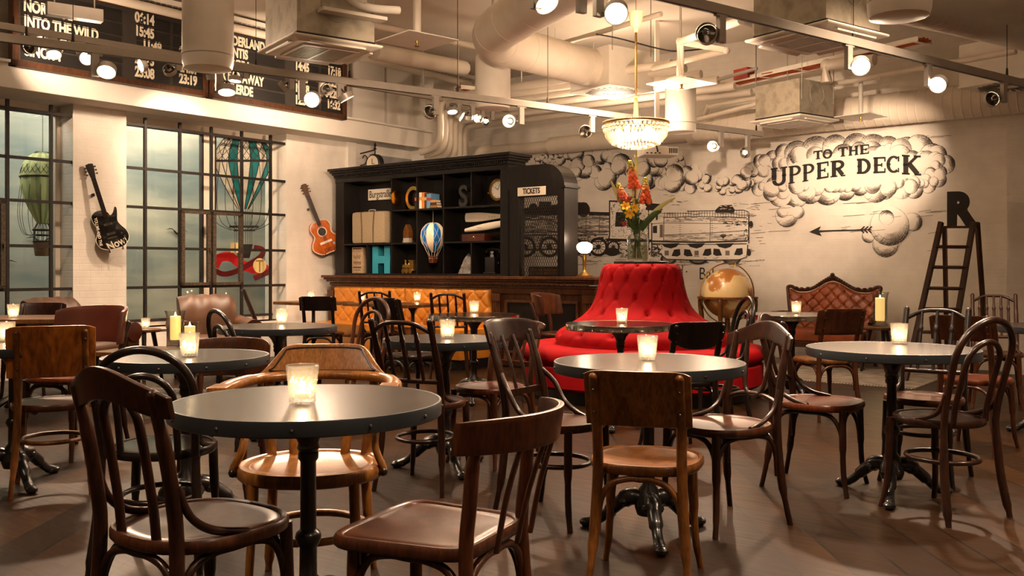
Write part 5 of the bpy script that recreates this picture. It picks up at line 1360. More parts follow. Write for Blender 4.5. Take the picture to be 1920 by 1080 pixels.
# cab
Fl([(1143, 376), (1240, 384), (1242, 391), (1225, 391), (1222, 470), (1136, 470), (1143, 438)], 0)
L([(1143, 376), (1143, 440), (1137, 470)], 2.4); L([(1143, 377), (1168, 378), (1238, 384)], 3); L([(1216, 388), (1216, 470)], 2)
Fl([(1206, 383), (1236, 384), (1243, 394), (1234, 394), (1233, 415), (1230, 415), (1229, 395), (1208, 394)], 1)
Fl([(1155, 398), (1172, 398), (1172, 425), (1153, 425)], 1); L(ell(1187, 410, 10, 12), 1.5); hatch(1146, 380, 1216, 440, 110, .9, 1, 4, 7); hatch(1140, 430, 1216, 468, 80, .8, 2, 8)
# running gear
hatch(965, 442, 1140, 480, 420, 1.5, 1, 6, 4); wash(965, 442, 1140, 482, 200); hatch(1135, 448, 1225, 480, 130, 1.5, 1, 6, 4)
for (x, r) in ((985, 20), (1030, 20), (1075, 19), (1122, 18), (1150, 12)):
    Fl(ell(x, 463, r, r), 1); Fl(ell(x, 463, r * .72, r * .72), 0)
    for a in range(0, 180, 30): L([(x - r * .7 * cos(radians(a)), 463 - r * .7 * sin(radians(a))), (x + r * .7 * cos(radians(a)), 463 + r * .7 * sin(radians(a)))], 1.2)
    Fl(ell(x, 463, r * .25, r * .25), 1)
L([(985, 468), (1122, 466)], 3); L([(1020, 458), (1140, 452)], 2)
Fl([(1137, 447), (1222, 449), (1221, 454), (1137, 452)], 1)
Fl(ell(1148, 472, 14, 8), 1)
# tender: long rounded box on bogies
Fl([(1222, 417), (1246, 406), (1404, 406), (1404, 455), (1222, 452)], 0)
Fl([(1243, 400), (1290, 398), (1400, 395), (1405, 405), (1244, 407)], 0)
L([(1243, 408), (1310, 406), (1400, 408)], 1.6); L([(1288, 396), (1395, 394), (1404, 398), (1404, 408)], 1.4); L([(1244, 400), (1290, 400), (1290, 395)], 1.2)
for x in range(1246, 1404, 5): L([(x, 398 if x < 1290 else 395), (x, 407)], .9)
Fl([(1341, 394), (1350, 385), (1372, 384), (1378, 394), (1376, 400), (1342, 399)], 1); hatch(1344, 386, 1374, 393, 12, .8, 0, 6)
L([(1220, 420), (1246, 418), (1404, 420)], 1.0); L([(1222, 452), (1310, 454), (1402, 452)], 2.6); L([(1222, 457), (1310, 459), (1400, 457)], 1.4); L([(1404, 404), (1404, 456)], 2.2)
L([(1244, 441), (1330, 437), (1404, 432)], 1.2)
for x in (1274, 1276, 1334, 1336):
    for y in range(414, 450, 4): L([(x, y), (x, y + 1.2)], 1.1)
L([(1332, 408), (1331, 452)], .9); L([(1245, 408), (1244, 452)], 1.2); hatch(1360, 415, 1404, 424, 24, 1.5, 1, 9); hatch(1360, 440, 1404, 450, 14, 1., 1, 8); hatch(1246, 408, 1404, 416, 60, .8, 2, 9); hatch(1246, 425, 1400, 450, 50, .5, 2, 9); hatch(1395, 410, 1404, 452, 40, 1.2, 1, 2, 4)
Fl([(1224, 424), (1232, 423), (1232, 437), (1224, 437)], 1); Fl([(1237, 421), (1243, 421), (1243, 445), (1237, 445)], 2); L([(1222, 418), (1222, 480)], 2)
Fl(ell(1356, 442, 6, 3.4), 2); Fl([(1351, 442), (1361, 442), (1356, 448)], 1); Fl(ell(1408, 421, 4, 7), 1)
wash(1250, 408, 1398, 416, 40, .4); wash(1250, 440, 1398, 451, 50, .4); wash(1240, 398, 1400, 406, 30, .5)
# bogie frame with holes and wheels
for (x, rx) in ((1253, 15), (1309, 18), (1372, 17)):
    Fl(ell(x, 486, rx, 10), 1); Fl(ell(x, 486, rx * .7, 7), 2)
Fl([(1232, 459), (1402, 459), (1401, 482), (1385, 487), (1250, 486), (1236, 475)], 0)
L([(1232, 459), (1236, 475), (1250, 486), (1310, 488), (1385, 487), (1400, 482), (1402, 459)], 1.8)
for (x, y, s) in ((1268, 474, 1), (1290, 474, -1), (1326, 473, 1), (1345, 473, -1), (1385, 472, 1)):
    Fl([(x - 9 * s, y + 6), (x - 4 * s, y - 6), (x + 7 * s, y - 7), (x + 8 * s, y + 4), (x + 2 * s, y + 7)], 1)
for x in (1250, 1306, 1364): Fl([(x - 4, 470), (x + 4, 470), (x + 4, 479), (x - 4, 479)], 2)
for x in (1258, 1306, 1360): Fl([(x - 18, 457), (x + 16, 456), (x + 10, 463), (x, 466), (x - 12, 463)], 1)
Fl(ell(1404, 473, 4, 7), 1); hatch(1240, 488, 1400, 496, 40, 1, 1, 7); hatch(1225, 460, 1240, 482, 40, 1.6, 1, 3, 3)
for y in range(458, 482, 5): L([(1221, y), (1229, y)], 1.4)
hatch(1085, 478, 1440, 500, 60, .9, 2, 22); hatch(1380, 400, 1440, 480, 16, .9, 2, 14); hatch(1380, 380, 1420, 395, 14, .8, 2, 10); hatch(1240, 362, 1290, 385, 12, .8, 2, 10)
tr.build('train_painting', 'ink painting of an old steam locomotive and its tender on the back wall', 'wall painting')
# ---- handwriting below the train
hw = thing('wall_handwriting', 'thin handwritten words on the wall below the painted tender', 'wall lettering', RW(0, 0), -AN)
def handwrite(body, px, py, size, sx, name='words'):
    p, z = onB(px, py, -.003); text_flat(body, size, p, -.003, z, M_ink, hw, sx, -.0015, name, 'LEFT', .0008)
handwrite('ELISABETH -', 1216, 507, .22, .52); handwrite('Bahn', 1310, 514, .24, .8); handwrite('Kleinbahn', 1217, 490, .09, .8)

# ================================================================== FURNITURE AT THE BACK
# red round sofa
RS = Vector((1.19, 8.6, 0))
rs = thing('round_sofa', 'large round red velvet sofa with a tufted central cone', 'sofa', RS, .2)
b = MB(); b.lathe([(.0001, 0), (.98, 0), (.98, .11), (.0001, .11)], 64); b.build('plinth', M_blackplastic, rs, angle=30)
b = MB(); b.lathe([(.7, .11), (1.05, .11), (1.09, .14), (1.09, .30), (1.07, .315), (.7, .315)], 72); b.build('seat_base', M_velvet, rs)
for q in range(6):
    b = MB(); n = 16; V = []
    prof = [(.72, .32), (1.06, .32), (1.10, .35), (1.115, .40), (1.09, .445), (1.03, .46), (.85, .462), (.72, .46)]
    a0 = 2 * pi * q / 6 + .006; a1 = 2 * pi * (q + 1) / 6 - .006
    for i in range(n + 1):
        a = a0 + (a1 - a0) * i / n; k = -.012 if i in (0, n) else 0
        for (r, z) in prof: V.append(((r + k) * cos(a), (r + k) * sin(a), z + (k * .6 if z > .4 else -k * .3)))
    m_ = len(prof); fs = [(i * m_ + j, i * m_ + (j + 1) % m_, (i + 1) * m_ + (j + 1) % m_, (i + 1) * m_ + j) for i in range(n) for j in range(m_)]
    fs += [tuple(range(m_)), tuple(n * m_ + j for j in range(m_))]
    b.add(V, fs); b.build('seat_cushion', M_velvet, rs, angle=50)
prof = [(v.x, v.y) for v in spl([(.78, .45, 0), (.79, .53, 0), (.75, .585, 0), (.66, .64, 0), (.56, .70, 0), (.475, .78, 0), (.425, .88, 0), (.395, 1.0, 0), (.375, 1.1, 0), (.35, 1.165, 0), (.30, 1.19, 0), (.2, 1.195, 0)], 10)]
Ls = [0.]
for i in range(1, len(prof)): Ls.append(Ls[-1] + math.hypot(prof[i][0] - prof[i - 1][0], prof[i][1] - prof[i - 1][1]))
NB = 14; BT = []
rows = [(.14, 0), (.30, 1), (.46, 0), (.62, 1), (.78, 0), (.94, 1)]
for (s, o) in rows:
    for kk in range(NB): BT.append((2 * pi * (kk + .5 * o) / NB, s))
def rat(s):
    for i in range(1, len(prof)):
        if Ls[i] >= s:
            t = (s - Ls[i - 1]) / max(1e-9, Ls[i] - Ls[i - 1]); return prof[i - 1][0] + (prof[i][0] - prof[i - 1][0]) * t, prof[i - 1][1] + (prof[i][1] - prof[i - 1][1]) * t, i
    return prof[-1][0], prof[-1][1], len(prof) - 1
def fc(u, v):
    s = v * Ls[-1]; r, z, i = rat(s); a = 2 * pi * u
    j = max(1, min(len(prof) - 1, i)); dr, dz = prof[j][0] - prof[j - 1][0], prof[j][1] - prof[j - 1][1]; L_ = math.hypot(dr, dz); nr, nz = dz / L_, -dr / L_
    # diamond lattice
    fu = a * NB / (2 * pi); fv = (s - .14) / .32
    i1, j1 = fu + fv, fu - fv; d1, d2 = abs(i1 - round(i1)), abs(j1 - round(j1))
    ok = 1 if .02 < s < 1.0 else max(0, 1 - abs(s - 1.0) / .06)
    dep = .004 * math.exp(-(min(d1, d2) / .09) ** 2) + .030 * math.exp(-(math.hypot(d1, d2) / .15) ** 2)
    return Vector(((r - nr * dep * ok) * cos(a), (r - nr * dep * ok) * sin(a), z - nz * dep * ok))
b = MB(); b.grid(fc, NB * 22, 110, True); cone = b.build('tufted_cone', M_velvet, rs, angle=80)
bt = MB(); bt.ball((0, 0, 0), .013, 8); bme = bt.mesh('button', M_velvet)
for (a, s) in BT:
    if -pi < 1 and sin(a + .2) < .35:
        r, z, _ = rat(s); link('button', bme, cone, ((r - .034) * cos(a), (r - .034) * sin(a), z - .008))
b = MB(); b.lathe([(.0001, 1.192), (.245, 1.192), (.25, 1.197), (.25, 1.212), (.245, 1.216), (.0001, 1.216)], 48); b.build('top_tray', M_blackplastic, rs)

# vase with flowers on top of the cone
VX = Vector((RS.x - .03, RS.y, 1.217))
t = thing('flower_vase', 'clear glass jar half full of water on top of the red sofa', 'vase', VX)
b = MB(); b.lathe([(.0001, .004), (.085, 0), (.096, .012), (.098, .20), (.09, .235), (.068, .255), (.07, .285), (.066, .285), (.064, .255), (.086, .232), (.094, .20), (.092, .016), (.0001, .012)], 32); b.build('jar', M_glass, t)
b = MB(); b.lathe([(.0001, .017), (.09, .017), (.091, .15), (.0001, .15)], 28); b.build('water', M_water, t)
M_stem = plain('green_stem', srgb(74, 98, 42), .6, var=.3); M_leaf = plain('green_leaf', srgb(62, 92, 44), .5, var=.35, scale=12); M_paleleaf = plain('pale_yellow_leaf', srgb(196, 194, 120), .5, var=.15)
M_fo = plain('orange_petal', srgb(226, 100, 48), .6, var=.25, scale=30); M_fp = plain('salmon_petal', srgb(236, 150, 96), .6, var=.2, scale=30); M_fy = plain('yellow_petal', srgb(238, 196, 36), .55, var=.1); M_fw = plain('white_petal', srgb(240, 234, 220), .6, var=.05); M_fr = plain('dark_red_petal', srgb(150, 34, 24), .6, var=.3); M_bud = plain('yellow_green_bud', srgb(196, 184, 84), .6, var=.2)
KP = RS.y / F                                     # metres per pixel at the vase
def V_(px, py, dy=0.): return Vector(((px - 1190) * KP, dy, (493 - py) * KP))
def stem(px, py, dy, base=(0, 0, .03), w=.004):
    e = V_(px, py, dy); bs = Vector((rm.uniform(-.05, .05), rm.uniform(-.05, .05), .03)); m = Vector((e.x * .28, e.y * .28, .27)); return spl([bs, m, e], 6)
def flower(name, label): return thing(name, label, 'flower', VX, 0, 'flowers in the glass jar')
def snapdragon(px0, py0, px1, py1, dy, mats, lab):
    f = flower('snapdragon', lab); P = stem(px0, py0, dy); e0, e1 = V_(px0, py0, dy), V_(px1, py1, dy)
    b = MB(); b.tube(P + [e1], .004, 6); b.build('stem', M_stem, f)
    n = 13
    for mi, (ta, tb_, mt) in enumerate(((0, .45, mats[0]), (.45, .75, mats[1]), (.75, 1.0, mats[2]))):
        b = MB()
        for i in range(n):
            t_ = i / (n - 1)
            if not (ta <= t_ < tb_ + (.01 if tb_ == 1. else 0)): continue
            c = e0.lerp(e1, t_); R = .036 * (1 - .72 * t_); s = .026 * (1 - .6 * t_)
            for k in range(6):
                a = 2 * pi * k / 6 + i * .7 + rm.uniform(-.2, .2); q = c + Vector((R * cos(a), R * sin(a), rm.uniform(-.008, .008)))
                b.ball(q, s * rm.uniform(.7, 1.0), 7, (1, 1, .8)); b.ball(q + Vector((.5 * s * cos(a), .5 * s * sin(a), -.4 * s)), s * .6, 6)
        b.build('blossom', mt, f)
snapdragon(1184, 353, 1175, 305, .0, (M_fo, M_fp, M_bud), 'tallest orange snapdragon spike at the left of the bouquet')
snapdragon(1203, 382, 1203, 338, -.05, (M_fo, M_fp, M_bud), 'orange and salmon snapdragon spike at the right of the bouquet')
snapdragon(1164, 378, 1154, 348, .02, (M_fo, M_fp, M_bud), 'small salmon snapdragon spike leaning out at the left')
def petals(b, c, n, L_, W_, up, tilt, rot=0.):
    up = Vector(up).normalized(); x = up.orthogonal().normalized(); y = up.cross(x)
    for k in range(n):
        a = 2 * pi * k / n + rot; d = x * cos(a) + y * sin(a); s = up.cross(d)
        P = [c, c + d * L_ * .35 + up * L_ * tilt * .5, c + d * L_ * .75 + up * L_ * tilt * .8, c + d * L_ + up * L_ * tilt * .65]
        ww = (.2, .9, .8, .08); vs = []
        for p_, w_ in zip(P, ww): vs += [p_ + s * W_ * w_ / 2, p_ - s * W_ * w_ / 2]
        n_ = len(vs); vs2 = [v + up * .002 for v in vs]
        b.add(vs, [(2 * i, 2 * i + 1, 2 * i + 3, 2 * i + 2) for i in range(3)]); b.add(vs2, [(2 * i, 2 * i + 2, 2 * i + 3, 2 * i + 1) for i in range(3)])
def lily(px, py, dy, mat, lab, n=6, L_=.05, up=(.1, -1, .35), name='lily'):
    f = flower(name, lab); b = MB(); b.tube(stem(px, py, dy), .0035, 6); b.build('stem', M_stem, f)
    b = MB(); c = V_(px, py, dy); petals(b, c, n, L_, L_ * .62, up, .45); 
    if n > 6: petals(b, c, n - 2, L_ * .65, L_ * .5, up, .9, .4); b.ball(c + Vector(up).normalized() * L_ * .25, L_ * .33, 8)
    b.build('blossom', mat, f)
    if n <= 6:
        b = MB()
        for k in range(5): b.tube([c, c + Vector((rm.uniform(-.012, .012), -.03, .012 + rm.uniform(-.012, .012)))], .0018, 5)
        b.build('stamen', M_fo, f)
lily(1164, 392, -.08, M_fy, 'yellow lily at the left of the bouquet'); lily(1180, 395, -.10, M_fy, 'yellow lily in the middle of the bouquet', up=(.4, -1, .2)); lily(1172, 405, -.09, M_fy, 'lowest yellow lily of the bouquet', up=(-.1, -1, -.1))
lily(1196, 393, -.09, M_fw, 'upper white rose at the right of the bouquet', 8, .036, name='rose'); lily(1200, 404, -.09, M_fw, 'middle white rose at the right of the bouquet', 8, .036, name='rose'); lily(1195, 412, -.08, M_fw, 'lowest white rose at the right of the bouquet', 8, .03, name='rose')
for k, (px, py, lab) in enumerate(((1160, 377, 'small dark red blossom beside the upper left snapdragon'), (1172, 377, 'small dark red blossom above the yellow lilies'), (1163, 424, 'dark red blossom hanging low at the left of the bouquet'))): lily(px, py, -.06, M_fr, lab, 9, .026, (0, -1, .3), 'red_blossom')
def blade(pts, w, mat, lab, name='leaf_blade'):
    f = flower(name, lab); P = spl([V_(x, y, d) for x, y, d in pts], 6); b = MB(); n = len(P)
    b.tube(P, [w * (.25 + .75 * sin(pi * min(1, .12 + .88 * i / (n - 1)))) for i in range(n)], 8, flat=.16, up=(0, 1, 0)); b.build('leaf', mat, f)
blade([(1188, 440, .02), (1184, 370, .03), (1188, 320, .03), (1187, 283, .03)], .022, M_paleleaf, 'tall pale yellow blade standing straight up in the bouquet')
blade([(1198, 435, -.02), (1212, 410, -.05), (1235, 388, -.06), (1258, 375, -.06)], .022, M_paleleaf, 'pale green blade arching out to the right of the bouquet')
blade([(1178, 430, 0), (1160, 385, .02), (1148, 360, .02), (1140, 342, .02)], .02, M_paleleaf, 'pale blade leaning out to the left of the bouquet')
blade([(1196, 436, -.02), (1205, 420, -.05), (1220, 405, -.07), (1232, 400, -.07)], .03, M_leaf, 'broad dark green leaf at the right of the bouquet', 'broad_leaf')
blade([(1184, 436, -.02), (1170, 410, -.05), (1160, 385, -.03), (1152, 368, 0)], .026, M_leaf, 'broad green leaf at the left of the bouquet', 'broad_leaf')
f = flower('fern_spray', 'feathery green filler between the flowers')
b = MB()
for k in range(46):
    px, py = 1183 + rm.gauss(0, 13), 405 + rm.gauss(0, 16); P = stem(px, py, rm.uniform(-.07, .07)); b.tube(P[3:], .002, 4)
    for j in range(3):
        c = P[-1 - j]; d = Vector((rm.uniform(-1, 1), rm.uniform(-1, 1), rm.uniform(-.3, .8))).normalized(); b.tube([c, c + d * .02, c + d * .045], [.002, .011, .001], 6, flat=.25)
b.build('foliage', M_leaf, f)
f = flower('palm_frond', 'narrow fan of dark green fronds at the upper right of the bouquet')
b = MB()
for k in range(14):
    t_ = k / 13; c = V_(1192 + 16 * t_, 400 - 62 * t_, .03)
    for s in (-1, 1): b.tube([c, c + Vector((s * .03 + .01, 0, .05)), c + Vector((s * .035 + .02, 0, .09 - .03 * t_))], [.001, .004, .001], 5, flat=.4)
b.tube([V_(1188, 440, .02), V_(1192, 400, .03), V_(1208, 338, .03)], .003, 6); b.build('frond', M_leaf, f)

# globe bar
GP = at(1364, 550, 11.0)
g = thing('globe', 'large antique floor globe in a wooden ring beside the red sofa', 'globe', (GP.x, GP.y, 0), .3)
R = 47 * 11 / F
m = NT('antique_map'); c = m.coord((1, 1, 1)); nz = m.n('ShaderNodeTexNoise', Scale=3.1, Detail=7., Distortion=.4); m.l(c, nz.inputs['Vector'])
m.l(m.ramp(nz.outputs[0], [(.0, srgb(216, 190, 136)), (.5, srgb(222, 196, 142)), (.525, srgb(176, 118, 52)), (.64, srgb(160, 100, 44)), (.66, srgb(128, 110, 60))]), m.b.inputs['Base Color']); m.set(Roughness=.3); m.b.inputs['Coat Weight'].default_value = .3
b = MB(); b.ball((0, 0, GP.z), R, 40); b.build('sphere', m.mat, g, angle=90)
zr = CZ - (558 - HY) / F * 11.0
b = MB(); b.lathe([(R * 1.03, zr - .014), (R * 1.18, zr - .014), (R * 1.19, zr), (R * 1.18, zr + .012), (R * 1.03, zr + .012), (R * 1.03, zr - .014)], 48); b.build('horizon_ring', M_mid, g)
b = MB(); b.tube([(R * 1.2 * cos(a * pi / 20) , 0, GP.z + R * 1.2 * sin(a * pi / 20)) for a in range(40)], .008, 6, True); b.tube([(R * .3, 0, GP.z + R * 1.0), (R * .36, 0, GP.z + R * 1.2)], .008, 6); b.build('meridian', M_brass, g)
for k in range(4):
    a = pi / 4 + pi / 2 * k; b = MB(); b.tube(spl([(R * 1.08 * cos(a), R * 1.08 * sin(a), zr - .01), (R * 1.1 * cos(a), R * 1.1 * sin(a), zr - .1), (R * .95 * cos(a), R * .95 * sin(a), .3), (R * 1.05 * cos(a), R * 1.05 * sin(a), .02)]), [.026, .03, .02, .022], 10); b.build('leg', M_mid, g)
b = MB(); b.box(0, 0, .22, R * 1.4, .05, .03); b.box(0, 0, .22, .05, R * 1.4, .03); b.lathe([(.0001, .2), (.06, .2), (.04, .3), (.03, GP.z - R), (.0001, GP.z - R)], 14); b.build('stretcher', M_mid, g)

# tufted carved sofa
SP = onB(1546, 560, -.62)[0]; sf = thing('carved_sofa', 'small tan leather sofa with a tufted back and carved wooden crest', 'sofa', RW(SP, -.62, 0), -AN)
HWs = .56
def crest(x):  # top outline of the back
    u = abs(x) / HWs
    return .90 + .05 * math.exp(-((u - .95) / .12) ** 2) - .02 * u + .12 * (.5 + .5 * cos(pi * min(1, u / .6)))
def fs_(u, v):
    U = 2 * u - 1; z0 = .40; W_ = HWs * (.86 + .12 * v); x = U * W_; z = z0 + (crest(U * HWs) - .03 - z0) * v
    d1 = tuft(x, z - .42, .15, .15, .036); e = min(1, min(1 - abs(U), (1 - v)) / .05)
    return Vector((x, .18 + .10 * v - d1 * e, z))
b = MB(); b.grid(fs_, 90, 60); tbk = b.build('tufted_back', M_sofa, sf, angle=80)
bt = MB(); bt.ball((0, 0, 0), .011, 7); bme = bt.mesh('button', M_leather2)
for i in range(-12, 13):
    for j in range(-12, 13):
        x, z = (i + j) / 2 * .15, .42 + (i - j) / 2 * .15
        if abs(x) < HWs * .84 and .45 < z < crest(x) - .08: link('button', bme, tbk, (x, .18 + .10 * (z - .4) / .55 - .006, z))
b = MB(); P = [(-HWs * .86, .2, .42)] + [(-HWs * (.86 + .14 * min(1, t_ * 1.0)), .2 + .08 * t_, .42 + (crest(HWs) - .42) * t_) for t_ in (.3, .6, .9)] + [(HWs * U / 12, .29, crest(HWs * U / 12)) for U in range(-12, 13)] + [(HWs * (.86 + .14 * t_), .2 + .08 * t_, .42 + (crest(HWs) - .42) * t_) for t_ in (.9, .6, .3)] + [(HWs * .86, .2, .42)]
b.tube(spl(P, 3), .022, 10); b.build('carved_frame', M_brown, sf)
b = MB()
for k in range(15):
    x = (k - 7) * .027; b.ball((x, .275, crest(x) + .022 - .015 * abs(k - 7) / 7), .019 + .012 * math.exp(-(k - 7) ** 2 / 4.), 8)
for x in (-.45, -.38, -.30, .30, .38, .45): b.ball((x, .27, crest(x) + .018), .022, 8, (1.4, 1, .8)); b.ball((x + .025, .27, crest(x) + .012), .014, 7)
b.ball((0, .27, crest(0) + .05), .03, 8); b.build('carved_crest', M_brown, sf)
b = MB(); b.box(0, -.05, .37, HWs * 1.9, .56, .14); b.build('seat', M_sofa, sf, bevel=.05)
b = MB(); b.box(0, -.06, .27, HWs * 1.94, .58, .07); b.build('seat_rail', M_brown, sf, bevel=.01)
for s in (-1, 1):
    b = MB(); b.tube(spl([(s * HWs * .96, .22, .60), (s * HWs * 1.05, .05, .60), (s * HWs * 1.1, -.16, .58), (s * HWs * 1.08, -.24, .52)]), [.03, .035, .04, .035], 10); b.tube(spl([(s * HWs * 1.08, -.22, .54), (s * HWs * 1.0, -.18, .42), (s * HWs * .97, -.25, .27)]), .028, 8); b.build('arm', M_brown, sf)
    for y in (-.28, .2): b = MB(); b.tube(spl([(s * HWs * .92, y, .27), (s * HWs * .97, y - .02, .2), (s * HWs * .92, y, .08), (s * HWs * .96, y, 0)]), [.035, .032, .02, .022], 8); b.build('leg', M_brown, sf)

# leather armchairs
def club(X, Y, face, lab, w=.80):
    t = thing('leather_armchair', lab, 'armchair', (X, Y, 0), yaw(*face), 'leather club armchairs')
    b = MB(); 
    def fb(u, v):
        U = 2 * u - 1; a = v * 2 * pi; x = U * w * .36 ; zc_ = .60; hh = .27 * (1 - .12 * abs(U) ** 6); dd = .11
        return Vector((x * (1 + .02 * sin(a)), -.30 + dd * cos(a) - .10 * sin(a) * .9 + .012 * sin(9 * U + 2 * a), zc_ + hh * math.copysign(abs(sin(a)) ** .6, sin(a)) + .006 * sin(14 * U)))
    b.grid(lambda u, v: fb(v, u), 28, 24, True); b.poly([fb(0, k / 28) for k in range(28)]); b.poly([fb(1, k / 28) for k in range(28)]); b.build('back_cushion', M_leather, t, angle=70)
    b = MB(); b.box(0, .02, .37, w * .66, .62, .17); b.build('seat_cushion', M_leather, t, bevel=.06, angle=70)
    b = MB(); b.box(0, -.02, .20, w * .98, .70, .19); b.build('base', M_leather, t, bevel=.03)
    for s in (-1, 1):
        b = MB(); b.tube([(s * w * .42, .36, .53), (s * w * .42, .0, .54), (s * w * .42, -.34, .56)], [.095, .09, .085], 16); b.box(s * w * .42, .0, .38, .14, .70, .28); b.build('arm', M_leather, t, angle=50)
        q = MB(); q.lathe([(.0001, 0), (.085, 0), (.095, .008), (.0001, .014)], 16, (s * w * .42, .358, .53), Matrix.Rotation(-pi / 2, 4, 'X')); q.build('arm_scroll', M_leather2, t)
        for y in (-.3, .3): q = MB(); q.lathe([(.018, 0), (.028, .11), (.0001, .11)], 10, (s * w * .4, y, 0)); q.build('leg', M_dark, t)
    return t
club(-4.15, 8.95, (.93, -.38), 'brown leather club armchair below the left window, beside the pillar')
club(-3.12, 9.75, (.50, -.87), 'brown leather club armchair below the right window, facing us')

# ladder with letter
LX = at(1793, 600, 9.95)
ld = thing('wooden_ladder', 'old wooden folding ladder against the right wall, carrying a letter', 'ladder', (0, 0, 0))
def Pz(px, py, Y): return at(px, py, Y)
TL, TR = at(1762, 428, 9.86), at(1823, 428, 9.72)
zt_ = TL.z
fl_, fr_ = onZ(1697, 716, 0.), onZ(1775, 716, 0.)
bl_, br_ = onZ(1776, 694, 0.), onZ(1852, 690, 0.)
def rail(a, b_, w=.034, d=.022, name='side_rail'):
    m_ = MB(); m_.tube([a, b_], w, 4, flat=d / w); m_.build(name, M_brown, ld, smooth=False)
tl2, tr2 = at(1771, 428, 9.98), at(1833, 428, 9.86)
up_ = Vector((0, 0, .06))
rail(fl_, TL + (TL - fl_).normalized() * .07); rail(fr_, TR + (TR - fr_).normalized() * .07)
rail(bl_, tl2 + (tl2 - bl_).normalized() * .02, .028); rail(br_, tr2 + (tr2 - br_).normalized() * .07, .028)
for py in (464, 503, 543, 582, 625, 668):
    t_ = (py - 428) / (716 - 428); a = TL.lerp(fl_, t_); b_ = TR.lerp(fr_, t_); m_ = MB(); m_.tube([a, b_], .018, 4, flat=2.0, up=(0, 1, 0)); m_.build('rung', M_brown, ld, smooth=False)
m_ = MB(); c = (TL + TR + tl2 + tr2) / 4; m_.add([TL, TR, tr2, tl2, TL + Vector((0, 0, .025)), TR + Vector((0, 0, .025)), tr2 + Vector((0, 0, .025)), tl2 + Vector((0, 0, .025))], [(0, 1, 2, 3), (4, 5, 6, 7), (0, 1, 5, 4), (1, 2, 6, 5), (2, 3, 7, 6), (3, 0, 4, 7)]); m_.build('top_board', M_brown, ld, smooth=False)
ddx = (TR - TL); rzR = atan2(ddx.y, ddx.x)
t = thing('black_letter', 'large black letter R standing on top of the ladder', 'letter', (c.x + .01, c.y, zt_ + .026), rzR + .05)
me = text_mesh('R', .44, .92, .06, 'CENTER', .03); me.materials.clear(); me.materials.append(plain('dark_brown_paint', srgb(34, 28, 24), .55)); me.transform(Matrix.Rotation(pi / 2, 4, 'X'))
me.transform(Matrix.Translation((0, 0, -min(v.co.z for v in me.vertices)))); link('letter_body', me, t)

# rug
def rug():
    p0, y0 = 4.9, -2.0
    m = NT('grey_rug'); c = m.coord((1, 1, 1)); nz = m.n('ShaderNodeTexNoise', Scale=8., Detail=6.); m.l(c, nz.inputs['Vector'])
    m.l(m.ramp(nz.outputs[0], [(.35, srgb(112, 104, 94)), (.65, srgb(152, 142, 128))]), m.b.inputs['Base Color']); m.set(Roughness=.9); m.bump(nz.outputs[0], .3)
    t = thing('rug', 'worn grey rug on the floor in front of the tufted brown sofa', 'rug', RW(p0, y0, 0), -AN)
    b = MB(); b.bb(-.0, 2.6, -.2, 1.9, .001, .012); b.build('pile', m.mat, t, smooth=False)
    b = MB()
    for k in range(90): b.box(2.6 * k / 90, -.225, .005, .008, .05, .004)
    b.build('fringe', M_letter, t, smooth=False)
rug()

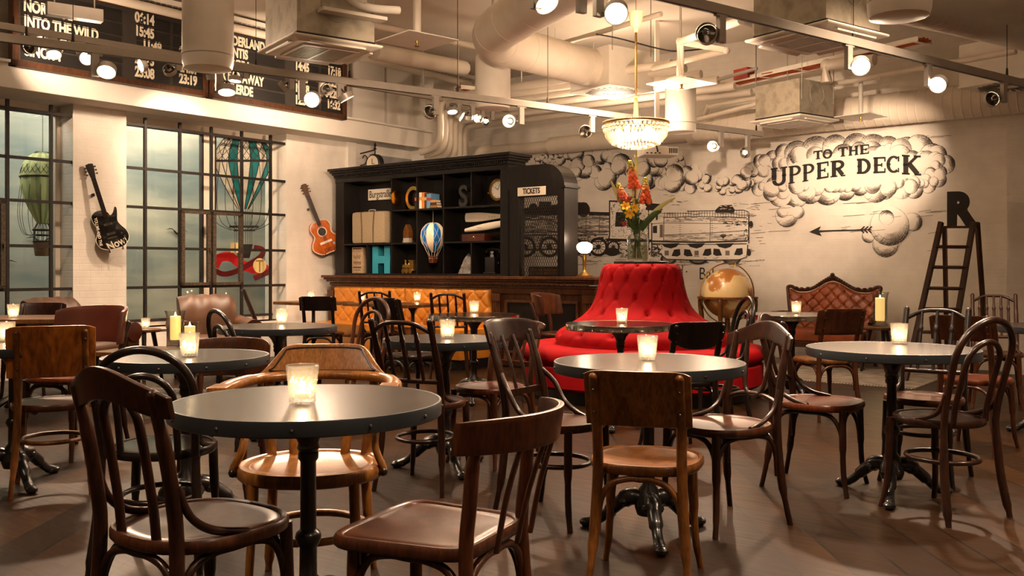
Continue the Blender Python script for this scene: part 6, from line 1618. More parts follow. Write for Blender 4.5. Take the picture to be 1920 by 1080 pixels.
# guitars on the wall
def guitar_outline(wu, wl_, waist, L_):
    pts = [(0, 0), (wl_ * .55, .01 * L_), (wl_, .2 * L_), (wl_ * .93, .38 * L_), (waist, .57 * L_), (wu * .95, .78 * L_), (wu * .75, .95 * L_), (wu * .25, L_), (0, L_)]
    R_ = [(v.x, v.y) for v in spl([(x, y, 0) for x, y in pts], 5)]; return R_ + [(-x, y) for x, y in R_[-2:0:-1]]
def guitar(name, lab, foot, head, electric):
    # the hanger turns the guitar a little away from the wall, towards the room
    yf, zf_ = onL(*foot, .14); W0 = RW(.14, yf, zf_); A2 = AN + radians(24)
    u2 = Vector((sin(A2), cos(A2))); n2 = Vector((cos(A2), -sin(A2))); dd, ddz = _ray(*head); tt = n2.dot(Vector((W0.x, W0.y))) / n2.dot(dd)
    yh, zh = (Vector((dd.x * tt, dd.y * tt)) - Vector((W0.x, W0.y))).dot(u2), CZ + tt * ddz; yf = 0
    L_ = math.hypot(yh - yf, zh - zf_); ang = atan2(yh - yf, zh - zf_)
    t = thing(name, lab, 'guitar', W0, -A2)
    # local frame: X out of wall, Y along the wall, Z up; rotate about X
    t.rotation_euler = (Matrix.Rotation(-A2, 4, 'Z') @ Matrix.Rotation(-ang, 4, 'X')).to_euler()
    MX = Matrix(((0, 0, 1, 0), (1, 0, 0, 0), (0, 1, 0, 0), (0, 0, 0, 1)))   # outline (x,y)->(Y,Z), extrude along X
    bl = .46 * L_
    if not electric:
        o = guitar_outline(.15, .20, .125, bl); th = .10
        b = MB(); b.prism(o, -.05, .045, MX); bd_ = b.build('body', M_honey2, t, bevel=.006)
        b = MB(); b.tube([Vector((.046, x, y)) for x, y in o], .005, 6, True); b.build('binding', M_letter, bd_)
        b = MB(); b.prism([(.052 * cos(a * pi / 14), bl * .66 + .052 * sin(a * pi / 14)) for a in range(28)], .0455, .047, MX); b.build('sound_hole', M_blackplastic, bd_, smooth=False)
        b = MB(); b.tube([Vector((.047, .062 * cos(a * pi / 14), bl * .66 + .062 * sin(a * pi / 14))) for a in range(28)], .006, 6, True); b.build('rosette', M_letter, bd_)
        b = MB(); b.bb(.046, .056, -.085, .085, bl * .30, bl * .30 + .03); b.build('bridge', M_letter, bd_, smooth=False)
        b = MB()
        for k in range(4): b.tube([(.046, -.06 + .03 * j, bl * (.14 - .03 * k) + .006 * sin(j * 2.1 + k)) for j in range(6)], .003, 4)
        b.build('signature', M_ink, bd_)
        b = MB(); b.prism([(.1 + .018 * cos(a * pi / 8), bl * .22 + .018 * sin(a * pi / 8)) for a in range(16)], .0455, .047, MX); b.build('sticker', plain('blue_sticker', srgb(120, 140, 160), .5), bd_, smooth=False)
        hw_, ns = .026, bl
    else:
        o = []
        raw = [(0, 0), (.10, .012), (.165, .08), (.165, .16), (.12, .24), (.105, .29), (.125, .36), (.135, .42), (.115, .435), (.085, .385), (.05, .36), (.03, .40), (-.03, .43), (-.09, .43), (-.14, .39), (-.14, .32), (-.115, .25), (-.13, .20), (-.17, .13), (-.15, .05), (-.08, .008)]
        o = [(v.x, v.y) for v in spl([(x, y * bl / .43, 0) for x, y in raw], 4, True)]
        b = MB(); b.prism(o, -.02, .025, MX); bd_ = b.build('body', M_blackgloss, t, bevel=.005)
        b = MB(); b.tube([Vector((.022, x, y)) for x, y in o], .004, 6, True); b.build('binding', M_letter, bd_)
        b = MB(); b.bb(.025, .033, -.045, .045, bl * .60, bl * .66); b.bb(.025, .033, -.045, .045, bl * .36, bl * .42); b.bb(.025, .035, -.05, .05, bl * .27, bl * .30); b.build('pickup', M_chrome, bd_, smooth=False)
        for k in range(3): q = MB(); q.lathe([(.014, 0), (.012, .016), (.0001, .016)], 12, (.026, .105 + .02 * (k % 2), bl * (.16 + .09 * k)), Matrix.Rotation(pi / 2, 4, 'Y')); q.build('knob', M_chrome, bd_)
        me = text_mesh('Now!', .12, .8, .001, 'CENTER', .002); me.materials.clear(); me.materials.append(M_letter); me.transform(MX @ Matrix.Rotation(.2, 4, 'Z')); me.transform(Matrix.Translation((.0265, .03, bl * .12))); link('lettering', me, bd_)
        me = text_mesh('YOU ME AND THE', .042, .9, .001, 'LEFT', .001); me.materials.clear(); me.materials.append(M_letter); me.transform(MX @ Matrix.Rotation(-pi / 2 - .1, 4, 'Z')); me.transform(Matrix.Translation((.0265, -.105, bl * .86))); link('lettering', me, bd_)
        hw_, ns = .024, bl * .93
    hl = .16 * L_
    b = MB(); b.box(.030 if electric else .048, 0, (ns * .86 + L_ - hl) / 2, .022, hw_ * 2, L_ - hl - ns * .86); b.build('neck', M_dark, t, smooth=False, bevel=.004)
    b = MB()
    for k in range(13):
        z_ = ns + (L_ - hl - ns) * (1 - (.94 ** k)) / (1 - .94 ** 13); b.box(.0415 if electric else .0595, 0, L_ - hl - (z_ - ns), .002, hw_ * 2, .003)
    for k in range(6): b.box(.043 if electric else .061, -hw_ * .8 + hw_ * .32 * k, (bl * .3 + L_ - hl) / 2, .0015, .0015, L_ - hl - bl * .3)
    b.build('strings', M_rivet, t, smooth=False)
    b = MB(); b.prism([(-.025, L_ - hl), (.025, L_ - hl), (.04, L_ - hl * .3), (.038, L_ - .005), (.0, L_ + .004), (-.038, L_ - .005), (-.04, L_ - hl * .3)], .022 if electric else .036, .038 if electric else .052, MX); b.build('headstock', M_blackgloss if electric else M_oak, t, smooth=False)
    for k in range(3):
        for s in (-1, 1): q = MB(); q.ball((.03 if electric else .044, s * .052, L_ - hl * (.25 + .25 * k)), .012, 8); q.tube([(.03 if electric else .044, s * .03, L_ - hl * (.25 + .25 * k)), (.03 if electric else .044, s * .05, L_ - hl * (.25 + .25 * k))], .004, 5); q.build('tuner', M_chrome, t)
    # wall hanger
    q = MB(); q.box(-.085, -.07, bl * 1.2, .03, .03, .46); q.box(-.045, -.05, bl * 1.42, .1, .03, .03); q.box(-.11, -.07, bl * 1.0, .08, .03, .03); q.box(-.12, -.07, bl * 1.38, .08, .03, .03); q.build('wall_hanger', M_blackplastic, t, smooth=False)
    q = MB(); q.tube([(-.09, -.07, -.02), (.05, -.07, -.025), (.055, -.07, .02)], .006, 6); q.tube([(-.09, .07, -.02), (.05, .07, -.025), (.055, .07, .02)], .006, 6); q.build('rest_hook', M_blackplastic, t)
M_honey2 = wood('orange_mahogany', srgb(150, 66, 22), srgb(202, 110, 44), .2, .7, .6)
M_blackgloss = plain('black_lacquer', srgb(10, 10, 11), .1, coat=.8)
guitar('acoustic_guitar', 'orange acoustic guitar hanging tilted on the white wall left of the bookcase', (617, 473), (567, 346), False)
guitar('electric_guitar', 'black electric guitar with white lettering hanging on the pillar between the windows', (217, 466), (166, 308), True)
# ================================================================== CEILING
TD = Vector((.814, .581, 0)); TN = Vector((-.581, .814, 0)); TRZ = atan2(.581, .814)
ZA = 2.72; ZT = 3.30
lineA = lambda px: 70 + .127 * px
lineB = lambda px: 6 + .243 * (px - 1300)
lineT = lambda px: 48 + .166 * px
def tpt(tr_, px): return onZ(px, {'A': lineA, 'B': lineB, 'T': lineT}[tr_](px), ZT if tr_ == 'T' else ZA)
def track(tr_, xa, xb, lab, wires):
    a, b_ = tpt(tr_, xa), tpt(tr_, xb); L_ = (b_ - a).length; rz = atan2(b_.y - a.y, b_.x - a.x)
    t = thing('lighting_track', lab, 'lighting track', a, rz)
    m_ = MB(); m_.bb(0, L_, -.02, .02, -.03, .03); m_.build('rail', M_grey, t, smooth=False, bevel=.003)
    m_ = MB(); m_.bb(.02, L_ - .02, -.008, .008, -.033, -.029); m_.build('rail_slot', M_blackplastic, t, smooth=False)
    for w in wires:
        q = (tpt(tr_, w) - a).length; m_ = MB(); m_.tube([(q, 0, .03), (q, 0, CEIL - a.z)], .003, 5); m_.lathe([(.0001, .03), (.012, .03), (.008, .09), (.0001, .1)], 8, (q, 0, 0)); m_.build('hanging_wire', M_steel, t)
track('A', -140, 1431, 'long grey lighting track hung across the room below the left departure board', (50, 137, 655, 858, 1027, 1418))
track('B', 930, 2080, 'long grey lighting track crossing the upper right of the room', (1130, 1600, 1888))
track('T', -120, 955, 'grey lighting track close to the left wall, behind the front track', (25, 480))
LN = 0
def spot(tr_, bx, lx, ly, aim, lab, lit=1, e=90, size=75, target=None, kind='ring', bh=.17):
    """track spotlight: transformer box under the track, ring head beside it"""
    P = tpt(tr_, bx); s = 1.0
    H_ = at(lx, ly, P.y) - P                       # head centre relative to the track point
    t = thing('track_spotlight', lab, 'spotlight', P, 0, 'track spotlights')
    m_ = MB(); m_.box(0, 0, -.03 - bh / 2, .055, .034, bh, TRZ); m_.box(0, 0, -.036, .10, .03, .014, TRZ); m_.build('adapter', M_grey, t, smooth=False, bevel=.003)
    if lx is None: return t
    if target is not None: aim = target - (P + H_)
    q = Vector(aim).to_track_quat('Z', 'Y'); R_ = q.to_matrix().to_4x4(); R = .066
    m_ = MB(); e0 = Vector((0, 0, -.03 - bh + .03)); m_.tube([e0, H_ - Vector(aim).normalized() * .0 + (e0 - H_).normalized() * R * .9], .009, 6); m_.build('pivot_arm', M_grey, t)
    m_ = MB(); m_.lathe([(R - .004, .026), (R, .028), (R, -.022), (R - .004, -.024), (R - .004, .026)], 28, H_, R_); hs = m_.build('ring_housing', M_grey, t)
    m_ = MB(); m_.lathe([(R - .006, .020), (R - .012, .008), (.03, -.022), (.022, -.04), (.0001, -.042)], 24, H_, R_, cap=False); m_.build('reflector', M_chrome if kind != 'bulb' else M_chrome, hs)
    if kind == 'ring':
        m_ = MB(); m_.lathe([(.022, .017), (R - .007, .021), (R - .007, .019), (.022, .015), (.022, .017)], 28, H_, R_)
        m_.build('lens', M_lamp if lit else M_glass, hs)
        m_ = MB(); m_.lathe([(.0001, .027), (.012, .024), (.014, .012), (.029, .010), (.029, .006), (.0001, .006)], 16, H_, R_); m_.build('centre_cap', M_lampmid if lit else M_white, hs)
    else:
        m_ = MB(); m_.ball(H_ + R_ @ Vector((0, 0, -.012)), .02, 10); m_.build('bulb', M_lampdim, hs)
        m_ = MB(); m_.lathe([(.0001, .024), (R - .008, .020)], 24, H_, R_, cap=False); m_.build('lens', M_glass, hs)
    m_ = MB()
    for sg in (-1, 1): m_.tube([H_ + R_ @ Vector((sg * R * .8, 0, -.02)), H_ + R_ @ Vector((sg * .008, 0, -.075))], .003, 5)
    m_.box(*(H_ + R_ @ Vector((0, 0, -.05))), .02, .02, .03, M=R_.to_3x3().to_4x4()); m_.build('wire_bail', M_blackplastic, hs)
    if lit and e:
        lamp_light('spot_light', 'SPOT', H_ + R_ @ Vector((0, 0, .035)), e * LS, WARM, .045, Vector(aim), size, .75, parent=t)
    return t
LS = 1.6
def bwall(px, py): p, z = onB(px, py); return RW(p, 0, z)
spot('A', 178, 200, 131, (.15, -.62, -.85), 'large lit spotlight on the front track, below the words INTO THE WILD', e=110)
spot('A', 411, 425, 168, (.1, -.28, -1), 'lit spotlight on the front track just right of the hanging speaker at left', e=110)
spot('A', 566, 586, 186, (-.1, -1, -.42), 'round bright spotlight facing us in front of the right departure board', e=60)
spot('A', 638, 648, 181, (.45, .15, -.8), 'narrow lit spotlight at the right end of the departure boards', e=70, bh=.12)
LWALL = lambda px, py: RW(0, *onL(px, py))
spot('A', 817, 807, 209, None, 'lit spotlight on the front track left of the pipes, aimed at the acoustic guitar', e=130, size=55, target=LWALL(590, 420))
spot('A', 977, 955, 227, (-.2, -1, -.15), 'round glass-faced spotlight right of the middle hanging speaker', kind='bulb', e=25)
spot('A', 1110, 1097, 247, None, 'glass-faced spotlight on the track left of the chandelier', kind='bulb', e=45, size=70, target=bwall(1000, 290))
spot('A', 1352, 1337, 274, (-.5, -1, -.2), 'glass-faced spotlight below the track, right of the projector', kind='bulb', e=25)
spot('A', 1402, 1397, 286, (-1, -.6, -.25), 'glass-faced spotlight at the right end of the front track', kind='bulb', e=25)
spot('T', 62, 54, 88, None, 'spotlight seen from behind at the left edge above the word SINCITY', e=60, size=95, bh=.08, target=RW(BP, onL(200, 60, BP)[0], 3.55))
spot('T', 96, 101, 99, (.25, -.45, -.9), 'small lit spotlight in front of the word SINCITY', e=80, bh=.10)
spot('T', 149, 162, 108, (.5, -.7, -.4), 'small lit spotlight left of the large lit one', e=60, bh=.12)
spot('T', 262, 268, 122, (-.75, -.62, -.35), 'small lit spotlight turned left in front of the time 23:08', e=60, bh=.10)
spot('T', 335, 318, 131, None, 'spotlight seen from behind beside the left hanging speaker', e=75, size=85, bh=.12, target=LWALL(420, 380))
spot('T', 389, 399, 143, (.1, .3, -1), 'small lit spotlight below the left hanging speaker', e=70, bh=.10)
spot('T', 461, 441, 148, (-.05, -.1, -1), 'small flat lit spotlight in front of the words FAR AWAY', e=80, bh=.10)
spot('T', 547, 532, 162, None, 'ring spotlight with a wire triangle seen from behind in front of the right board', e=60, size=85, bh=.13, target=LWALL(230, 420))
spot('T', 601, 612, 168, None, 'spotlight hidden behind the round bright one', e=60, size=95, bh=.17, target=RW(BP, onL(520, 140, BP)[0], 3.55))
spot('T', 838, 848, 207, (.1, -.3, -1), 'small lit spotlight first of the cluster left of the middle speaker', e=60, bh=.10)
spot('T', 860, 863, 217, (.8, -.1, -.5), 'narrow lit spotlight second of the cluster below the pipes', e=40, bh=.15)
spot('T', 886, 877, 219, (-.1, .4, -1), 'dull spotlight third of the cluster below the pipes', lit=0, bh=.12)
spot('T', 905, 897, 221, (-.3, -.9, -.3), 'glass-faced spotlight fourth of the cluster below the middle speaker', kind='bulb', e=15, bh=.12)
spot('T', 923, 912, 227, (-.6, -.8, -.3), 'glass-faced spotlight last of the cluster below the middle speaker', kind='bulb', e=15, bh=.14)
spot('B', 1122, 1155, 22, (-.05, -.8, -.66), 'big lit ring spotlight at the top beside the chandelier rod', e=110)
spot('B', 1005, 1022, 2, (.4, -.5, -.8), 'lit spotlight half cut off by the top of the picture', e=110, bh=.2)
spot('B', 1352, 1325, 63, None, 'spotlight seen from behind, aimed at the painted lettering', e=330, size=30, target=bwall(1490, 325))
spot('B', 1591, 1613, 123, (-.15, -.85, -.5), 'lit ring spotlight facing us below the right track', e=110)
spot('B', 1740, 1760, 157, (-.62, -.6, -.5), 'lit tilted spotlight on the right track above the ladder', e=90)
spot('B', 1882, 1861, 185, None, 'spotlight seen from the side at the right end of the right track', e=200, size=30, target=bwall(1630, 310))
spot('B', 1090, 1096, -45, None, 'spotlight above the top edge, aimed at the wall with the painted arrow', e=420, size=24, target=bwall(1592, 412))
spot('B', 960, 968, -70, None, 'spotlight above the top edge, aimed at the painted train', e=90, size=60, target=bwall(1260, 400))
spot('B', 820, 830, -118, None, 'spotlight above the top edge, aimed at the bookcase', e=150, size=44, target=RW(pF(800), YF, 1.7))

# suspended loudspeakers
def speaker(px, D, zb, lab, r=.165, h=.56):
    X = (px - 960) / F * D; t = thing('hanging_speaker', lab, 'speaker', (X, D, zb), 0, 'hanging loudspeakers')
    m_ = MB(); m_.lathe([(.0001, .012), (r * .86, .008), (r * .93, .012), (r * .99, .05), (r, .09), (r, h - .03), (r * .95, h), (.0001, h)], 40); m_.build('cabinet', M_white, t)
    m_ = MB(); m_.lathe([(r + .0005, .092), (r + .002, .094), (r + .002, .098), (r + .0005, .10)], 40); m_.build('grille_seam', M_grey, t)
    m_ = MB(); m_.tube([(0, 0, h), (0, 0, CEIL - zb)], .012, 8); m_.build('hanging_rod', M_grey, t)
speaker(390, 6.2, 2.465, 'white cylindrical speaker hanging at left in front of the departure boards')
speaker(924, 9.7, 2.80, 'white cylindrical speaker hanging in the middle behind the large duct elbow', .184)
speaker(1276, 9.6, 2.54, 'white cylindrical speaker hanging right of the chandelier', .158)
speaker(1686, 5.05, 2.50, 'white cylindrical speaker cut off by the top edge at right', .165)

# ceiling cassette air units
def cassette(X, Y, zb, lab, w=.70, hb=.36):
    t = thing('air_unit', lab, 'air conditioner', (X, Y, zb), TRZ, 'ceiling air units')
    m_ = MB(); m_.box(0, 0, .06 + hb / 2, w * .86, w * .86, hb); m_.build('metal_box', M_galv, t, smooth=False, bevel=.004)
    m_ = MB(); m_.tube([(w * .431, .12 * cos(a * pi / 12), .06 + hb * .62 + .12 * sin(a * pi / 12)) for a in range(24)], .003, 4, True); m_.build('knockout_ring', M_grey, t); m_ = MB(); m_.tube([(.12 * cos(a * pi / 12), -w * .431, .06 + hb * .62 + .12 * sin(a * pi / 12)) for a in range(24)], .003, 4, True); m_.build('knockout_ring', M_grey, t)
    m_ = MB(); m_.box(0, 0, .05, w * .87, w * .87, .02); m_.build('gasket', M_blackplastic, t, smooth=False)
    m_ = MB(); vs = []
    for (k, z) in ((.98, .038), (1., .03), (.98, .018), (.80, .0)):
        for sx, sy in ((-1, -1), (1, -1), (1, 1), (-1, 1)): vs.append((sx * w / 2 * k, sy * w / 2 * k, z))
    m_.add(vs, [(3, 2, 1, 0)] + [(4 * j + a, 4 * j + (a + 1) % 4, 4 * j + 4 + (a + 1) % 4, 4 * j + 4 + a) for j in range(3) for a in range(4)] + [(12, 13, 14, 15)]); m_.build('panel', M_white, t, smooth=False, bevel=.006)
    for k in range(4):
        R_ = Matrix.Rotation(pi / 2 * k, 4, 'Z'); m_ = MB(); c = R_ @ Vector((0, -w * .44, .004)); m_.box(*c, w * .62, .045, .012, M=R_ @ Matrix.Rotation(radians(18), 4, 'X')); m_.build('vane', M_white, t, smooth=False)
        m_ = MB(); c = R_ @ Vector((0, -w * .41, .0085)); m_.box(*c, w * .62, .03, .006, M=R_ @ Matrix.Rotation(radians(14), 4, 'X')); m_.build('outlet_slot', M_blackplastic, t, smooth=False)
    m_ = MB(); n = 26
    for k in range(n): m_.box(-w * .30 + w * .60 * k / (n - 1), 0, -.004, .006, w * .58, .01)
    m_.box(0, 0, -.004, .02, w * .60, .012); m_.box(0, w * .30, -.004, w * .62, .02, .012); m_.box(0, -w * .30, -.004, w * .62, .02, .012); m_.box(w * .30, 0, -.004, .02, w * .6, .012); m_.box(-w * .30, 0, -.004, .02, w * .6, .012); m_.build('grille', M_white, t, smooth=False)
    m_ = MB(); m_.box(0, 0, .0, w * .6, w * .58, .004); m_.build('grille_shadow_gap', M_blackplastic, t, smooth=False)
    m_ = MB()
    for sx in (-1, 1):
        for sy in (-1, 1): m_.tube([(sx * w * .40, sy * w * .45, .2), (sx * w * .40, sy * w * .45, CEIL - zb)], .005, 5)
    m_.build('threaded_rod', M_grey, t)
    return t
u1 = cassette(-1.43, 6.93, 2.75, 'galvanised ceiling air unit at left in front of the right departure board')
cassette(3.10, 10.25, 2.74, 'galvanised ceiling air unit close to the back wall above the painted cloud', .68)
u3 = cassette(2.20, 6.75, 2.785, 'galvanised ceiling air unit at upper right behind the right track', .72, .42)
m_ = MB(); m_.tube(spl([(.05, -.33, .5), (.05, -.38, .34), (.2, -.40, .28), (.45, -.40, .3)]), .03, 10); m_.tube(spl([(.15, -.33, .62), (.15, -.40, .45), (.15, -.40, .3)]), .035, 10); m_.build('drain_pipe', M_white, u1)
m_ = MB(); m_.box(.1, -.36, .22, .5, .10, .025); m_.build('bracket_tray', M_white, u1, smooth=False)
m_ = MB(); m_.box(-.1, .4, .2, .1, .12, .14); m_.build('control_box', M_white, u3, smooth=False)

# swirl diffuser boxes
def diffuser(X, Y, zb, lab, w=.68, h=.42):
    t = thing('air_diffuser', lab, 'air diffuser', (X, Y, zb), TRZ, 'swirl diffuser boxes')
    m_ = MB(); m_.box(0, 0, h / 2 + .012, w * .97, w * .97, h); m_.build('box', M_white, t, smooth=False)
    m_ = MB(); m_.box(0, 0, .006, w, w, .012); m_.build('face_plate', M_white, t, smooth=False, bevel=.002)
    for k in range(24):
        a = 2 * pi * k / 24; m_ = MB(); r0, r1 = .10, .29 if k % 3 == 0 else .27; rm_ = (r0 + r1) / 2
        m_.box(rm_ * cos(a), rm_ * sin(a), -.0005, r1 - r0, .03, .006, a); m_.build('slot', M_blackplastic, t, smooth=False)
    m_ = MB()
    for sx in (-1, 1): m_.tube([(sx * w * .42, -w * .49, h * .9), (sx * w * .42, -w * .49, CEIL - zb)], .006, 5)
    for (x, z) in ((.15, .3), (-.2, .12)): m_.lathe([(.02, -w * .49), (.02, -w * .485 - .01), (.0001, -w * .485 - .012)], 10, (x, 0, z), Matrix.Rotation(-pi / 2, 4, 'X') @ Matrix.Scale(-1, 4, (0, 0, 1)))
    m_.build('hanging_rod', M_grey, t)
diffuser(1.12, 10.5, 3.13, 'white square swirl diffuser box at the end of the large curved duct')
diffuser(4.98, 9.36, 2.97, 'white square swirl diffuser box at the right edge above the pier')

# ducts
def duct(name, pts, r, mat, lab, seams=0, cat='duct', n=28, k=8):
    P = spl(pts, k); o = MB(); 
    t = thing(name, lab, cat, P[0]); Q = [p - P[0] for p in P]
    o.tube(Q, r, n)
    if seams:
        L_ = 0
        for i in range(1, len(Q)):
            L_ += (Q[i] - Q[i - 1]).length
            if L_ > seams:
                L_ = 0; d = (Q[i] - Q[i - 1]).normalized(); rr = (r if not isinstance(r, list) else r[0]) + .003; M_ = d.to_track_quat('Z', 'Y').to_matrix().to_4x4()
                o.lathe([(rr - .006, -.01), (rr, -.006), (rr, .006), (rr - .006, .01)], n, Q[i], M_)
    o.build('tube', mat, t, angle=60)
    return t
zd = 3.36
duct('large_duct', [(1.9, 4.9, zd), (1.35, 5.6, zd), (.62, 6.9, zd), (.12, 8.0, zd), (-.16, 8.75, zd), (-.10, 9.2, zd), (.2, 9.55, zd), (.55, 9.95, zd), (.90, 10.32, zd)], .205, M_wrap, 'large white wrapped duct curving round to the diffuser box', .42, k=10)
duct('foil_duct', [onZ(1480, -62, 3.3) + Vector((-.3, -.2, .1)), onZ(1560, -45, 3.3), onZ(1900, 40, 3.3), onZ(2100, 92, 3.3)], .22, M_foil, 'thick silver foil duct crossing the upper right corner', .0)
duct('spiral_duct', [RW(onB(1295, 240, -.46)[0], -.46, 2.96), RW(onB(1600, 205, -.46)[0], -.46, 2.98), RW(onB(1990, 205, -.46)[0] + .3, -.46, 2.98)], .185, M_wrap, 'large ribbed spiral duct running along the top of the right wall', .085, k=60)
p_, z_ = onB(1035, 274, -.22); p2_, z2_ = onB(1297, 250, -.22); p3_, z3_ = onB(860, 296, -.22)
duct('wall_duct', [RW(p_, -.25, z_), RW((p_ + p2_) / 2, -.25, z_), RW(p2_, -.25, z_)], .125, M_wrap, 'middle-sized white pipe on the back wall above the painted steam', .35, k=20)
duct('wall_pipe', [RW(.55, -.5, 1.9), RW(.55, -.5, 2.5), RW(.6, -.45, z_ - .03), RW(.8, -.3, z_), RW(1.4, -.25, z_), RW(p_ + .05, -.25, z_)], .085, M_wrap, 'white pipe rising in the corner and turning along the back wall', .5)
# bundle of parallel pipes under the ceiling near the back wall, dropping in the far corner
for k, (py, lab) in enumerate(((158, 'front'), (170, 'second'), (183, 'third'), (197, 'fourth'), (210, 'fifth'), (223, 'last'))):
    w = toR(onZ(1000, py, 3.32)); y = min(w[1], -.15); x0 = onB(826 + 9 * k, 230, y)[0]
    o = MB(); r_ = .045
    o.tube(spl([(x0 - .35, 0, -.66), (x0 - .12, 0, -.62), (x0 - .02, 0, -.52), (x0, 0, -.35), (x0, 0, -.14), (x0 + .05, 0, -.03), (x0 + .16, 0, 0), (x0 + .8, 0, 0), (5.2, 0, 0)], 5), r_, 12)
    if k in (0, 2, 4):
        for x in (1.6, 3.2): o.tube([(x, 0, .03), (x, 0, CEIL - 3.32)], .006, 5)
    q = o.build('ceiling_pipe', M_wrap, None, RW(0, y, 3.32), -AN); tag(q, lab + ' of the parallel white pipes below the ceiling left of the chandelier, counted from us', 'pipe', 'parallel ceiling pipes')
def pipe(pts, r, lab, mat=M_wrap, name='pipe', cat='pipe'):
    P = [Vector(p) for p in pts]; o = MB(); o.tube([p - P[0] for p in P], r, 10)
    for p in P[1:-1]: o.ball(p - P[0], r * 1.15, 10)
    q = o.build(name, mat, None, P[0]); return tag(q, lab, cat)
pipe([onZ(1322, 214, 3.12), onZ(1328, 200, 3.18), onZ(1650, 142, 3.18), onZ(1905, 96, 3.18)], .03, 'thin white pipe below the ceiling above the spiral duct')
pipe([onZ(1310, 224, 3.02), onZ(1420, 195, 3.05)], .03, 'short white pipe left of the air unit by the back wall')
pipe([at(1275, 142, 8.85), at(1275, 78, 8.85), at(1390, 38, 7.5)], .035, 'white pipe dropping to the square plate right of the chandelier')
pipe([at(1275, 78, 8.85), at(1362, 95, 8.6), at(1225, 128, 9.9)], .03, 'white pipe branching right and back above the square plate')
pipe([onZ(1230, -20, 3.5), onZ(1450, 55, 3.5)], .05, 'grey pipe running beside the right track at the top', M_grey)
pipe([onZ(640, 35, 3.7), onZ(850, 78, 3.7), onZ(985, 108, 3.7)], .035, 'thin white pipe along the left side of the ceiling')
pipe([at(700, 96, 10.5), at(870, 128, 12.2)], .10, 'thick white pipe beside the left departure wall behind the air unit')
pipe([at(782, -20, 8.0), at(782, 66, 8.0)], .035, 'square white drop pipe above the plate left of the duct')
pipe([at(960, 108, 11.8), at(1120, 62, 10.6), at(1240, 26, 9.9)], .03, 'thin white pipe under the ceiling between duct and chandelier')
pipe([at(1345, 150, 10.5), at(1420, 128, 10.2)], .02, 'thin grey conduit with hanging wires above the right wall', M_grey)
pipe([at(1550, 155, 9.9), at(1550, 122, 9.9), at(1640, 112, 9.5)], .06, 'white elbow pipe above the air unit by the back wall')
P = [at(1118, 64, 9.5), at(1160, 72, 9.6), at(1230, 90, 9.7), at(1270, 96, 9.7), at(1330, 90, 9.7)]
pipe(spl(P, 5), .008, 'black cable slung under the ceiling behind the chandelier rod', M_blackplastic, 'cable', 'cable')
# fire-sprinkler plates
def plate(X, Y, z, w, lab, up=.5):
    t = thing('sprinkler_plate', lab, 'sprinkler', (X, Y, z), TRZ + .1, 'square sprinkler plates')
    m_ = MB(); m_.box(0, 0, 0, w, w, .008); m_.build('plate', M_white, t, smooth=False)
    m_ = MB(); m_.lathe([(.0001, -.05), (.022, -.05), (.022, -.044), (.006, -.04), (.012, -.02), (.014, .0), (.0001, .0)], 12); m_.build('sprinkler_head', M_brass, t)
    m_ = MB(); m_.tube([(0, 0, .004), (0, 0, up)], .024, 10); m_.build('drop_pipe', M_white, t)
P = at(1278, 157, 8.85); plate(P.x, P.y, P.z, .47, 'white square sprinkler plate above the speaker right of the chandelier', .42)
P = at(1614, 219, 10.2); plate(P.x, P.y, P.z, .42, 'white square sprinkler plate in front of the spiral duct', .45)
P = at(782, 76, 7.9); plate(P.x, P.y, P.z, .50, 'white square sprinkler plate between the left air unit and the large duct', .6)
# cable trays
def tray(pts, w, lab, mat, name='cable_tray', cat='cable tray', perf=False, ladder=False):
    P = [Vector(p) for p in pts]; t = thing(name, lab, cat, P[0]); d = (P[1] - P[0]); L_ = d.length; t.rotation_euler = (0, -math.asin(d.z / L_), atan2(d.y, d.x))
    m_ = MB()
    if ladder:
        for k in range(int(L_ / .5) + 1): m_.bb(.5 * k, .5 * k + .03, -w / 2, w / 2, -.004, .004)
    else: m_.bb(0, L_, -w / 2, w / 2, -.004, .004)
    m_.bb(0, L_, -w / 2, -w / 2 + .006, 0, .05); m_.bb(0, L_, w / 2 - .006, w / 2, 0, .05); m_.build('tray', mat, t, smooth=False)
    if perf:
        m_ = MB()
        for k in range(int(L_ / .07)):
            for j in range(4): m_.box(.03 + .07 * k + (.03 if j % 2 else 0), -w * .36 + w * .24 * j, -.005, .045, .012, .003)
        m_.build('perforation', M_blackplastic, t, smooth=False)
    return t
tray([RW(.55, onL(180, -20, .55)[0], 4.06), RW(.55, onL(880, 110, .55)[0], 4.06)], .22, 'perforated white cable tray under the ceiling along the left wall', M_white, perf=True)
pipe([RW(.62, onL(60, 0, .62)[0], 3.98), RW(.62, onL(880, 130, .62)[0], 3.98)], .05, 'long white pipe under the perforated cable tray along the left wall')
o1_, o2_ = onZ(1322, 172, 3.38), onZ(1735, 80, 3.38)
t = tray([o1_, o2_], .24, 'cable tray with orange cables under the ceiling above the right wall', M_white, ladder=True); LL = (o2_ - o1_).length
m_ = MB()
for k in range(7): m_.tube(spl([(LL * i / 10, -.09 + .03 * k + .02 * sin(i * 1.3 + k), .03 + .012 * sin(i + 2 * k)) for i in range(11)], 3), .014, 6)
m_.build('orange_cables', M_orangecable, t)
m_ = MB(); m_.box(.75, -.1, .08, .22, .12, .12); m_.build('junction_box', M_redpaint, t, smooth=False)
P = at(858, 168, 11.6); t = tray([P, P + TD * 1.2], .16, 'short cable tray with orange cables behind the middle hanging speaker', M_white, ladder=True)
m_ = MB()
for k in range(4): m_.tube([(0, -.05 + .03 * k, .02), (1.2, -.05 + .03 * k, .02)], .014, 6)
m_.build('orange_cables', M_orangecable, t)
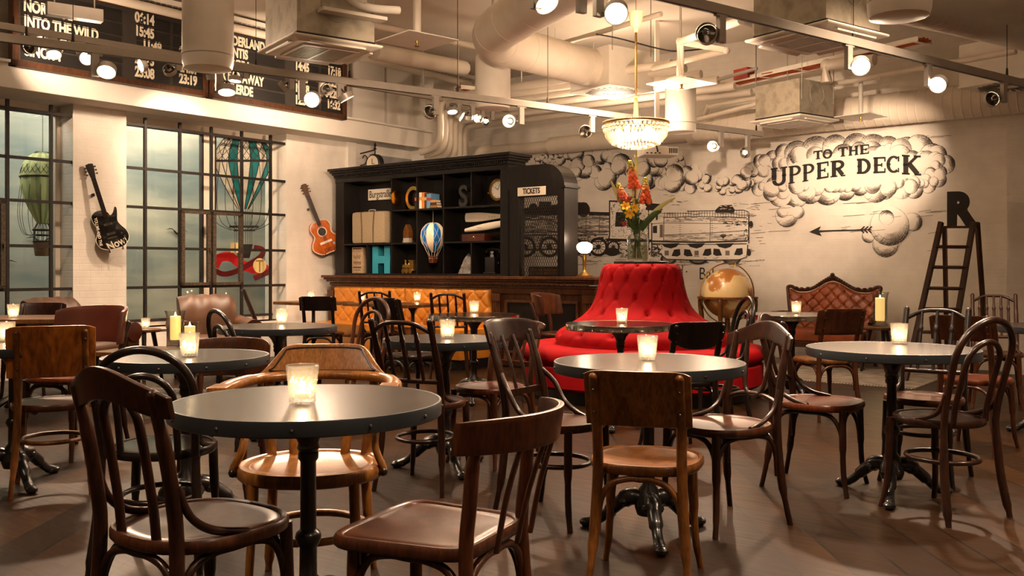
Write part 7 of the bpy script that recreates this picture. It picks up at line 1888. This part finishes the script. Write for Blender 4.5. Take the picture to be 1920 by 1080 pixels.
# projector on a pole
PP = at(1233, 286, 11.2)
t = thing('projector', 'white projector hanging on a pole below the chandelier', 'projector', PP, TRZ - .5)
m_ = MB(); m_.box(0, 0, 0, .42, .32, .10); m_.build('body', M_white, t, smooth=False, bevel=.012)
m_ = MB()
for k in range(5): m_.box(.10 + .022 * k, -.161, .005, .012, .004, .06)
for k in range(4): m_.box(-.17 + .05 * k, -.161, -.025, .025, .004, .014)
m_.build('ports', M_blackplastic, t, smooth=False)
m_ = MB(); m_.tube(spl([(-.05, -.165, .0), (-.06, -.22, -.01), (-.08, -.2, .09), (-.02, -.02, .10)]), .009, 6); m_.build('cable', M_blackplastic, t)
m_ = MB(); m_.box(0, 0, .06, .2, .16, .02); m_.box(.02, .1, (CEIL - PP.z) / 2 + .05, .05, .05, CEIL - PP.z - .1); m_.build('mounting_pole', M_white, t, smooth=False)

# chandelier
CH_ = Vector((1.195, 9.0, 0)); zr_ = 2.545; R = .315
t = thing('chandelier', 'crystal bowl chandelier glowing on a long brass rod above the red sofa', 'chandelier', (CH_.x, CH_.y, zr_))
m_ = MB(); zc_ = 3.62 - zr_; m_.lathe([(.0001, zc_ - .20), (.02, zc_ - .19), (.028, zc_ - .15), (.05, zc_ - .13), (.075, zc_), (.07, zc_), (.0001, zc_ - .02)], 20); m_.build('canopy', plain('ivory_canopy', srgb(226, 204, 160), .5), t)
m_ = MB(); m_.tube([(0, 0, zc_ - .15), (0, 0, .28)], .011, 8); m_.tube([(0, 0, zc_ - .02), (0, 0, CEIL - zr_)], .004, 5); m_.build('rod', M_brass, t)
m_ = MB(); m_.lathe([(.02, .26), (.034, .02), (.0001, .01)], 4, a0=pi / 4); m_.lathe([(.0001, .265), (.032, .262), (.032, .255), (.0001, .25)], 10); m_.build('tapered_sleeve', plain('cream_gold_sleeve', srgb(214, 184, 120), .4, metal=.3), t)
m_ = MB(); m_.lathe([(R - .012, -.01), (R + .006, -.008), (R + .008, .008), (R - .012, .010), (R - .012, -.01)], 64); m_.tube([(-R, 0, 0), (R, 0, 0)], .006, 6); m_.tube([(0, -R, 0), (0, R, 0)], .006, 6); m_.build('rim', M_brass, t)
bm_ = MB(); bm_.ball((0, 0, 0), .010, 7); bme_ = bm_.mesh('bead', M_crystal)
m_ = MB()
for k in range(96): m_.ball((R * cos(2 * pi * k / 96), R * sin(2 * pi * k / 96), .012), .008, 6)
m_.build('rim_beads', M_crystal, t)
for row, (rr, zz, n, s) in enumerate(((R - .002, -.032, 44, .0165), (R - .012, -.066, 44, .0165))):
    m_ = MB()
    for k in range(n): a = 2 * pi * (k + .5 * row) / n; m_.ball((rr * cos(a), rr * sin(a), zz), s, 7)
    m_.build('bead_row', M_crystal, t)
m_ = MB()
for k in range(52):
    a = 2 * pi * k / 52; c, s = cos(a), sin(a)
    m_.tube([((R - .015) * c, (R - .015) * s, -.085), ((R - .03) * c, (R - .03) * s, -.12), ((R - .07) * c, (R - .07) * s, -.17), ((R - .10) * c, (R - .10) * s, -.19)], [.006, .015, .013, .004], 6, flat=.5)
m_.build('crystal_prisms', M_crystal, t)
for (rr, zz, n) in ((R - .09, -.19, 40), (R - .15, -.213, 30), (.1, -.228, 20), (.04, -.235, 10)):
    m_ = MB()
    for k in range(n): a = 2 * pi * k / n; m_.ball((rr * cos(a), rr * sin(a), zz), .013 if n > 20 else .012, 6)
    m_.build('bead_ring', M_crystal, t)
m_ = MB(); m_.tube([(0, 0, -.23), (0, 0, -.30)], .006, 6); m_.ball((0, 0, -.31), .02, 8); m_.build('finial', M_crystal, t)
for k in range(5):
    a = 2 * pi * k / 5 + .3; m_ = MB(); m_.ball((.17 * cos(a), .17 * sin(a), -.075), .03, 10, (1, 1, 1.3)); m_.build('bulb', M_crystal_lit, t)
lamp_light('chandelier_light', 'POINT', (0, 0, -.09), 30, WARM, .14, parent=t)
lamp_light('chandelier_uplight', 'SPOT', (0, 0, .03), 18, WARM, .2, (0, 0, 1), 160, .7, parent=t)

P = at(140, 24, 7.6)
t = thing('hanging_box', 'white box hanging from the ceiling in front of the word NORDPOL', 'junction box', P, TRZ)
m_ = MB(); m_.box(0, 0, 0, .42, .10, .10); m_.build('box', M_grey, t, smooth=False, bevel=.004)
m_ = MB()
for x in (-.15, .15): m_.tube([(x, 0, .05), (x, 0, CEIL - P.z)], .006, 5)
m_.build('hanging_rod', M_grey, t)
